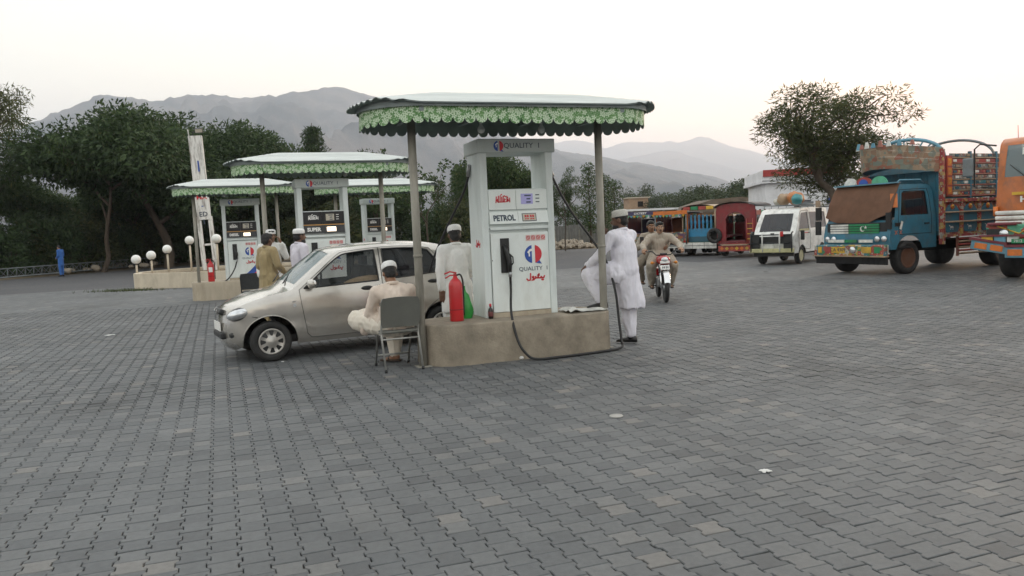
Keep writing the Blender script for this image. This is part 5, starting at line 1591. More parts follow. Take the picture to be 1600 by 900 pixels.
def blue_lorry():
    t = thing('decorated_lorry', 'blue decorated lorry with a brown tarpaulin over its windscreen', 'lorry', group='decorated lorries')
    W = 1.0                      # half width of the cab
    # x=0 front of bumper, near side at -y
    AXF, AXR = .95, 4.55
    for s_ in (-1, 1):
        wheel_parts(t, (AXF, s_*.86, .41), .41, .24, s_, hub='dish', rim_m=M_rimo)
        wheel_parts(t, (AXR, s_*.80, .41), .41, .40, s_, hub='dish', rim_m=M_rimo)
    bx(t, 'chassis', (3.0, 0, .62), (5.4, .9, .22), M_under)
    bx(t, 'front_axle', (AXF, 0, .41), (.12, 1.5, .12), M_under)
    # cab side with wheel arch and window
    out = [(.28, .62), (.26, .95), (.32, 1.22), (.42, 1.34), (.62, 2.02), (.72, 2.14), (.95, 2.20), (1.70, 2.20), (1.86, 2.14), (1.92, 2.0), (1.94, .62), (AXF+.50, .62)] + \
          [(AXF + .50*math.cos(a), .45 + .50*math.sin(a)) for a in [R(20 + 14*k) for k in range(11)]] + [(AXF-.50, .62)]
    win = [(.66, 1.44), (.80, 1.98), (.88, 2.03), (1.62, 2.03), (1.66, 1.98), (1.66, 1.44)]
    door = [(.60, .98), (.56, 1.34), (.74, 2.06), (1.72, 2.08), (1.76, 1.9), (1.76, .98)]
    res = panel_side(out, [('door', door), ('win', win)], None, .12)
    for s_ in (-1, 1):
        def pl(nm, part, m, parent, off=0.0):
            pts, tr = res[nm]; b = MB()
            yy = lambda z: W - max(0, z-1.4)*.16
            b.add([(x, s_*(yy(z)-off), z) for x, z in pts], [f if s_ < 0 else f[::-1] for f in tr]); return b.build(part, m, parent)
        pl('body', 'cab_side', T_teal, t); d_ = pl('door', 'door', T_teal, t); pl('win', 'window', M_gl, d_, .02)
        bx(d_, 'handle', (1.58, s_*(W+.012), 1.22), (.16, .02, .035), M_black)
        b = MB(); Q = densify(door, .1); Q.append(Q[0]); b.tube([(x, s_*(W - max(0, z-1.4)*.16 + .001), z) for x, z in Q], .007, 4, cap=False); b.build('shut_line', M_under, d_)
        for k in (0, 1):
            for a in (-.8, .8): bx(t, 'painted_cross', (.48 + .16*k if s_ < 0 else .4, s_*(W+.004), 1.03), (.13, .006, .025), T_pink, rot=(0, a, 0))
        bx(t, 'side_step', (.82, s_*(W-.02), .66), (.5, .06, .05), M_under)
        bx(t, 'quarter_vent', (.55, s_*(W+.004), 1.22), (.22, .008, .09), M_black); bx(t, 'white_flash', (.66, s_*(W+.007), 1.20), (.07, .008, .20), T_wht, rot=(0, .35, 0))
    # front of the cab
    prof = [(.28, .62), (.26, .95), (.32, 1.22), (.42, 1.34)]
    b = MB(); b.grid([[(x, y, z) for y in (-W, -.5, 0, .5, W)] for x, z in prof]); b.build('cab_front', T_teal, t)
    b = MB(); b.grid([[(x, y*(1 - max(0, z-1.4)*.16), z) for y in (-W, 0, W)] for x, z in [(.42, 1.34), (.62, 2.02)]]); b.build('windscreen', M_gl, t)
    b = MB(); b.grid([[(x, y*.88, z) for y in (-W, -.5, 0, .5, W)] for x, z in [(.62, 2.02), (.72, 2.14), (.95, 2.20), (1.70, 2.20), (1.92, 2.0)]]); b.build('cab_roof', T_teal, t)
    # grille painted as a flag: white bars, green bars, crescent and star
    for k in range(4):
        z = 1.235 - k*.062
        bx(t, 'grille_bar', (.285 - .01*k*0, .50, z), (.05, .56 - .06*k*0, .045), T_wht); bx(t, 'grille_bar', (.285, -.24, z), (.05, .90, .045), T_grn)
    cp = [(.07*math.cos(a), .07*math.sin(a)) for a in [R(50 + 26*k) for k in range(11)]] + [(.02 + .058*math.cos(a), .012 + .058*math.sin(a)) for a in [R(305 - 25*k) for k in range(10)]]
    front_fn(t, 'crescent', [(x + .22, z + 1.14) for x, z in cp], T_wht, .258, .008)
    st = []
    for k in range(10):
        a = PI/2 + k*PI/5; r_ = .045 if k % 2 == 0 else .02; st.append((.31 + r_*math.cos(a), 1.175 + r_*math.sin(a)))
    front_fn(t, 'star', st, T_wht, .258, .008)
    bx(t, 'grille_surround', (.30, 0, 1.14), (.03, 1.8, .30), M_black)
    for s_ in (-1, 1):
        for q in (.86, .66):
            b = MB(); b.lathe([(.075, 0), (.07, .03), (.0, .035)], (.25, s_*q, .885), M=Matrix.Rotation(-PI/2, 4, 'Y')); b.build('headlight', M_lamp, t)
    bx(t, 'lamp_board', (.30, 0, .885), (.06, 1.9, .17), T_teal2)
    for y, w_, m in ((.55, .5, T_wht), (.1, .35, T_grn), (-.35, .4, T_wht)): bx(t, 'painted_rail', (.21, y, .84), (.03, w_, .07), m)
    # bumper
    bp = bx(t, 'bumper', (.06, 0, .62), (.14, 2.16, .27), A_mix, bev=.02)
    for y, m, w_ in ((.88, T_yel, .12), (.62, T_red, .2), (.30, T_yel, .42), (-.14, T_red, .18), (-.56, T_yel, .26), (-.86, T_grn, .16)): bx(bp, 'painted_panel', (-.016, y, .63), (.012, w_, .15), m)
    b = text_mb('CA 4309', .13, M=Matrix.Translation((-.026, .30, .63)) @ Matrix.Rotation(-PI/2, 4, 'Z')); b.build('plate_characters', M_dkpr, bp)
    b = MB(); b.lathe([(.085, 0), (.08, .03), (.0, .04)], (-.02, -.16, .63), M=Matrix.Rotation(-PI/2, 4, 'Y')); b.build('spot_lamp', M_lamp, bp)
    bx(bp, 'lower_edge', (.03, 0, .475), (.16, 2.2, .03), T_wood)
    rb = MB()
    for k in range(54): rb.box((.06, -1.06 + k*.04, .37), (.02, .026, .17 + .03*math.sin(k*1.7)))
    sk = rb.build('chain_fringe', M_rub, t); sk['kind'] = 'stuff'
    bx(t, 'mud_skirt', (.12, 0, .37), (.03, 2.1, .20), M_rub)
    # tarpaulin thrown over the windscreen
    b = MB(); rows = []
    for j in range(15):
        v = j/14; row = []
        for i in range(23):
            u = -1 + 2*i/22
            x = .74 - .40*v; z = 2.245 - .10*v - .80*v**1.25
            x -= .05*math.sin(PI*v)*(1-.4*u*u) + .02
            sag = .10*(1-u*u)*v*v*0 + .13*(u+.1)**2*(v**3)
            y = -u*(.94 + .05*v)
            z += sag*(1 if u < .2 else 1.4) + .022*noise.noise((u*4, v*3, 1)) + .02*math.sin(u*7 + v*4)*v - .10*v*v*(1-u*u)
            row.append((x + .02*noise.noise((u*5, v*6, 4)), y, z))
        rows.append(row)
    b.grid(rows); b.grid([[(x+.012, y, z-.008) for x, y, z in r] for r in rows][::-1]); o = b.build('tarpaulin', M_tarp, t)
    bx(t, 'orange_plate', (.50, -.93, 1.80), (.03, .16, .34), T_org, rot=(0, .25, .7))
    # fish-shaped ornaments above the roof and mirrors
    for y, m, w_ in ((.50, T_wht, .2), (.10, T_red, .26), (-.36, T_mint, .24)):
        pts = [(y*-1 + w_*math.cos(a), 2.24 + .19*max(0, math.sin(a))) for a in [PI*k/10 for k in range(11)]]
        front_fn(t, 'roof_ornament', pts, m, .72, .03)
    front_fn(t, 'roof_ornament', [(-.10 + .14*math.cos(a), 2.26 + .12*math.sin(a)) for a in [PI*k/8 for k in range(9)]], M_blue, .685, .01)
    tb(t, 'roof_rail', [(.75, -.80, 2.22), (.85, -.82, 2.30), (1.6, -.82, 2.30), (1.72, -.80, 2.22)], .018, T_sky); tb(t, 'roof_rail', [(.75, .80, 2.22), (.85, .82, 2.30), (1.6, .82, 2.30), (1.72, .80, 2.22)], .018, T_sky)
    bx(t, 'sun_visor', (.66, 0, 2.235), (.2, 1.85, .03), T_sky)
    for s_ in (1,):
        bx(t, 'mirror', (.30, s_*1.20, 1.55), (.05, .17, .34), M_black); bx(t, 'mirror_ornament', (.28, s_*1.20, 1.82), (.04, .13, .17), T_wood); tb(t, 'mirror_arm', [(.45, s_*.95, 1.75), (.32, s_*1.2, 1.74)], .012, M_black)
        bx(t, 'black_tassel', (.24, s_*1.16, 1.18), (.05, .16, .36), M_rub)
    bx(t, 'black_tassel', (.28, -.96, 1.32), (.05, .14, .40), M_rub)
    # load body
    X0, X1, Y = 2.02, 6.2, 1.12
    bx(t, 'body_floor', ((X0+X1)/2, 0, .95), (X1-X0, 2*Y-.1, .10), T_teal2)
    for k in range(11):
        y = -1.04 + k*.208; bx(t, 'headboard_plank', (X0, y, 1.75), (.04, .196, 1.5), T_teal)
    for s_ in (-1, 1):
        pn = bx(t, 'side_board', ((X0+X1)/2, s_*(Y-.03), 1.30), (X1-X0-.04, .03, .84), A_red)
        n_ = 6; w_ = (X1-X0)/n_
        for k in range(n_):
            xc = X0 + w_*(k+.5); h = w_*.38
            poly = [(xc-h*.75, .96), (xc+h*.75, .96), (xc+h, 1.07), (xc+h, 1.50), (xc+h*.55, 1.63), (xc, 1.69), (xc-h*.55, 1.63), (xc-h, 1.50), (xc-h, 1.07)]
            a_ = panel_fn(pn, 'painted_arch', poly, T_teal, s_*(Y-.03) - (.017 if s_ < 0 else -.037)); 
            if s_ < 0:
                b = MB(); b.lathe([(.075, 0), (.07, .012), (0, .014)], (xc, -Y-.008, 1.60), n=14, M=Matrix.Rotation(PI/2, 4, 'X')); b.build('flower', T_org, pn)
                b = MB(); b.lathe([(.04, 0), (0, .006)], (xc+.01, -Y-.022, 1.615), n=10, M=Matrix.Rotation(PI/2, 4, 'X')); b.build('flower_heart', T_yel, pn)
                b = MB(); b.ell((xc-.02, -Y-.010, 1.09), (.075, .006, .028)); b.ell((xc-.10, -Y-.010, 1.125), (.028, .006, .018), rot=(0, .6, 0))
                for q in (-.07, -.04, .02, .05): b.box((xc+q-.01, -Y-.010, 1.05), (.012, .008, .06), rot=(0, .2, 0))
                hm_ = remesh(b, .008, 1, 'white_horse', T_wht); ho = bpy.data.objects.new('white_horse', hm_); C.objects.link(ho); ho.parent = pn
            bx(pn, 'divider', (xc - w_/2 + .02, s_*(Y+.005), 1.30), (.07, .05, .86), A_red)
        for z in (1.22, 1.46): tb(pn, 'rub_rail', [(X0, s_*(Y+.045), z), (X1, s_*(Y+.045), z)], .022, T_wood)
        bx(pn, 'top_band', ((X0+X1)/2, s_*(Y+.012), 1.755), (X1-X0, .06, .085), A_red); bx(pn, 'bottom_band', ((X0+X1)/2, s_*(Y+.012), .885), (X1-X0, .06, .07), A_red)
        # lattice of small painted boards above
        mixc = [T_pink, T_teal2, T_grey, T_red, T_wood, T_grey]
        for r_ in range(8):
            z = 1.86 + r_*.135
            tb(t, 'side_rail', [(X0, s_*Y, z), (X1, s_*Y, z)], .016, T_wood if r_ % 2 else T_pink)
            bx(t, 'side_plank', ((X0+X1)/2 + .12, s_*(Y-.012), z + .066), (X1-X0-.3, .022, .085), [A_red, A_grey, A_teal, A_grey][r_ % 4] if r_ != 6 else T_red)
            for k in range(9): bx(t, 'rail_block', (X0 + .45 + k*.43 + .09*(r_ % 2), s_*(Y+.004), z + .066), (.13, .022, .06), [T_wht, T_teal2, T_wood][(k+r_) % 3])
        bx(t, 'side_lining', ((X0+X1)/2, s_*(Y-.045), 2.34), (X1-X0-.1, .025, 1.06), T_teal2)
        for k in range(5): bx(t, 'stanchion', (X0 + .03 + k*(X1-X0-.06)/4, s_*(Y-.02), 2.36), (.06, .07, 1.22), T_teal if k else T_pink)
        bx(t, 'corner_post', (X0-.03, s_*(Y+.0), 1.85), (.09, .11, 2.34), A_red)
    pl_ = bx(t, 'lettered_board', (X0+.16, -Y-.05, 2.36), (.20, .04, .98), T_red)
    for k in range(4):
        q = bx(pl_, 'letter_panel', (X0+.16, -Y-.074, 2.70 - k*.235), (.15, .014, .19), T_org); 
        strokes_mb([[(-.04, .05), (.03, .055), (.035, -.01), (-.03, -.05)], [(.0, .02)]], .018, Matrix.Translation((X0+.16, -Y-.083, 2.70 - k*.235))).build('lettering', T_yel, q)
    # ladder-like guard under the floor
    for r_ in range(6): tb(t, 'guard_bar', [(X0+.62, -Y+.02-.004*r_, .79 - r_*.075), (X0+2.15, -Y+.02-.004*r_, .79 - r_*.075)], .026, T_wood if r_ % 2 else T_red)
    bx(t, 'guard_post', (X0+.64, -Y+.06, .60), (.05, .05, .50), T_pink); bx(t, 'guard_post', (X0+2.13, -Y+.06, .60), (.05, .05, .50), T_pink)
    # crown over the cab: curved planked board leaning forward
    for r_ in range(4):
        b = MB(); rows = []
        for lay in (0, 1):
            for e_ in (0, 1):
                z = 2.46 + r_*.15 + (.147 if e_ else 0); row = []
                for k in range(21):
                    q = -1 + 2*k/20
                    fx = .98*(1 - abs(q)**2.6)
                    row.append((X0 - fx - .12*((z-2.5)/.7)*(1-abs(q)**3) + (.03 if lay else 0), q*Y, z + .22*(abs(q)**2.2)*0 + .16*(1-abs(q)**2)))
                rows.append(row)
        b.grid(rows[:2]); b.grid(rows[2:][::-1]); b.grid([rows[1], rows[3]]); b.grid([rows[2], rows[0]])
        b.build('crown_plank', A_cream, t)
    b = MB(); b.grid([[(X0 - .98*(1-abs(q)**2.6)*s_, q*Y*.99, 2.52 + .15*(1-q*q)) for q in [-1 + .1*k for k in range(21)]] for s_ in (0, .5, 1)]); b.build('crown_floor', T_teal2, t)
    for q in range(9):
        y = -.8 + q*.2; fx = .98*(1 - abs(y/Y)**2.6); a_ = .10 + .05*(q % 2)
        front_fn(t, 'crown_finial', [(-y-.07, 3.16), (-y+.07, 3.16), (-y+.03, 3.20 + a_*.8), (-y-.03, 3.20 + a_*.8)], [T_pink, T_sky, T_wht][q % 3], X0 - fx - .10, .025)
    for xh, m, rr in ((X0+.05, T_sky, .045), (X0+2.0, T_grey, .035)):
        tb(t, 'hoop', [(xh, Y*math.cos(a), 2.86 + .50*math.sin(a)) for a in [PI*k/22 for k in range(23)]], rr, m)
    b = MB()
    for k in range(1, 12):
        a = PI*k/12; b.tube([(X0+.05, Y*.97*math.cos(a), 2.86 + .47*math.sin(a)), (X0+.05, Y*.78*math.cos(a), 2.86 + .30*math.sin(a))], .02, 5)
    b.build('hoop_lattice', T_sky, t)['kind'] = 'stuff'
    return t
bl = blue_lorry()
wn = G(1420, 428); BR = R(26)
bl.rotation_euler = (0, 0, BR)
_o = Matrix.Rotation(BR, 3, 'Z') @ Vector((.95, -.98, 0)); bl.location = (wn.x - _o.x, wn.y - _o.y, 0)

def orange_lorry():
    t = thing('decorated_lorry', 'orange-cabbed lorry cut off by the right edge, with green painted nose', 'lorry', group='decorated lorries')
    W = 1.15
    for s_ in (-1, 1):
        wheel_parts(t, (1.25, s_*.98, .50), .50, .28, s_, hub='dish', rim_m=M_rimo); wheel_parts(t, (5.2, s_*.92, .50), .50, .5, s_, hub='dish', rim_m=M_rimo)
    bx(t, 'chassis', (3.4, 0, .72), (5.8, 1.0, .25), M_under)
    # cab: rounded cab-over shape
    prof = smooth2([(.62, 1.15), (.60, 1.45), (.62, 1.75), (.66, 2.0), (.80, 2.75), (.95, 2.95), (1.25, 3.02), (2.1, 3.03)], 4)
    b = MB(); rows = []
    for x, z in prof:
        rows.append([(x + .16*abs(q)**3.5, q*(W - .03*(z > 2.2)*(z-2.2)*4*.3), z) for q in [-1 + .125*k for k in range(17)]])
    n0 = next(i for i, (x, z) in enumerate(prof) if z > 2.02); n1 = next(i for i, (x, z) in enumerate(prof) if z > 2.78)
    vs = [p for r in rows for p in r]; bf, gf_ = [], []
    for i in range(len(rows)-1):
        for j in range(16):
            (gf_ if n0 <= i < n1 and 1 <= j < 15 else bf).append((i*17+j, (i+1)*17+j, (i+1)*17+j+1, i*17+j+1))
    b.add(vs, bf, 0, True)
    for s_ in (-1, 1):
        sp = [(x + .16, z) for x, z in prof] + [(2.15, 3.03), (2.15, 1.15)]
        b.prism(sp, 0, .03, M=Matrix.Translation((0, s_*(W-.01) + .015, 0)) @ Matrix.Rotation(PI/2, 4, 'X'))
    b.build('cab', T_cab, t)
    us = sorted({i for f in gf_ for i in f}); ix = {v: k for k, v in enumerate(us)}
    b = MB(); b.add([(vs[i][0]+.004, vs[i][1], vs[i][2]) for i in us], [[ix[i] for i in f] for f in gf_], 0, True); ws = b.build('windscreen', M_glw, t)
    b = text_mb('MASHA ALLAH', .20, M=Matrix.Translation((.735, 0, 2.68)) @ Matrix.Rotation(-PI/2, 4, 'Z') @ Matrix.Rotation(-.2, 4, 'X'), bold=.004); b.build('lettering', T_wht, ws)
    for y in (-.5, .45): tb(ws, 'wiper', [(.645, y, 2.03), (.70, y+.42, 2.42)], .010, M_black)
    b = text_mb('HINO', .17, M=Matrix.Translation((.592, .35, 1.68)) @ Matrix.Rotation(-PI/2, 4, 'Z'), bold=.006, sx=1.4); b.build('maker_lettering', T_wht, t)
    bx(t, 'yellow_strip', (.595, .55, 1.81), (.02, .5, .06), T_yel)
    for k in range(3): bx(t, 'white_trim', (.56, .35, 1.20 + k*.105), (.14, 1.5, .085), T_wht, bev=.03)
    bx(t, 'air_intake', (.59, 0, 1.47), (.05, .9, .16), M_black); tb(t, 'side_reflector', [(.68, 1.14, 1.55), (.68, 1.14, 1.35)], .05, T_org)
    # jutting green nose shelf with decorated bumper
    ns = bx(t, 'painted_nose', (.42, 0, 1.02), (.36, 2.36, .30), art('painted_mint_motif', [(.09, .36, .22), (.11, .42, .27), (.08, .32, .20), (.28, .06, .04), (.12, .44, .28)], 6), bev=.03)
    for y, m in ((.45, T_red), (.2, T_grn), (-.1, T_red), (.32, T_yel), (-.4, T_grn)): bx(ns, 'painted_leaf', (.236, y, 1.05), (.012, .10, .10), m, rot=(.78, 0, 0))
    tb(ns, 'painted_vine', [(.232, .95, 1.14), (.232, .55, .98), (.232, .35, 1.12), (.232, .05, .95)], .014, T_yel)
    bx(t, 'nose_top_pad', (.36, .86, 1.185), (.40, .55, .06), T_mar, bev=.02)
    for s_ in (-1, 1):
        bx(t, 'lamp_housing', (.30, s_*.95, 1.0), (.16, .42, .17), M_black); b = MB(); b.lathe([(.09, 0), (.085, .03), (0, .045)], (.21, s_*.82, .985), M=Matrix.Rotation(-PI/2, 4, 'Y')); b.build('headlight', M_lamp, t)
    bp = bx(t, 'bumper', (.10, 0, .60), (.16, 1.5, .22), T_sky, bev=.015)
    for s_ in (-1, 1):
        e_ = bx(bp, 'bumper_end', (.10, s_*1.06, .72), (.16, .68, .20), T_sky, rot=(s_*.18, 0, 0), bev=.015)
        for k in range(2): bx(e_, 'red_lozenge', (.015, s_*(.90 + .30*k), .69 + .05*k), (.012, .24, .12), T_org, rot=(s_*.18, 0, 0), bev=.004)
        bx(e_, 'maroon_edge', (.09, s_*1.06, .845), (.19, .72, .05), T_mar, rot=(s_*.18, 0, 0))
    for k in range(4): bx(bp, 'red_lozenge', (.015, -.55 + k*.37, .60), (.012, .27, .13), T_org, bev=.004)
    bx(bp, 'maroon_edge', (.09, 0, .735), (.19, 1.5, .05), T_mar)
    for y, m in ((1.08, T_yel), (.84, T_sky), (.60, T_wht)): bx(bp, 'painted_tile', (.04, y, .875), (.03, .21, .12), m); 
    bx(bp, 'tile_shelf', (.06, .8, .95), (.12, .85, .035), T_mar)
    pl_ = bx(bp, 'green_plate', (.02, .50, .835), (.02, .24, .09), T_grn); b = text_mb('7812', .08, M=Matrix.Translation((.008, .50, .835)) @ Matrix.Rotation(-PI/2, 4, 'Z')); b.build('plate_characters', T_wht, pl_)
    # mirror on a bent arm at the far side
    tb(t, 'mirror_arm', [(.75, 1.15, 2.85), (.55, 1.40, 2.90), (.52, 1.50, 2.80), (.52, 1.50, 2.0), (.66, 1.16, 1.95)], .018, M_black); bx(t, 'mirror', (.50, 1.62, 2.42), (.06, .22, .40), T_grey, bev=.03)
    tb(t, 'grab_bar', [(.60, .55, 2.15), (.40, .2, 1.95), (.42, .1, 1.8)], .02, T_grey)
    tb(t, 'antenna', [(.95, .8, 2.98), (.93, .8, 3.25)], .006, M_red)
    # load body behind
    bx(t, 'load_floor', (4.3, 0, 1.05), (4.0, 2.4, .1), T_red)
    for s_ in (-1, 1):
        for k in range(8): bx(t, 'side_plank', (4.3, s_*1.18, 1.2 + k*.22), (4.0, .04, .20), [T_red, T_teal, T_org, T_teal2][k % 4])
        for k in range(5): bx(t, 'stanchion', (2.36 + k*.97, s_*1.21, 2.0), (.07, .06, 1.9), T_yel)
    for k in range(8): bx(t, 'headboard_plank', (2.32, 0, 1.2 + k*.22), (.04, 2.36, .20), [T_mar, T_teal2][k % 2])
    return t
ol = orange_lorry(); OR = R(40); ol.rotation_euler = (0, 0, OR)
c_ = D(1517, 388, 17.0); _o = Matrix.Rotation(OR, 3, 'Z') @ Vector((.05, 1.40, 0)); ol.location = (c_.x - _o.x, c_.y - _o.y, 0)

# ------------------------------------------------------------------ white van with a cage bumper and a loaded roof
def white_van():
    t = thing('white_van', 'small white van with black cage bumper and luggage rack', 'van')
    Wv = .70; AF, AR, r = .62, 2.45, .275
    M_vw = P_('van_white', .74, .74, .71, .35); M_vy = P_('faded_yellow', .50, .48, .26)
    for s_ in (-1, 1):
        wheel_parts(t, (AF, s_*.60, r), r, .15, s_, hub='dish', rim_m=M_rimy); wheel_parts(t, (AR, s_*.60, r), r, .15, s_, hub='dish', rim_m=M_rimy)
    prof = smooth2([(.06, .36), (.02, .60), (.05, .88), (.16, 1.04), (.56, 1.60), (.70, 1.72), (1.0, 1.77), (2.2, 1.80), (3.05, 1.77), (3.15, 1.65), (3.20, 1.0), (3.20, .36)], 3)
    ar = lambda cx: [(cx + .34*math.cos(a), r + .34*math.sin(a)) for a in [R(15 + 15*k) for k in range(11)]]
    out = prof + ar(AR) + ar(AF)
    wf = [(.42, 1.10), (.68, 1.56), (.76, 1.62), (1.30, 1.64), (1.30, 1.10)]; wr_ = [(1.42, 1.12), (1.42, 1.64), (2.9, 1.64), (2.95, 1.12)]
    df = [(.36, .46), (.34, 1.0), (.64, 1.62), (.74, 1.68), (1.36, 1.70), (1.36, .46), (1.0, .46)]
    res = panel_side(out, [('door', df), ('wf', wf), ('wr', wr_)], None, .1)
    yy = lambda x, z: Wv*(1 - .12*max(0, (.35-x)/.35)**2) - max(0, z-1.0)*.12
    for s_ in (-1, 1):
        def pl(nm, part, m, par, off=0):
            pts, tr = res[nm]; b = MB(); b.add([(x, s_*(yy(x, z)-off), z) for x, z in pts], [f if s_ < 0 else f[::-1] for f in tr], 0, True); return b.build(part, m, par)
        pl('body', 'body_side', M_vw, t); d_ = pl('door', 'door', M_vw, t); pl('wf', 'window', M_gl, d_, .012); pl('wr', 'rear_side_window', M_gl, t, .012)
        b = MB(); Q = densify(df, .08); Q.append(Q[0]); b.tube([(x, s_*(yy(x, z)+.001), z) for x, z in Q], .006, 4, cap=False); b.build('shut_line', M_under, d_)
        bx(d_, 'handle', (1.22, s_*(Wv+.006), .98), (.13, .016, .03), M_black); bx(d_, 'red_flash', (.95, s_*(Wv+.004), .98), (.4, .006, .025), M_red); bx(d_, 'yellow_band', (.85, s_*(Wv-.006), 1.075), (.85, .012, .07), M_vy)
        tb(t, 'mirror_arm', [(.46, s_*.66, 1.06), (.36, s_*.80, 1.02)], .012, M_black); bx(t, 'mirror', (.34, s_*.82, .92), (.06, .12, .30), M_black, bev=.02)
    b = MB(); rows = [[(x - .05*(1-q*q), q*yy(x, z), z + .015*(1-q*q)) for q in [-1 + .25*k for k in range(9)]] for x, z in prof]
    vs = [p for r_ in rows for p in r_]; bf, gf_ = [], []
    for i in range(len(prof)-1):
        for j in range(8):
            zc = (prof[i][1]+prof[i+1][1])/2
            (gf_ if 1.08 < zc < 1.60 and prof[i][0] < 1 and 0 < j < 7 else bf).append((i*9+j, (i+1)*9+j, (i+1)*9+j+1, i*9+j+1))
    b.add(vs, bf, 0, True); b.build('body_shell', M_vw, t); us = sorted({i for f in gf_ for i in f}); ix = {v: k for k, v in enumerate(us)}
    b = MB(); b.add([vs[i] for i in us], [[ix[i] for i in f] for f in gf_], 0, True); ws = b.build('windscreen', M_gl, t)
    bx(ws, 'dashboard_cloth', (.26, 0, 1.08), (.12, 1.1, .06), mat('pink_cloth', (.45, .28, .36), .9))
    for y in (-.3, .25): tb(ws, 'wiper', [(.20, y, 1.09), (.30, y+.32, 1.23)], .008, M_black)
    bx(t, 'grille', (-.045, 0, .80), (.03, 1.05, .20), M_black); bx(t, 'number_plate', (-.10, .12, .60), (.02, .34, .13), T_wht); bx(t, 'badge', (-.04, 0, .98), (.02, .12, .06), M_black)
    for s_ in (-1, 1):
        bx(t, 'headlight', (-.02, s_*.48, .78), (.05, .22, .16), M_lamp, bev=.02)
        for q in (.28, .66): tb(t, 'cage_bar', [(-.16, s_*q, .42), (-.19, s_*q, .62), (-.17, s_*q, 1.0), (-.06, s_*q, 1.04)], .026, M_black if q > .5 else T_wht)
        bx(t, 'cage_mesh', (-.13, s_*.52, .72), (.03, .26, .50), M_black)
    tb(t, 'cage_bar', [(-.17, -.66, .96), (-.18, .66, .96)], .018, M_black); tb(t, 'cage_bar', [(-.18, -.66, .70), (-.18, .66, .70)], .018, M_black)
    bx(t, 'bumper', (-.12, 0, .46), (.12, 1.42, .13), M_vy, bev=.02); bx(t, 'red_reflector', (-.2, -.36, .98), (.03, .1, .16), M_exting, bev=.03)
    bx(t, 'front_skirt', (.04, 0, .34), (.06, 1.3, .14), M_black); bx(t, 'underbody', (1.6, 0, .36), (3.0, 1.2, .10), M_under)
    for x in (.8, 1.4, 2.0, 2.7): tb(t, 'rack_bar', [(x, -.60, 1.79), (x, -.58, 1.88), (x, .58, 1.88), (x, .60, 1.79)], .014, T_grey)
    for s_ in (-1, 1): tb(t, 'rack_rail', [(.7, s_*.58, 1.89), (2.9, s_*.58, 1.89)], .014, T_grey)
    return t
van = white_van(); VR = R(50); van.rotation_euler = (0, 0, VR)
wv_ = G(1252, 412); _o = Matrix.Rotation(VR, 3, 'Z') @ Vector((.62, -.66, 0)); van.location = (wv_.x - _o.x, wv_.y - _o.y, 0)
def van_pt(x, y, z): return van.location + Matrix.Rotation(VR, 3, 'Z') @ Vector((x, y, z))
for (x, y, z, d, m, lab) in ((1.2, -.30, 1.90, (.30, .26, .22), P_('orange_sack', .45, .17, .05), 'orange bundle on the white van roof'), (1.3, .12, 1.90, (.26, .22, .20), P_('tan_sack', .34, .24, .15), 'tan bundle on the white van roof'),
                             (1.0, -.62+.2, 1.90, (.24, .16, .17), P_('teal_sack', .05, .25, .27), 'teal bundle on the white van roof'), (1.6, .35, 1.90, (.40, .20, .12), P_('pale_roll', .48, .46, .40), 'pale rolled mat on the white van roof')):
    b = MB(); b.ell((0, 0, d[2]*.95), d, n=18, m=12); me = b.mesh('luggage_bundle', m)
    for v_ in me.vertices: v_.co += v_.normal*.05*noise.noise(v_.co*7 + Vector((x*9, 0, 0)))
    o = bpy.data.objects.new('luggage_bundle', me); C.objects.link(o); o.location = van_pt(x, y, z-.01); o.rotation_euler = (0, 0, VR); tag(o, lab, 'bundle', 'bundles on the van roof')

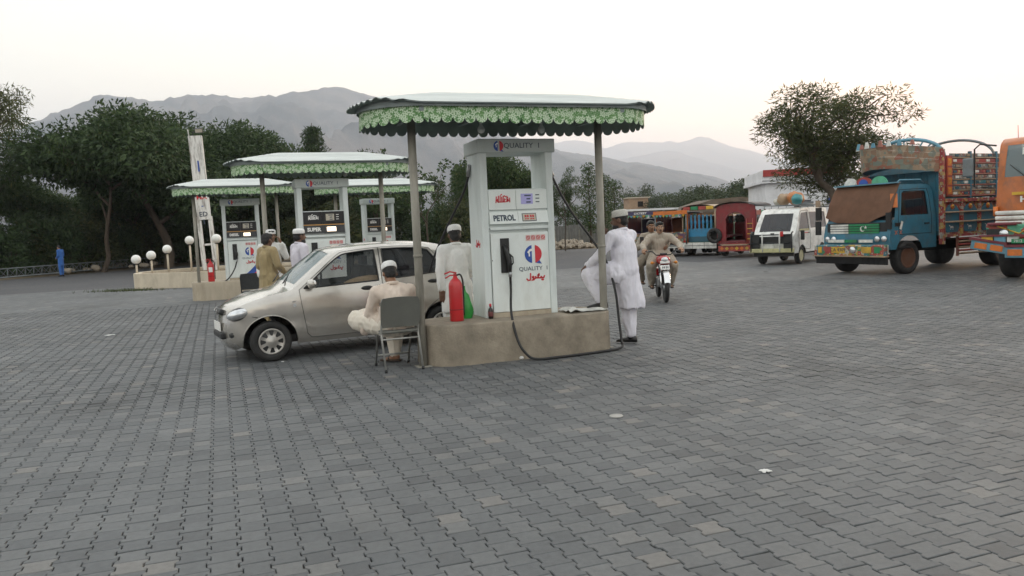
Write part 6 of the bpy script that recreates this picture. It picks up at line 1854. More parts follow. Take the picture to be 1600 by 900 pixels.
# ------------------------------------------------------------------ small canopied passenger pickups
def pickup(label, body, frame, roof, slat, style, loc, rotz, L=2.9, Wd=.72, H=1.95, lettering='', dome=.19):
    """x=0 rear step, vehicle runs along -x... rear faces +x"""
    t = thing('passenger_pickup', label, 'pickup', loc, rotz, 'canopied passenger pickups')
    r = .29
    for s_ in (-1, 1):
        wheel_parts(t, (-.62, s_*(Wd-.10), r), r, .16, s_, hub='dish'); wheel_parts(t, (-2.55, s_*(Wd-.10), r), r, .16, s_, hub='dish')
    bx(t, 'chassis', (-1.6, 0, .42), (3.0, 1.0, .14), M_under)
    bx(t, 'bed_floor', (-.95, 0, .60), (1.9, 2*Wd, .08), frame)
    for s_ in (-1, 1):
        bx(t, 'bed_side', (-.95, s_*Wd, .86), (1.9, .05, .48), body)
        for x in (-.03, -.62, -1.25, -1.87): bx(t, 'pillar', (x, s_*Wd, 1.42), (.06, .06, .85), frame)
        for k in range(3): bx(t, 'painted_tile', (-.33 - k*.61, s_*(Wd+.004), 1.72), (.5, .05, .17), [T_red, T_mint, T_org][k])
        for k in range(3): bx(t, 'side_plaque', (-.33 - k*.61, s_*(Wd+.03), .90), (.5, .02, .3), [T_org, T_sky, T_red][(k+1) % 3])
    b = MB(); rows = []
    for x in (.12, -.5, -1.2, -1.95):
        rows.append([(x, (Wd+.06)*math.cos(a), H - .13 + .19*(dome/.19)*math.sin(a)) for a in [PI*k/14 for k in range(15)]])
    b.grid(rows); b.grid([[(x, y*.98, z-.03) for x, y, z in r_] for r_ in rows][::-1]); b.build('canopy_roof', roof, t)
    # rear face
    if style == 'slats':
        bx(t, 'rear_board', (.0, 0, .98), (.05, 2*Wd-.06, .34), slat)
        for k in range(7):
            b = MB(); b.box((.01, -.54 + k*.18, 1.42), (.035, .075, .62)); b.ell((.01, -.54 + k*.18, 1.42), (.03, .062, .12)); b.build('slat', slat, t)
        for k in range(4): bx(t, 'valance_tile', (.10, -.525 + k*.35, H-.10), (.05, .33, .15), [T_red, T_grn, T_red, T_yel][k], bev=.02)
        for s_ in (-1, 1): tb(t, 'rear_post', [(.05, s_*(Wd+.02), .55), (.05, s_*(Wd+.02), H-.12)], .035, T_wood)
        for k in range(6): bx(t, 'step_tile', (.16, -.55 + (k % 3)*.55, .36 + .14*(k//3)), (.05, .52, .12), T_wht)
        bx(t, 'tail_panel', (.02, 0, .70), (.05, 1.3, .22), T_teal2)
    elif style == 'open':
        bx(t, 'tailboard', (.02, 0, .80), (.05, 2*Wd-.04, .46), art(label[:12], [(.30, .09, .04), (.10, .05, .10), (.22, .12, .05), (.05, .12, .12), (.40, .32, .2)], 9))
        bx(t, 'fascia', (.10, 0, H-.10), (.05, 2*Wd+.1, .16), frame)
        if lettering: text_mb(lettering, .13, M=Matrix.Translation((.128, 0, H-.10)) @ Matrix.Rotation(PI/2, 4, 'Z'), bold=.004, sx=1.3).build('lettering', T_wht, t)
        for k in range(9):
            b = MB(); y = -.6 + k*.15; b.prism([(y-.07, H-.19), (y+.07, H-.19), (y, H-.30)], 0, .012, M=Matrix(((0, 0, 1, .10), (1, 0, 0, 0), (0, 1, 0, 0), (0, 0, 0, 1)))); b.build('pennant', [T_mint, T_sky, T_yel][k % 3], t)
        for s_ in (-1, 1):
            tb(t, 'rear_post', [(.06, s_*(Wd-.02), .5), (.06, s_*(Wd-.02), H-.1)], .03, T_grey); bx(t, 'side_curtain', (-1.0, s_*(Wd-.02), 1.40), (1.8, .02, .62), T_mar)
        bx(t, 'step', (.16, 0, .45), (.28, 1.1, .05), T_grey); bx(t, 'bulkhead', (-1.85, 0, 1.2), (.04, 1.3, .9), body); bx(t, 'bumper', (.24, 0, .42), (.05, 1.35, .12), T_wht)
    else:
        b = MB()
        op = [(-.40, .55), (.40, .55), (.40, 1.45)] + [(.40*math.cos(a), 1.45 + .33*math.sin(a)) for a in [PI*k/10 for k in range(11)]] + [(-.40, 1.45)]
        ou = [(-Wd, .50), (Wd, .50), (Wd, H-.16)] + [(Wd*math.cos(a), H-.16 + .17*math.sin(a)) for a in [PI*k/14 for k in range(15)]] + [(-Wd, H-.16)]
        res = panel_side(ou, [('open', op)], None, .15)
        pts, tr = res['body']
        for dx, fl in ((.03, 0), (-.03, 1)): b.add([(dx, y, z) for y, z in pts], [f if not fl else f[::-1] for f in tr])
        b.build('rear_wall', body, t)
        tb(t, 'doorway_rim', [(.04, y, z) for y, z in op[1:]], .025, frame)
        bx(t, 'step', (.16, 0, .48), (.30, 1.0, .05), T_wood); bx(t, 'painted_bumper', (.22, 0, .34), (.06, 1.3, .22), T_red)
        for k in range(6): bx(t, 'bumper_motif', (.255, -.5 + k*.2, .34), (.014, .11, .11), [T_org, T_yel][k % 2], rot=(.78, 0, 0))
        for k in range(4): bx(t, 'ladder_rung', (.08, .58, .70 + k*.2), (.04, .24, .03), T_yel)
        for s_ in (.46, .70): tb(t, 'ladder_rail', [(.09, s_, .5), (.09, s_, 1.5)], .02, T_red)
        for s_ in (-1, 1):
            bx(t, 'side_wall', (-1.0, s_*(Wd-.01), 1.18), (1.9, .03, .30), body); bx(t, 'side_window', (-1.0, s_*(Wd+.006), 1.48), (1.7, .02, .30), M_gl)
    for k, s_ in ((0, -1), (1, 1)): bx(t, 'tail_lamp', (.06, s_*(Wd-.1), .62), (.05, .1, .08), mat('tail_lamp', (.35, .02, .02), .2, coat=.8))
    # seats inside and the cab ahead
    for s_ in (-1, 1): bx(t, 'bench', (-1.0, s_*.5, .82), (1.6, .32, .10), T_mar, bev=.03)
    bx(t, 'cab', (-2.45, 0, .98), (1.0, 2*Wd-.04, .80), body, bev=.10); bx(t, 'cab_top', (-2.35, 0, 1.52), (.75, 2*Wd-.12, .36), M_gl, bev=.08)
    bx(t, 'mud_flap', (-.25, -(Wd-.1), .30), (.03, .26, .34), M_rub); bx(t, 'mud_flap', (-.25, (Wd-.1), .30), (.03, .26, .34), M_rub)
    return t
PR = R(-128)
M_rb = P_('pickup_dark_red', .22, .02, .025, .35); M_gr = P_('pickup_grey_roof', .10, .10, .115); M_bl = P_('pickup_bright_blue', .03, .22, .40); M_gn = P_('pickup_green', .03, .16, .09); M_pu = P_('pickup_purple', .045, .035, .10); M_or = P_('pickup_rust', .30, .10, .04)
def on_ground(px, py): g = G(px, py); return (g.x, g.y, 0)
rp = pickup('dark red canopied pickup with an arched rear doorway', M_rb, T_mar, M_gr, T_red, 'arch', on_ground(1151, 401), PR + .06, H=2.12, Wd=.78)
bp_ = pickup('blue and green canopied pickup with slatted rear', M_gn, M_gn, T_wood, M_bl, 'slats', on_ground(1094, 399), PR + .02, H=2.12)
orp = pickup('rust-coloured canopied pickup just right of the motorcycle passengers', M_or, T_org, T_grey, M_or, 'open', on_ground(1050, 400), PR + .1, H=1.98, lettering='', dome=.07)
pp = pickup('dark purple canopied pickup behind the motorcycle riders', M_pu, M_pu, T_grey, M_pu, 'open', on_ground(1004, 399), PR + .15, H=2.02, lettering='DKTEET', dome=.09)
b = MB(); M_ = Matrix.Rotation(PI/2, 4, 'Y'); b.lathe([(.17, -.07), (.28, -.08), (.31, -.03), (.31, .03), (.28, .08), (.17, .07), (.17, -.07)], n=28, M=M_); 
sp = b.build('spare_wheel', M_tyre); sp.parent = rp; sp.location = (.10, -.86, .86)
# ------------------------------------------------------------------ trees and shrubs
def leaf_mat(name, c1, c2, c3=None, trans=.25):
    m = bpy.data.materials.new(name); m.use_nodes = True
    n, l = m.node_tree.nodes, m.node_tree.links
    p = n['Principled BSDF']; p.inputs['Roughness'].default_value = .6; p.inputs['Specular IOR Level'].default_value = .25
    g = n.new('ShaderNodeNewGeometry'); r = n.new('ShaderNodeValToRGB')
    r.color_ramp.elements[0].color = (*c1, 1); r.color_ramp.elements[1].color = (*c2, 1)
    if c3: k = r.color_ramp.elements.new(.93); k.color = (*c2, 1); r.color_ramp.elements[2].color = (*c3, 1)
    l.new(g.outputs['Random Per Island'], r.inputs['Fac']); l.new(r.outputs[0], p.inputs['Base Color'])
    t = n.new('ShaderNodeBsdfTranslucent'); l.new(r.outputs[0], t.inputs['Color'])
    mx = n.new('ShaderNodeMixShader'); mx.inputs[0].default_value = trans
    l.new(p.outputs[0], mx.inputs[1]); l.new(t.outputs[0], mx.inputs[2]); l.new(mx.outputs[0], n['Material Output'].inputs['Surface'])
    return m
L_dark = leaf_mat('dark_leaf', (.028, .052, .022), (.075, .115, .045))
L_mid = leaf_mat('mid_leaf', (.030, .058, .020), (.075, .115, .040), (.15, .14, .045))
L_olive = leaf_mat('olive_leaf', (.045, .060, .024), (.105, .120, .048), (.17, .14, .05))
L_far = leaf_mat('far_leaf', (.035, .055, .026), (.080, .105, .050))
M_bark = mat('bark', (.085, .065, .048), .95, var=.3, scale=6, bump=.8, bscale=18, stretch=(1, 1, .25))
def leaves_mesh(name, clumps, per, lw, ll, m, seed, droop=.3, flat=1.0, hollow=.35):
    """clumps: (x,y,z,r); small folded leaves spread through each clump's volume"""
    g = np.random.default_rng(seed); V_ = []; 
    for (x, y, z, r) in clumps:
        n = max(8, int(per*(r**2)))
        d = g.normal(size=(n, 3)); d /= np.linalg.norm(d, axis=1)[:, None]
        rad = r*(hollow + (1-hollow)*g.random(n)**.45)
        c = d*rad[:, None]; c[:, 2] *= flat; c += np.array([x, y, z])
        ax = d + g.normal(size=(n, 3))*.75; ax[:, 2] -= droop; ax /= np.linalg.norm(ax, axis=1)[:, None]
        sd = np.cross(ax, g.normal(size=(n, 3))); sd /= np.linalg.norm(sd, axis=1)[:, None]
        s_ = g.uniform(.6, 1.3, n)[:, None]
        a = c - sd*lw/2*s_; b = c + ax*ll*.5*s_ - sd*lw*.0; e = c + sd*lw/2*s_
        tip = c + ax*ll*s_; root = c - ax*ll*.35*s_
        q = np.stack([root, a + ax*ll*.25*s_, tip, e + ax*ll*.25*s_], 1)
        V_.append(q.reshape(-1, 3))
    V_ = np.concatenate(V_); k = len(V_)//4
    me = bpy.data.meshes.new(name)
    me.vertices.add(len(V_)); me.vertices.foreach_set('co', V_.astype(np.float32).ravel())
    me.loops.add(len(V_)); me.loops.foreach_set('vertex_index', np.arange(len(V_), dtype=np.int32))
    me.polygons.add(k); me.polygons.foreach_set('loop_start', np.arange(0, len(V_), 4, dtype=np.int32))
    me.update(calc_edges=True); me.materials.append(m)
    return me
def branching(seed, h, spread, trunk_h, r0, levels=3, kids=4, up=.55, gnarl=.18, droop=0.0):
    g = random.Random(seed); mb = MB(); tips = []
    def grow(p, d, L, r, lv):
        n = 5; pts = [p]; rs = [r]; q = p.copy(); dd = d.copy()
        for i in range(n):
            dd = (dd + Vector((g.gauss(0, gnarl), g.gauss(0, gnarl), g.gauss(0, gnarl*.6) - droop*(lv > 0)*.12))).normalized()
            q = q + dd*L/n; pts.append(q.copy()); rs.append(r*(1 - .52*(i+1)/n))
        mb.tube(pts, rs, 7 if lv < 2 else 5, cap=False)
        if lv >= levels: tips.append(q); return
        if lv >= 1: tips.append(pts[3])
        k = kids + (1 if g.random() < .4 else 0)
        for j in range(k):
            a = 2*PI*(j + g.random()*.7)/k
            s_ = pts[2 + (j % 3) + (1 if lv == 0 else 0)] if j < k-1 else q
            out = Vector((math.cos(a), math.sin(a), up + g.uniform(-.25, .3)))
            grow(s_, (out*spread + dd*.55).normalized(), L*g.uniform(.52, .78), r*.5, lv+1)
    grow(Vector((0, 0, -.15)), Vector((g.uniform(-.08, .08), g.uniform(-.05, .05), 1)).normalized(), trunk_h, r0, 0)
    zmax = max(t.z for t in tips); s_ = h/zmax
    return mb, tips
def tree_meshes(kind, seed):
    g = random.Random(seed*13 + 5)
    if kind == 'dense':
        mb, tips = branching(seed, 9, .95, 2.7, .16, 3, 4, .34); hs = 9.0
        cl = []
        for t in tips: cl.append((t.x, t.y, t.z, g.uniform(.7, 1.15)))
        me = leaves_mesh('crown', cl, 720, .060, .125, {4: L_mid, 9: L_far}.get(seed, L_dark), seed, droop=.25, flat=.8, hollow=.2)
    elif kind == 'spread':      # open, layered, feathery
        mb, tips = branching(seed, 8.5, 1.15, 3.6, .13, 3, 3, .40, .2)
        cl = [(t.x, t.y, t.z, g.uniform(.5, .85)) for t in tips]
        me = leaves_mesh('crown', cl, 380, .050, .17, L_mid, seed, droop=.75, flat=.45, hollow=.1)
    elif kind == 'feather':     # the loose tree behind the lorry
        mb, tips = branching(seed, 7, 1.15, 2.6, .17, 3, 4, .42, .26)
        cl = [(t.x + g.uniform(-.2, .2), t.y, t.z, g.uniform(.32, .64)) for t in tips]
        me = leaves_mesh('crown', cl, 950, .030, .115, L_olive, seed, droop=.2, flat=.75, hollow=.1)
    elif kind == 'poplar':
        mb = MB(); mb.tube([(0, 0, -.1), (.05, 0, 3), (0, .05, 6), (.05, 0, 8.5)], [.14, .10, .06, .02], 7)
        cl = []
        for k in range(46):
            z = 1.6 + 7*k/46; r = .95*math.sin(PI*min(1, (z-.6)/9))**.7*.75 + .15; a = k*2.4
            cl.append((r*.75*math.cos(a), r*.75*math.sin(a), z, .34 + .2*g.random()))
        for x, y, z, r in cl[::2]: mb.tube([(0, 0, z-.5), (x*.8, y*.8, z)], [.03, .012], 4, cap=False)
        me = leaves_mesh('crown', cl, 420, .09, .15, L_mid, seed, droop=.1)
    elif kind == 'sapling':
        mb, tips = branching(seed, 6, .7, 2.6, .07, 3, 3, .9, .16)
        cl = [(t.x, t.y, t.z, .30) for t in tips]
        me = leaves_mesh('crown', cl, 300, .12, .16, L_mid, seed, droop=.2)
    elif kind == 'cedar':
        mb = MB(); mb.tube([(0, 0, -.1), (.1, 0, 4), (0, .1, 8)], [.16, .10, .02], 7); cl = []
        for k in range(22):
            z = 1.6 + 6.3*k/22; L = 2.3*(1 - k/24); a0 = k*2.1
            for j in range(4):
                a = a0 + j*PI/2
                for q in (.35, .7, 1.0): cl.append((L*q*math.cos(a), L*q*math.sin(a), z + .12*q - .25*q*q, .32))
                mb.tube([(0, 0, z), (L*math.cos(a), L*math.sin(a), z-.1)], [.035, .01], 4, cap=False)
        me = leaves_mesh('crown', cl, 300, .06, .22, L_dark, seed, droop=.5, flat=.4)
    elif kind == 'shrub':
        mb = MB(); cl = []
        for k in range(7):
            a = 2*PI*k/7; r = g.uniform(.3, .7); mb.tube([(0, 0, -.1), (r*.6*math.cos(a), r*.6*math.sin(a), .8), (r*math.cos(a), r*math.sin(a), 1.7)], [.05, .035, .012], 5, cap=False)
        for k in range(34):
            a = g.uniform(0, 2*PI); z = g.uniform(.25, 2.6); R_ = 1.5*math.sqrt(max(.05, 1 - (z/2.9)**2.4)); r = R_*math.sqrt(g.random())
            cl.append((r*math.cos(a), r*math.sin(a), z, g.uniform(.42, .68)))
        me = leaves_mesh('crown', cl, 330, .085, .19, L_dark if seed % 3 else L_olive, seed, droop=.15, hollow=.2)
    else:                        # round far tree
        mb = MB(); mb.tube([(0, 0, -.1), (.1, 0, 2), (0, 0, 4)], [.2, .15, .05], 6); cl = []
        for k in range(40):
            a = g.uniform(0, 2*PI); z = g.uniform(2.0, 7.2); R_ = 2.5*math.sqrt(max(.04, 1 - ((z-4.4)/3.1)**2)); r = R_*math.sqrt(g.random())
            cl.append((r*math.cos(a), r*math.sin(a), z, g.uniform(.6, 1.0)))
        me = leaves_mesh('crown', cl, 110, .16, .26, L_far, seed, droop=.15, hollow=.2)
    zs = np.empty(len(me.vertices)*3, dtype=np.float32); me.vertices.foreach_get('co', zs)
    return mb.mesh('trunk', M_bark), me, float(zs.reshape(-1, 3)[:, 2].max())
TM = {}
def plant(kind, seed, label, cat, loc, height, wide=1.0, rot=0.0, group=None, name=None):
    if (kind, seed) not in TM: TM[(kind, seed)] = tree_meshes(kind, seed)
    tr, cr, h0 = TM[(kind, seed)]
    t = thing(name or ('shrub' if kind == 'shrub' else 'tree'), label, cat, loc, rot, group)
    s_ = height/h0; t.scale = (s_*wide, s_*wide, s_)
    for nm, me in (('trunk', tr), ('crown', cr)):
        o = bpy.data.objects.new(nm, me); C.objects.link(o); o.parent = t
    return t
def at(px, Y):
    d = D(px, 400, Y); return Vector((d.x, Y, .12))
def top(px, py, Y): return D(px, py, Y).z - .1
GT = 'trees beyond the road'
for (k, sd_, px, py, Y, wd, rot, lab) in (
    ('feather', 4, -18, 98, 45, .72, 2.4, 'tall loose tree rising at the left edge of the picture'),
    ('spread', 8, 30, 168, 49, 1.0, 2.1, 'layered tree just right of the tall tree at the left edge'),
    ('spread', 5, 160, 188, 47, .82, 1.3, 'slender open-branched tree standing behind the fallen lattice mast'),
    ('dense', 4, 66, 268, 54, .95, .7, 'dark tree between the layered tree and the slender one'),
    ('dense', 2, 205, 236, 55, .9, 1.9, 'dark tree filling the gap right of the slender tree'),
    ('dense', 9, 118, 300, 58, 1.1, 2.9, 'low dark tree behind the person in blue'),
    ('dense', 9, 410, 252, 58, 1.1, .4, 'dark tree behind the leftmost canopy roof'),
    ('dense', 2, 262, 168, 50, 1.10, .3, 'largest dense dark tree, left of the peeling sign pylon'),
    ('dense', 7, 335, 182, 54, 1.0, 2.2, 'dense dark tree just right of the peeling sign pylon'),
    ('poplar', 1, 388, 183, 62, 1.1, .0, 'upright poplar above the left end of the SUPER canopy'),
    ('poplar', 4, 425, 198, 66, 1.25, 1.0, 'second upright poplar right of the first one'),
    ('dense', 4, 455, 210, 64, .85, 1.0, 'dark tree behind the SUPER canopy roof'),
    ('cedar', 1, 500, 194, 68, 1.0, .5, 'tiered conifer rising above the SUPER canopy'),
    ('dense', 9, 535, 232, 60, 1.0, 2.0, 'broad dark tree behind the farthest canopy'),
    ('sapling', 2, 603, 235, 50, 1.1, .4, 'thin-leaved sapling seen left of the near canopy post'),
    ('sapling', 6, 668, 250, 46, 1.0, 1.4, 'thin-leaved sapling seen right of the near canopy post'),
    ('poplar', 7, 690, 282, 70, 1.3, .4, 'pale poplar left of the petrol pump'),
    ('cedar', 5, 722, 255, 58, .9, 1.2, 'dark conifer half hidden by the petrol pump'),
    ('dense', 7, 600, 290, 57, 1.1, .9, 'low dark tree behind the silver hatchback roof'),
    ('dense', 4, 795, 226, 44, .95, .5, 'dark drooping tree seen through the petrol pump head'),
    ('spread', 12, 884, 262, 47, .55, .7, 'small open tree right of the petrol pump'),
    ('poplar', 9, 924, 252, 54, 1.0, .3, 'poplar just left of the right canopy post'),
    ('poplar', 11, 948, 268, 57, 1.1, 1.9, 'poplar just right of the right canopy post'),
    ('poplar', 12, 963, 278, 59, 1.3, 2.9, 'lower bushy poplar behind the man in lavender-white clothes'),
    ('feather', 4, 1342, 122, 33, 1.30, .6, 'large loose tree behind the blue lorry'),
):
    plant(k, sd_, lab, 'tree', at(px, Y), top(px, py, Y), wd, rot, GT)
# far trees on the right, in the haze of the valley
far = [(988, 290, 150), (1012, 285, 160), (1030, 300, 120), (1052, 297, 115), (1072, 292, 110), (1088, 288, 118), (1104, 285, 125), (1122, 290, 105), (1140, 283, 112),
       (1158, 278, 100), (1176, 272, 92), (1195, 268, 90), (1320, 285, 80), (1222, 262, 95), (1345, 262, 85), (905, 320, 95), (860, 316, 100), (1450, 290, 90), (1500, 285, 95), (1550, 270, 88)]
names = {0: 'small round tree far off above the low house roofs', 1: 'second small round tree above the low house roofs'}
for i, (px, py, Y) in enumerate(far):
    plant('far', 1 + i % 4, names.get(i, 'hazy round tree in the wooded strip behind the parked vehicles'), 'tree', at(px, Y), top(px, py, Y), 1.25 if i > 1 else .8, i*1.1, 'hazy trees behind the parked vehicles')
# dark shrubs lining the verge
sh = random.Random(5); line = [(-62, 27.5), (-27.5, 43.5), (-23.5, 55), (-12, 54.5), (4, 55), (10, 55)]
def along(d):
    for (ax, ay), (bx_, by) in zip(line, line[1:]):
        L = math.hypot(bx_-ax, by-ay)
        if d <= L: return Vector((ax + (bx_-ax)*d/L, ay + (by-ay)*d/L, .1))
        d -= L
    return Vector((line[-1][0], line[-1][1], .1))
d = 20
i = 0
while d < 76:
    p = along(d) + Vector((sh.uniform(-.5, .5) - .8, sh.uniform(.6, 2.4), 0))
    plant('shrub', i % 5, 'dark leafy shrub in the hedge beyond the road', 'shrub', p, sh.uniform(2.4, 4.0), sh.uniform(.85, 1.15), sh.uniform(0, 6), 'hedge shrubs beyond the road')
    if i % 2 == 0:
        plant('shrub', (i+2) % 5, 'dark leafy shrub in the hedge beyond the road', 'shrub', p + Vector((-.6, 2.6, 0)), sh.uniform(3.6, 5.2), sh.uniform(.9, 1.1), sh.uniform(0, 6), 'hedge shrubs beyond the road')
    d += sh.uniform(1.25, 1.9); i += 1
# ------------------------------------------------------------------ buildings
B_white = mat('white_plaster', (.78, .78, .80), .9, var=.06, scale=1.5, dirt=(.42, .41, .40), dirt_amt=.35, dirt_scale=.8)
B_cream = mat('cream_plaster', (.52, .46, .37), .9, var=.1, scale=1.2, dirt=(.3, .26, .2), dirt_amt=.4, dirt_scale=.6)
B_beige = mat('beige_brick', (.36, .25, .17), .9, var=.15, scale=2)
B_red = mat('red_band', (.36, .045, .04), .6, var=.1)
B_brown = mat('brown_thatch', (.14, .11, .085), .95, var=.25, scale=1.5, bump=.5, bscale=6)
def box_house(label, loc, rotz, w_, d_, h, m, roof=None, windows=(), parapet=.25):
    t = thing('building', label, 'building', loc, rotz)
    bx(t, 'wall', (0, 0, h/2), (w_, d_, h), m)
    bx(t, 'roof_slab', (0, 0, h + .07), (w_+.5, d_+.5, .16), roof or m)
    for x, z, ww, hh in windows:
        w1 = bx(t, 'window', (x, -d_/2 - .01, z), (ww, .08, hh), M_gl); bx(w1, 'sill', (x, -d_/2 - .06, z-hh/2-.05), (ww+.2, .14, .08), m)
    return t
p = at(1240, 47); p.z = 0
wb = box_house('white building with red roof band behind the loose tree', p, R(-8), 4.1, 6, 3.35, B_white, B_white, windows=((-.1, 2.05, .9, .6),))
bx(wb, 'parapet', (0, -.05, 3.72), (4.5, 6.4, .62), B_white); bx(wb, 'red_band', (0, -3.28, 3.88), (4.4, .06, .36), B_red); bx(wb, 'air_cooler', (.05, -3.2, 2.0), (.7, .4, .5), T_grey); bx(wb, 'blue_board', (1.45, -3.05, 2.25), (.55, .05, .32), M_blue)
h1 = box_house('low cream house with veranda in the distance', at(1000, 112), R(6), 9, 7, 2.9, B_cream, B_cream, windows=((-2.2, 1.6, 1.5, 1.1), (.3, 1.6, 1.5, 1.1), (2.8, 1.6, 1.2, 1.0)))
for k in range(5): bx(h1, 'veranda_column', (-4.3 + k*2.15, -4.6, 1.4), (.3, .3, 2.8), B_white)
bx(h1, 'veranda_roof', (0, -4.4, 2.95), (9.6, 2.2, .25), B_white)
box_house('beige brick upper storey above the low cream house', at(996, 121), R(6), 3.0, 3, 4.9, B_beige, B_cream, windows=((.3, 4.0, .8, .8),))
box_house('small pale distant building above the blue and green pickup', at(1057, 126), R(-4), 3.4, 4, 4.3, B_cream, B_cream, windows=((-.6, 3.2, .8, .7), (.9, 3.2, .8, .7)))
sh_ = thing('long_shed', 'long low brown-roofed shed behind the canopied pickups', 'shed', at(1128, 78), R(4))
bx(sh_, 'wall', (0, 0, 1.1), (7.0, 4, 2.2), B_beige); b = MB(); b.prism([(-4.0, 2.0), (4.0, 2.0), (3.4, 3.0), (1.2, 3.35), (-1.6, 3.2), (-3.4, 2.7)], -2.4, 2.4, M=Matrix.Rotation(PI/2, 4, 'X')); b.build('roof', B_brown, sh_)
cw_ = thing('corrugated_fence', 'grey corrugated sheet fence right of the petrol pump', 'fence', at(925, 58), R(3))
for k in range(6):
    b = MB(); b.grid([[(-2.6 + k*.88 + .86*i/20, .03*math.sin(i*1.3), z) for i in range(21)] for z in (0, 1.35 + .06*(k % 2))]); b.build('sheet', mat('weathered_sheet', (.20, .20, .19), .7, .3, var=.2, scale=3), cw_)
bx(cw_, 'rail', (0, .06, 1.15), (5.4, .05, .08), T_grey)

# ------------------------------------------------------------------ planter with globe lamps, sign pylon, fallen mast
M_cream_w = mat('cream_wall', (.60, .53, .42), .85, var=.08, scale=2, dirt=(.33, .27, .19), dirt_amt=.5, dirt_scale=1.4, stretch=(1, 1, .4))
M_globe = mat('white_globe', (.82, .82, .79), .35, var=.04, dirt=(.5, .5, .46), dirt_amt=.3)
pt = thing('raised_planter', 'cream-walled raised planter with dry soil left of the pumps', 'planter', (0, 0, 0))
g0 = G(212, 450); 
pts = [(g0.x, g0.y), (g0.x+.25, g0.y-.55), (g0.x+.9, g0.y-.85), (-9.6, 26.9), (-7.0, 27.9), (-5.4, 29.3), (-5.8, 31.2), (-8.5, 33.0), (-11.6, 32.6), (g0.x-.2, g0.y+1.6)]
wl = smooth2(pts + [pts[0]], 4)
b = MB(); inner = [((x - (-9.5))*.95 - 9.5, (y-29.8)*.94 + 29.8) for x, y in wl]
b.grid([[(x, y, 0) for x, y in wl], [(x, y, .52) for x, y in wl], [(x, y, .52) for x, y in inner], [(x, y, .30) for x, y in inner]], smooth=False); b.build('wall', M_cream_w, pt)
b = MB(); b.add([(x, y, .40) for x, y in inner[:-1]], [list(range(len(inner)-1))]); b.build('soil', M_verge, pt)
def globe_lamp(label, px, py, Y, base=.38):
    c = D(px, py, Y); t = thing('globe_lamp', label, 'lamp', (c.x, c.y, 0), 0, 'globe lamps on the planter'); r = .165
    b = MB(); b.tube([(0, 0, base), (0, 0, c.z - r*.9)], .035, 10); b.build('pole', M_cream_w, t)
    b = MB(); b.lathe([(.07, c.z-r*1.05), (.075, c.z-r*.8)], n=14); b.build('collar', M_black, t)
    b = MB(); b.ell((0, 0, c.z), (r, r, r), n=22, m=14); b.build('globe', M_globe, t)
for px, py, Y, lab in ((212.5, 405.5, 28.3, 'globe lamp at the left corner of the planter'), (236, 399, 29.0, 'globe lamp second from the planter\'s left corner'), (261, 389.5, 30.0, 'globe lamp third from the planter\'s left corner, on a taller pole'),
                       (296, 375.5, 30.5, 'globe lamp half hidden behind the leftmost canopy post'), (338, 373, 28.5, 'globe lamp between the sign pylon and the leftmost pump')):
    globe_lamp(lab, px, py, Y)
pc = D(327, 400, 31.5); M_peel = mat('peeling_white_paint', (.76, .75, .72), .8, var=.1, scale=5, dirt=(.16, .13, .11), dirt_amt=.85, dirt_scale=3.5, stretch=(2.2, 2.2, .35))
sp = thing('sign_pylon', 'tall white sign pylon with peeling paint and a floodlight', 'sign', (pc.x, pc.y, .3), R(12)); sp.rotation_euler = (0, R(-2.2), R(12))
for x in (-.20, .22): bx(sp, 'leg', (x, 0, 1.1), (.15, .16, 2.2), M_peel)
bx(sp, 'sign_board', (0, -.01, 3.70), (.50, .20, 3.25), M_peel)
bx(sp, 'brace', (0, 0, 1.1), (.36, .08, .08), M_peel)
for z, txt, m in ((2.95, 'MX', M_red), (2.62, '-', M_blue), (2.28, 'ED', M_dkpr), (1.98, 'I', M_dkpr)):
    text_mb(txt, .26, M=Matrix.Translation((0, -.115, z)), bold=.006).build('lettering', m, sp)
bx(sp, 'blue_mark', (.02, -.113, 4.15), (.06, .01, .42), M_blue)
tb(sp, 'lamp_arm', [(-.1, 0, 5.3), (-.05, -.08, 5.47), (.12, -.12, 5.47)], .02, M_black); fl = bx(sp, 'floodlight', (.18, -.16, 5.50), (.30, .10, .18), M_black, rot=(.3, 0, 0), bev=.02); bx(fl, 'floodlight_glass', (.18, -.215, 5.485), (.25, .012, .13), M_lcd2, rot=(.3, 0, 0))
tb(sp, 'broken_bracket', [(-.22, 0, 5.25), (-.24, -.02, 5.58)], .02, M_peel)

a_, b_ = G(-60, 440), G(268, 411)
d_ = (b_ - a_); L = 17.5; d_ = d_.normalized(); a_ = G(2, 437.5) - d_*2.0; a_.z = .05
tm = thing('lattice_mast', 'grey lattice mast lying along the far road edge', 'mast', a_, math.atan2(d_.y, d_.x))
for y, z in ((0, .06), (.40, .06), (.2, .50)): tb(tm, 'chord', [(0, y, z), (L, y, z)], .035, T_grey, 6)
k = 0; x = 0
while x < L - .5:
    for (p0, p1) in (((0, .06), (.2, .50)), ((.40, .06), (.2, .50))):
        tb(tm, 'lacing_bar', [(x, p0[0], p0[1]), (x+.3, p1[0], p1[1]), (x+.6, p0[0], p0[1])], .018, T_grey, 5)
    x += .6
cp = G(127, 415); b = MB(); b.box((0, 0, .8), (.16, .16, 1.6), rot=(0, .03, .3), bev=.02); o = b.build('concrete_post', mat('old_concrete', (.30, .28, .24), .9, var=.15), loc=(cp.x-.4, cp.y+1.2, 0)); tag(o, 'short concrete post standing behind the fallen mast', 'post')
M_stone = mat('pale_stone', (.34, .29, .23), .9, var=.2, scale=5, bump=.5, bscale=12)
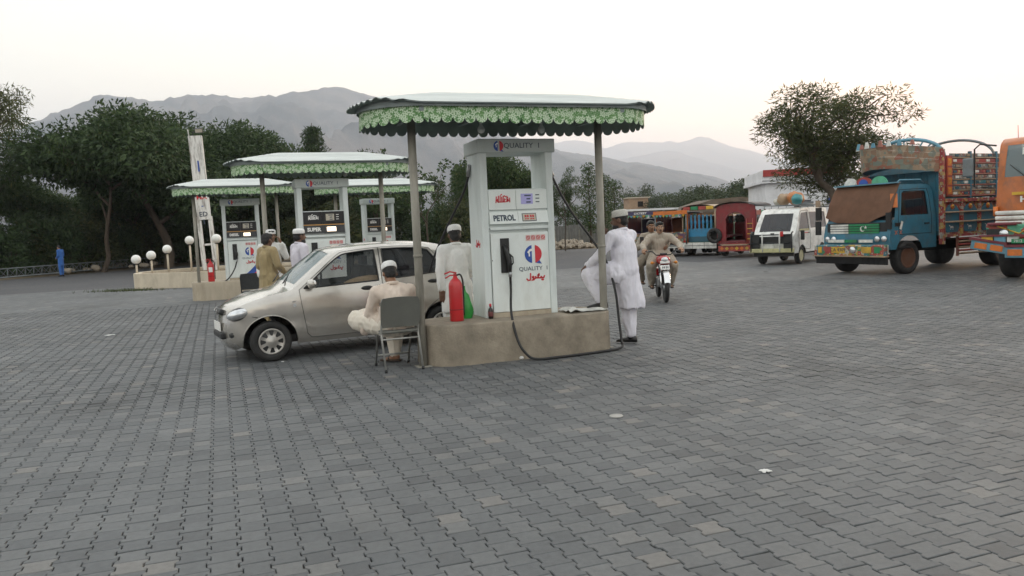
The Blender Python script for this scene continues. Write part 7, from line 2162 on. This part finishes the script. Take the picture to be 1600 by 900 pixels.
def rock(label, loc, s_, seed, group):
    b = MB(); b.ell((0, 0, s_*.3), (s_, s_*.75, s_*.5), n=9, m=6); me = b.mesh('stone', M_stone)
    for v_ in me.vertices: v_.co += v_.normal*s_*.4*noise.noise(v_.co*(1.6/s_) + Vector((seed, 0, 0)))
    o = bpy.data.objects.new('stone', me); C.objects.link(o); o.location = loc; o.rotation_euler = (0, 0, seed); tag(o, label, 'stone', group)
rr = random.Random(9)
for i in range(16):
    px = [105, 112, 135, 150, 168, 178, 190, 205, 225, 240, 448, 455, 463, 560, 660, 675][i]; py = [428, 427, 425, 424, 421, 420, 419, 420, 419, 416, 409, 408, 409, 400, 396, 397][i]
    g_ = G(px, py); rock('pale stone lying on the verge beyond the road', (g_.x, min(g_.y, 56), .08), rr.uniform(.2, .42), i*1.7, 'stones on the verge')
b = MB(); c0 = G(892, 389)
for i in range(260):
    a = rr.uniform(0, 2*PI); q = math.sqrt(rr.random()); x, y = 1.7*q*math.cos(a), .8*q*math.sin(a); s_ = rr.uniform(.05, .17); z = .55*(1-q**1.5)*rr.uniform(.6, 1)
    v0 = len(b.v); b.ell((x, y, z), (s_, s_*rr.uniform(.6, 1), s_*rr.uniform(.5, .9)), n=6, m=4, rot=(rr.random()*3, rr.random()*3, 0))
for k in range(len(b.sm)): b.sm[k] = False
o = b.build('rubble_pile', M_stone, loc=(c0.x, 52.5, .05)); tag(o, 'heap of pale rubble stones beside the road', 'rubble', kind='stuff')
# ------------------------------------------------------------------ litter on the paving
M_paper = mat('paper', (.62, .62, .60), .8, var=.06)
def scrap(nm, label, px, py, w_, d_, m, cat, seed):
    g_ = G(px, py); b = MB(); rows = []
    for i in range(7): rows.append([(w_*(i/6-.5), d_*(j/5-.5) + .008*noise.noise((i, j, seed)), .006 + .012*abs(noise.noise((i*.6, j*.6, seed)))) for j in range(6)])
    b.grid(rows); b.grid([[(x, y, z-.003) for x, y, z in r] for r in rows][::-1]); o = b.build(nm, m, loc=(g_.x, g_.y, 0), rotz=seed); tag(o, label, cat, 'litter on the paving')
scrap('paper_scrap', 'white paper scrap on the paving at lower right', 1196, 737, .065, .05, M_paper, 'litter', .4)
scrap('paper_scrap', 'pale flattened wrapper on the paving left of the car', 171, 524, .16, .10, M_paper, 'litter', 1.2)
scrap('paper_scrap', 'small pale scrap on the paving by the front wheel', 442, 566, .05, .03, M_paper, 'litter', 2.2)
scrap('dry_leaf', 'dark leaf on the paving left of centre', 240, 602, .07, .03, M_rub, 'leaf', 2.9)
scrap('dry_leaf', 'dark rag on the paving near the left edge', 11, 498, .13, .06, M_rub, 'rag', .3)
scrap('dry_leaf', 'dark scrap on the paving before the white van', 1196, 425, .22, .09, M_rub, 'litter', 1.5)
g_ = G(963, 651); b = MB(); b.lathe([(.055, .0), (.057, .006), (.052, .011), (0, .012)], n=24); o = b.build('pale_disc', mat('pale_disc', (.36, .35, .33), .8, var=.2), loc=(g_.x, g_.y, .001)); tag(o, 'round pale disc lying on the paving right of centre', 'disc')
g_ = G(815, 562); b = MB(); b.ell((0, 0, .022), (.028, .026, .022), n=10, m=7); o = b.build('pebble', M_paper, loc=(g_.x, g_.y, .0)); tag(o, 'white pebble at the foot of the nearest plinth', 'pebble')
# low dry grass at the planter's foot
b = MB()
for i in range(420):
    x, y = rr.gauss(0, .7), rr.gauss(0, .16); a = rr.uniform(0, 2*PI); h = rr.uniform(.05, .14)
    b.add([(x-.012*math.cos(a), y-.012*math.sin(a), 0), (x+.012*math.cos(a), y+.012*math.sin(a), 0), (x + rr.gauss(0, .05), y + rr.gauss(0, .05), h)], [(0, 1, 2)])
g_ = G(214, 451); o = b.build('dry_grass', L_olive, loc=(g_.x+.2, g_.y-1.1, -.01), rotz=-.2); tag(o, 'dry grass tuft at the planter corner', 'grass', kind='stuff')
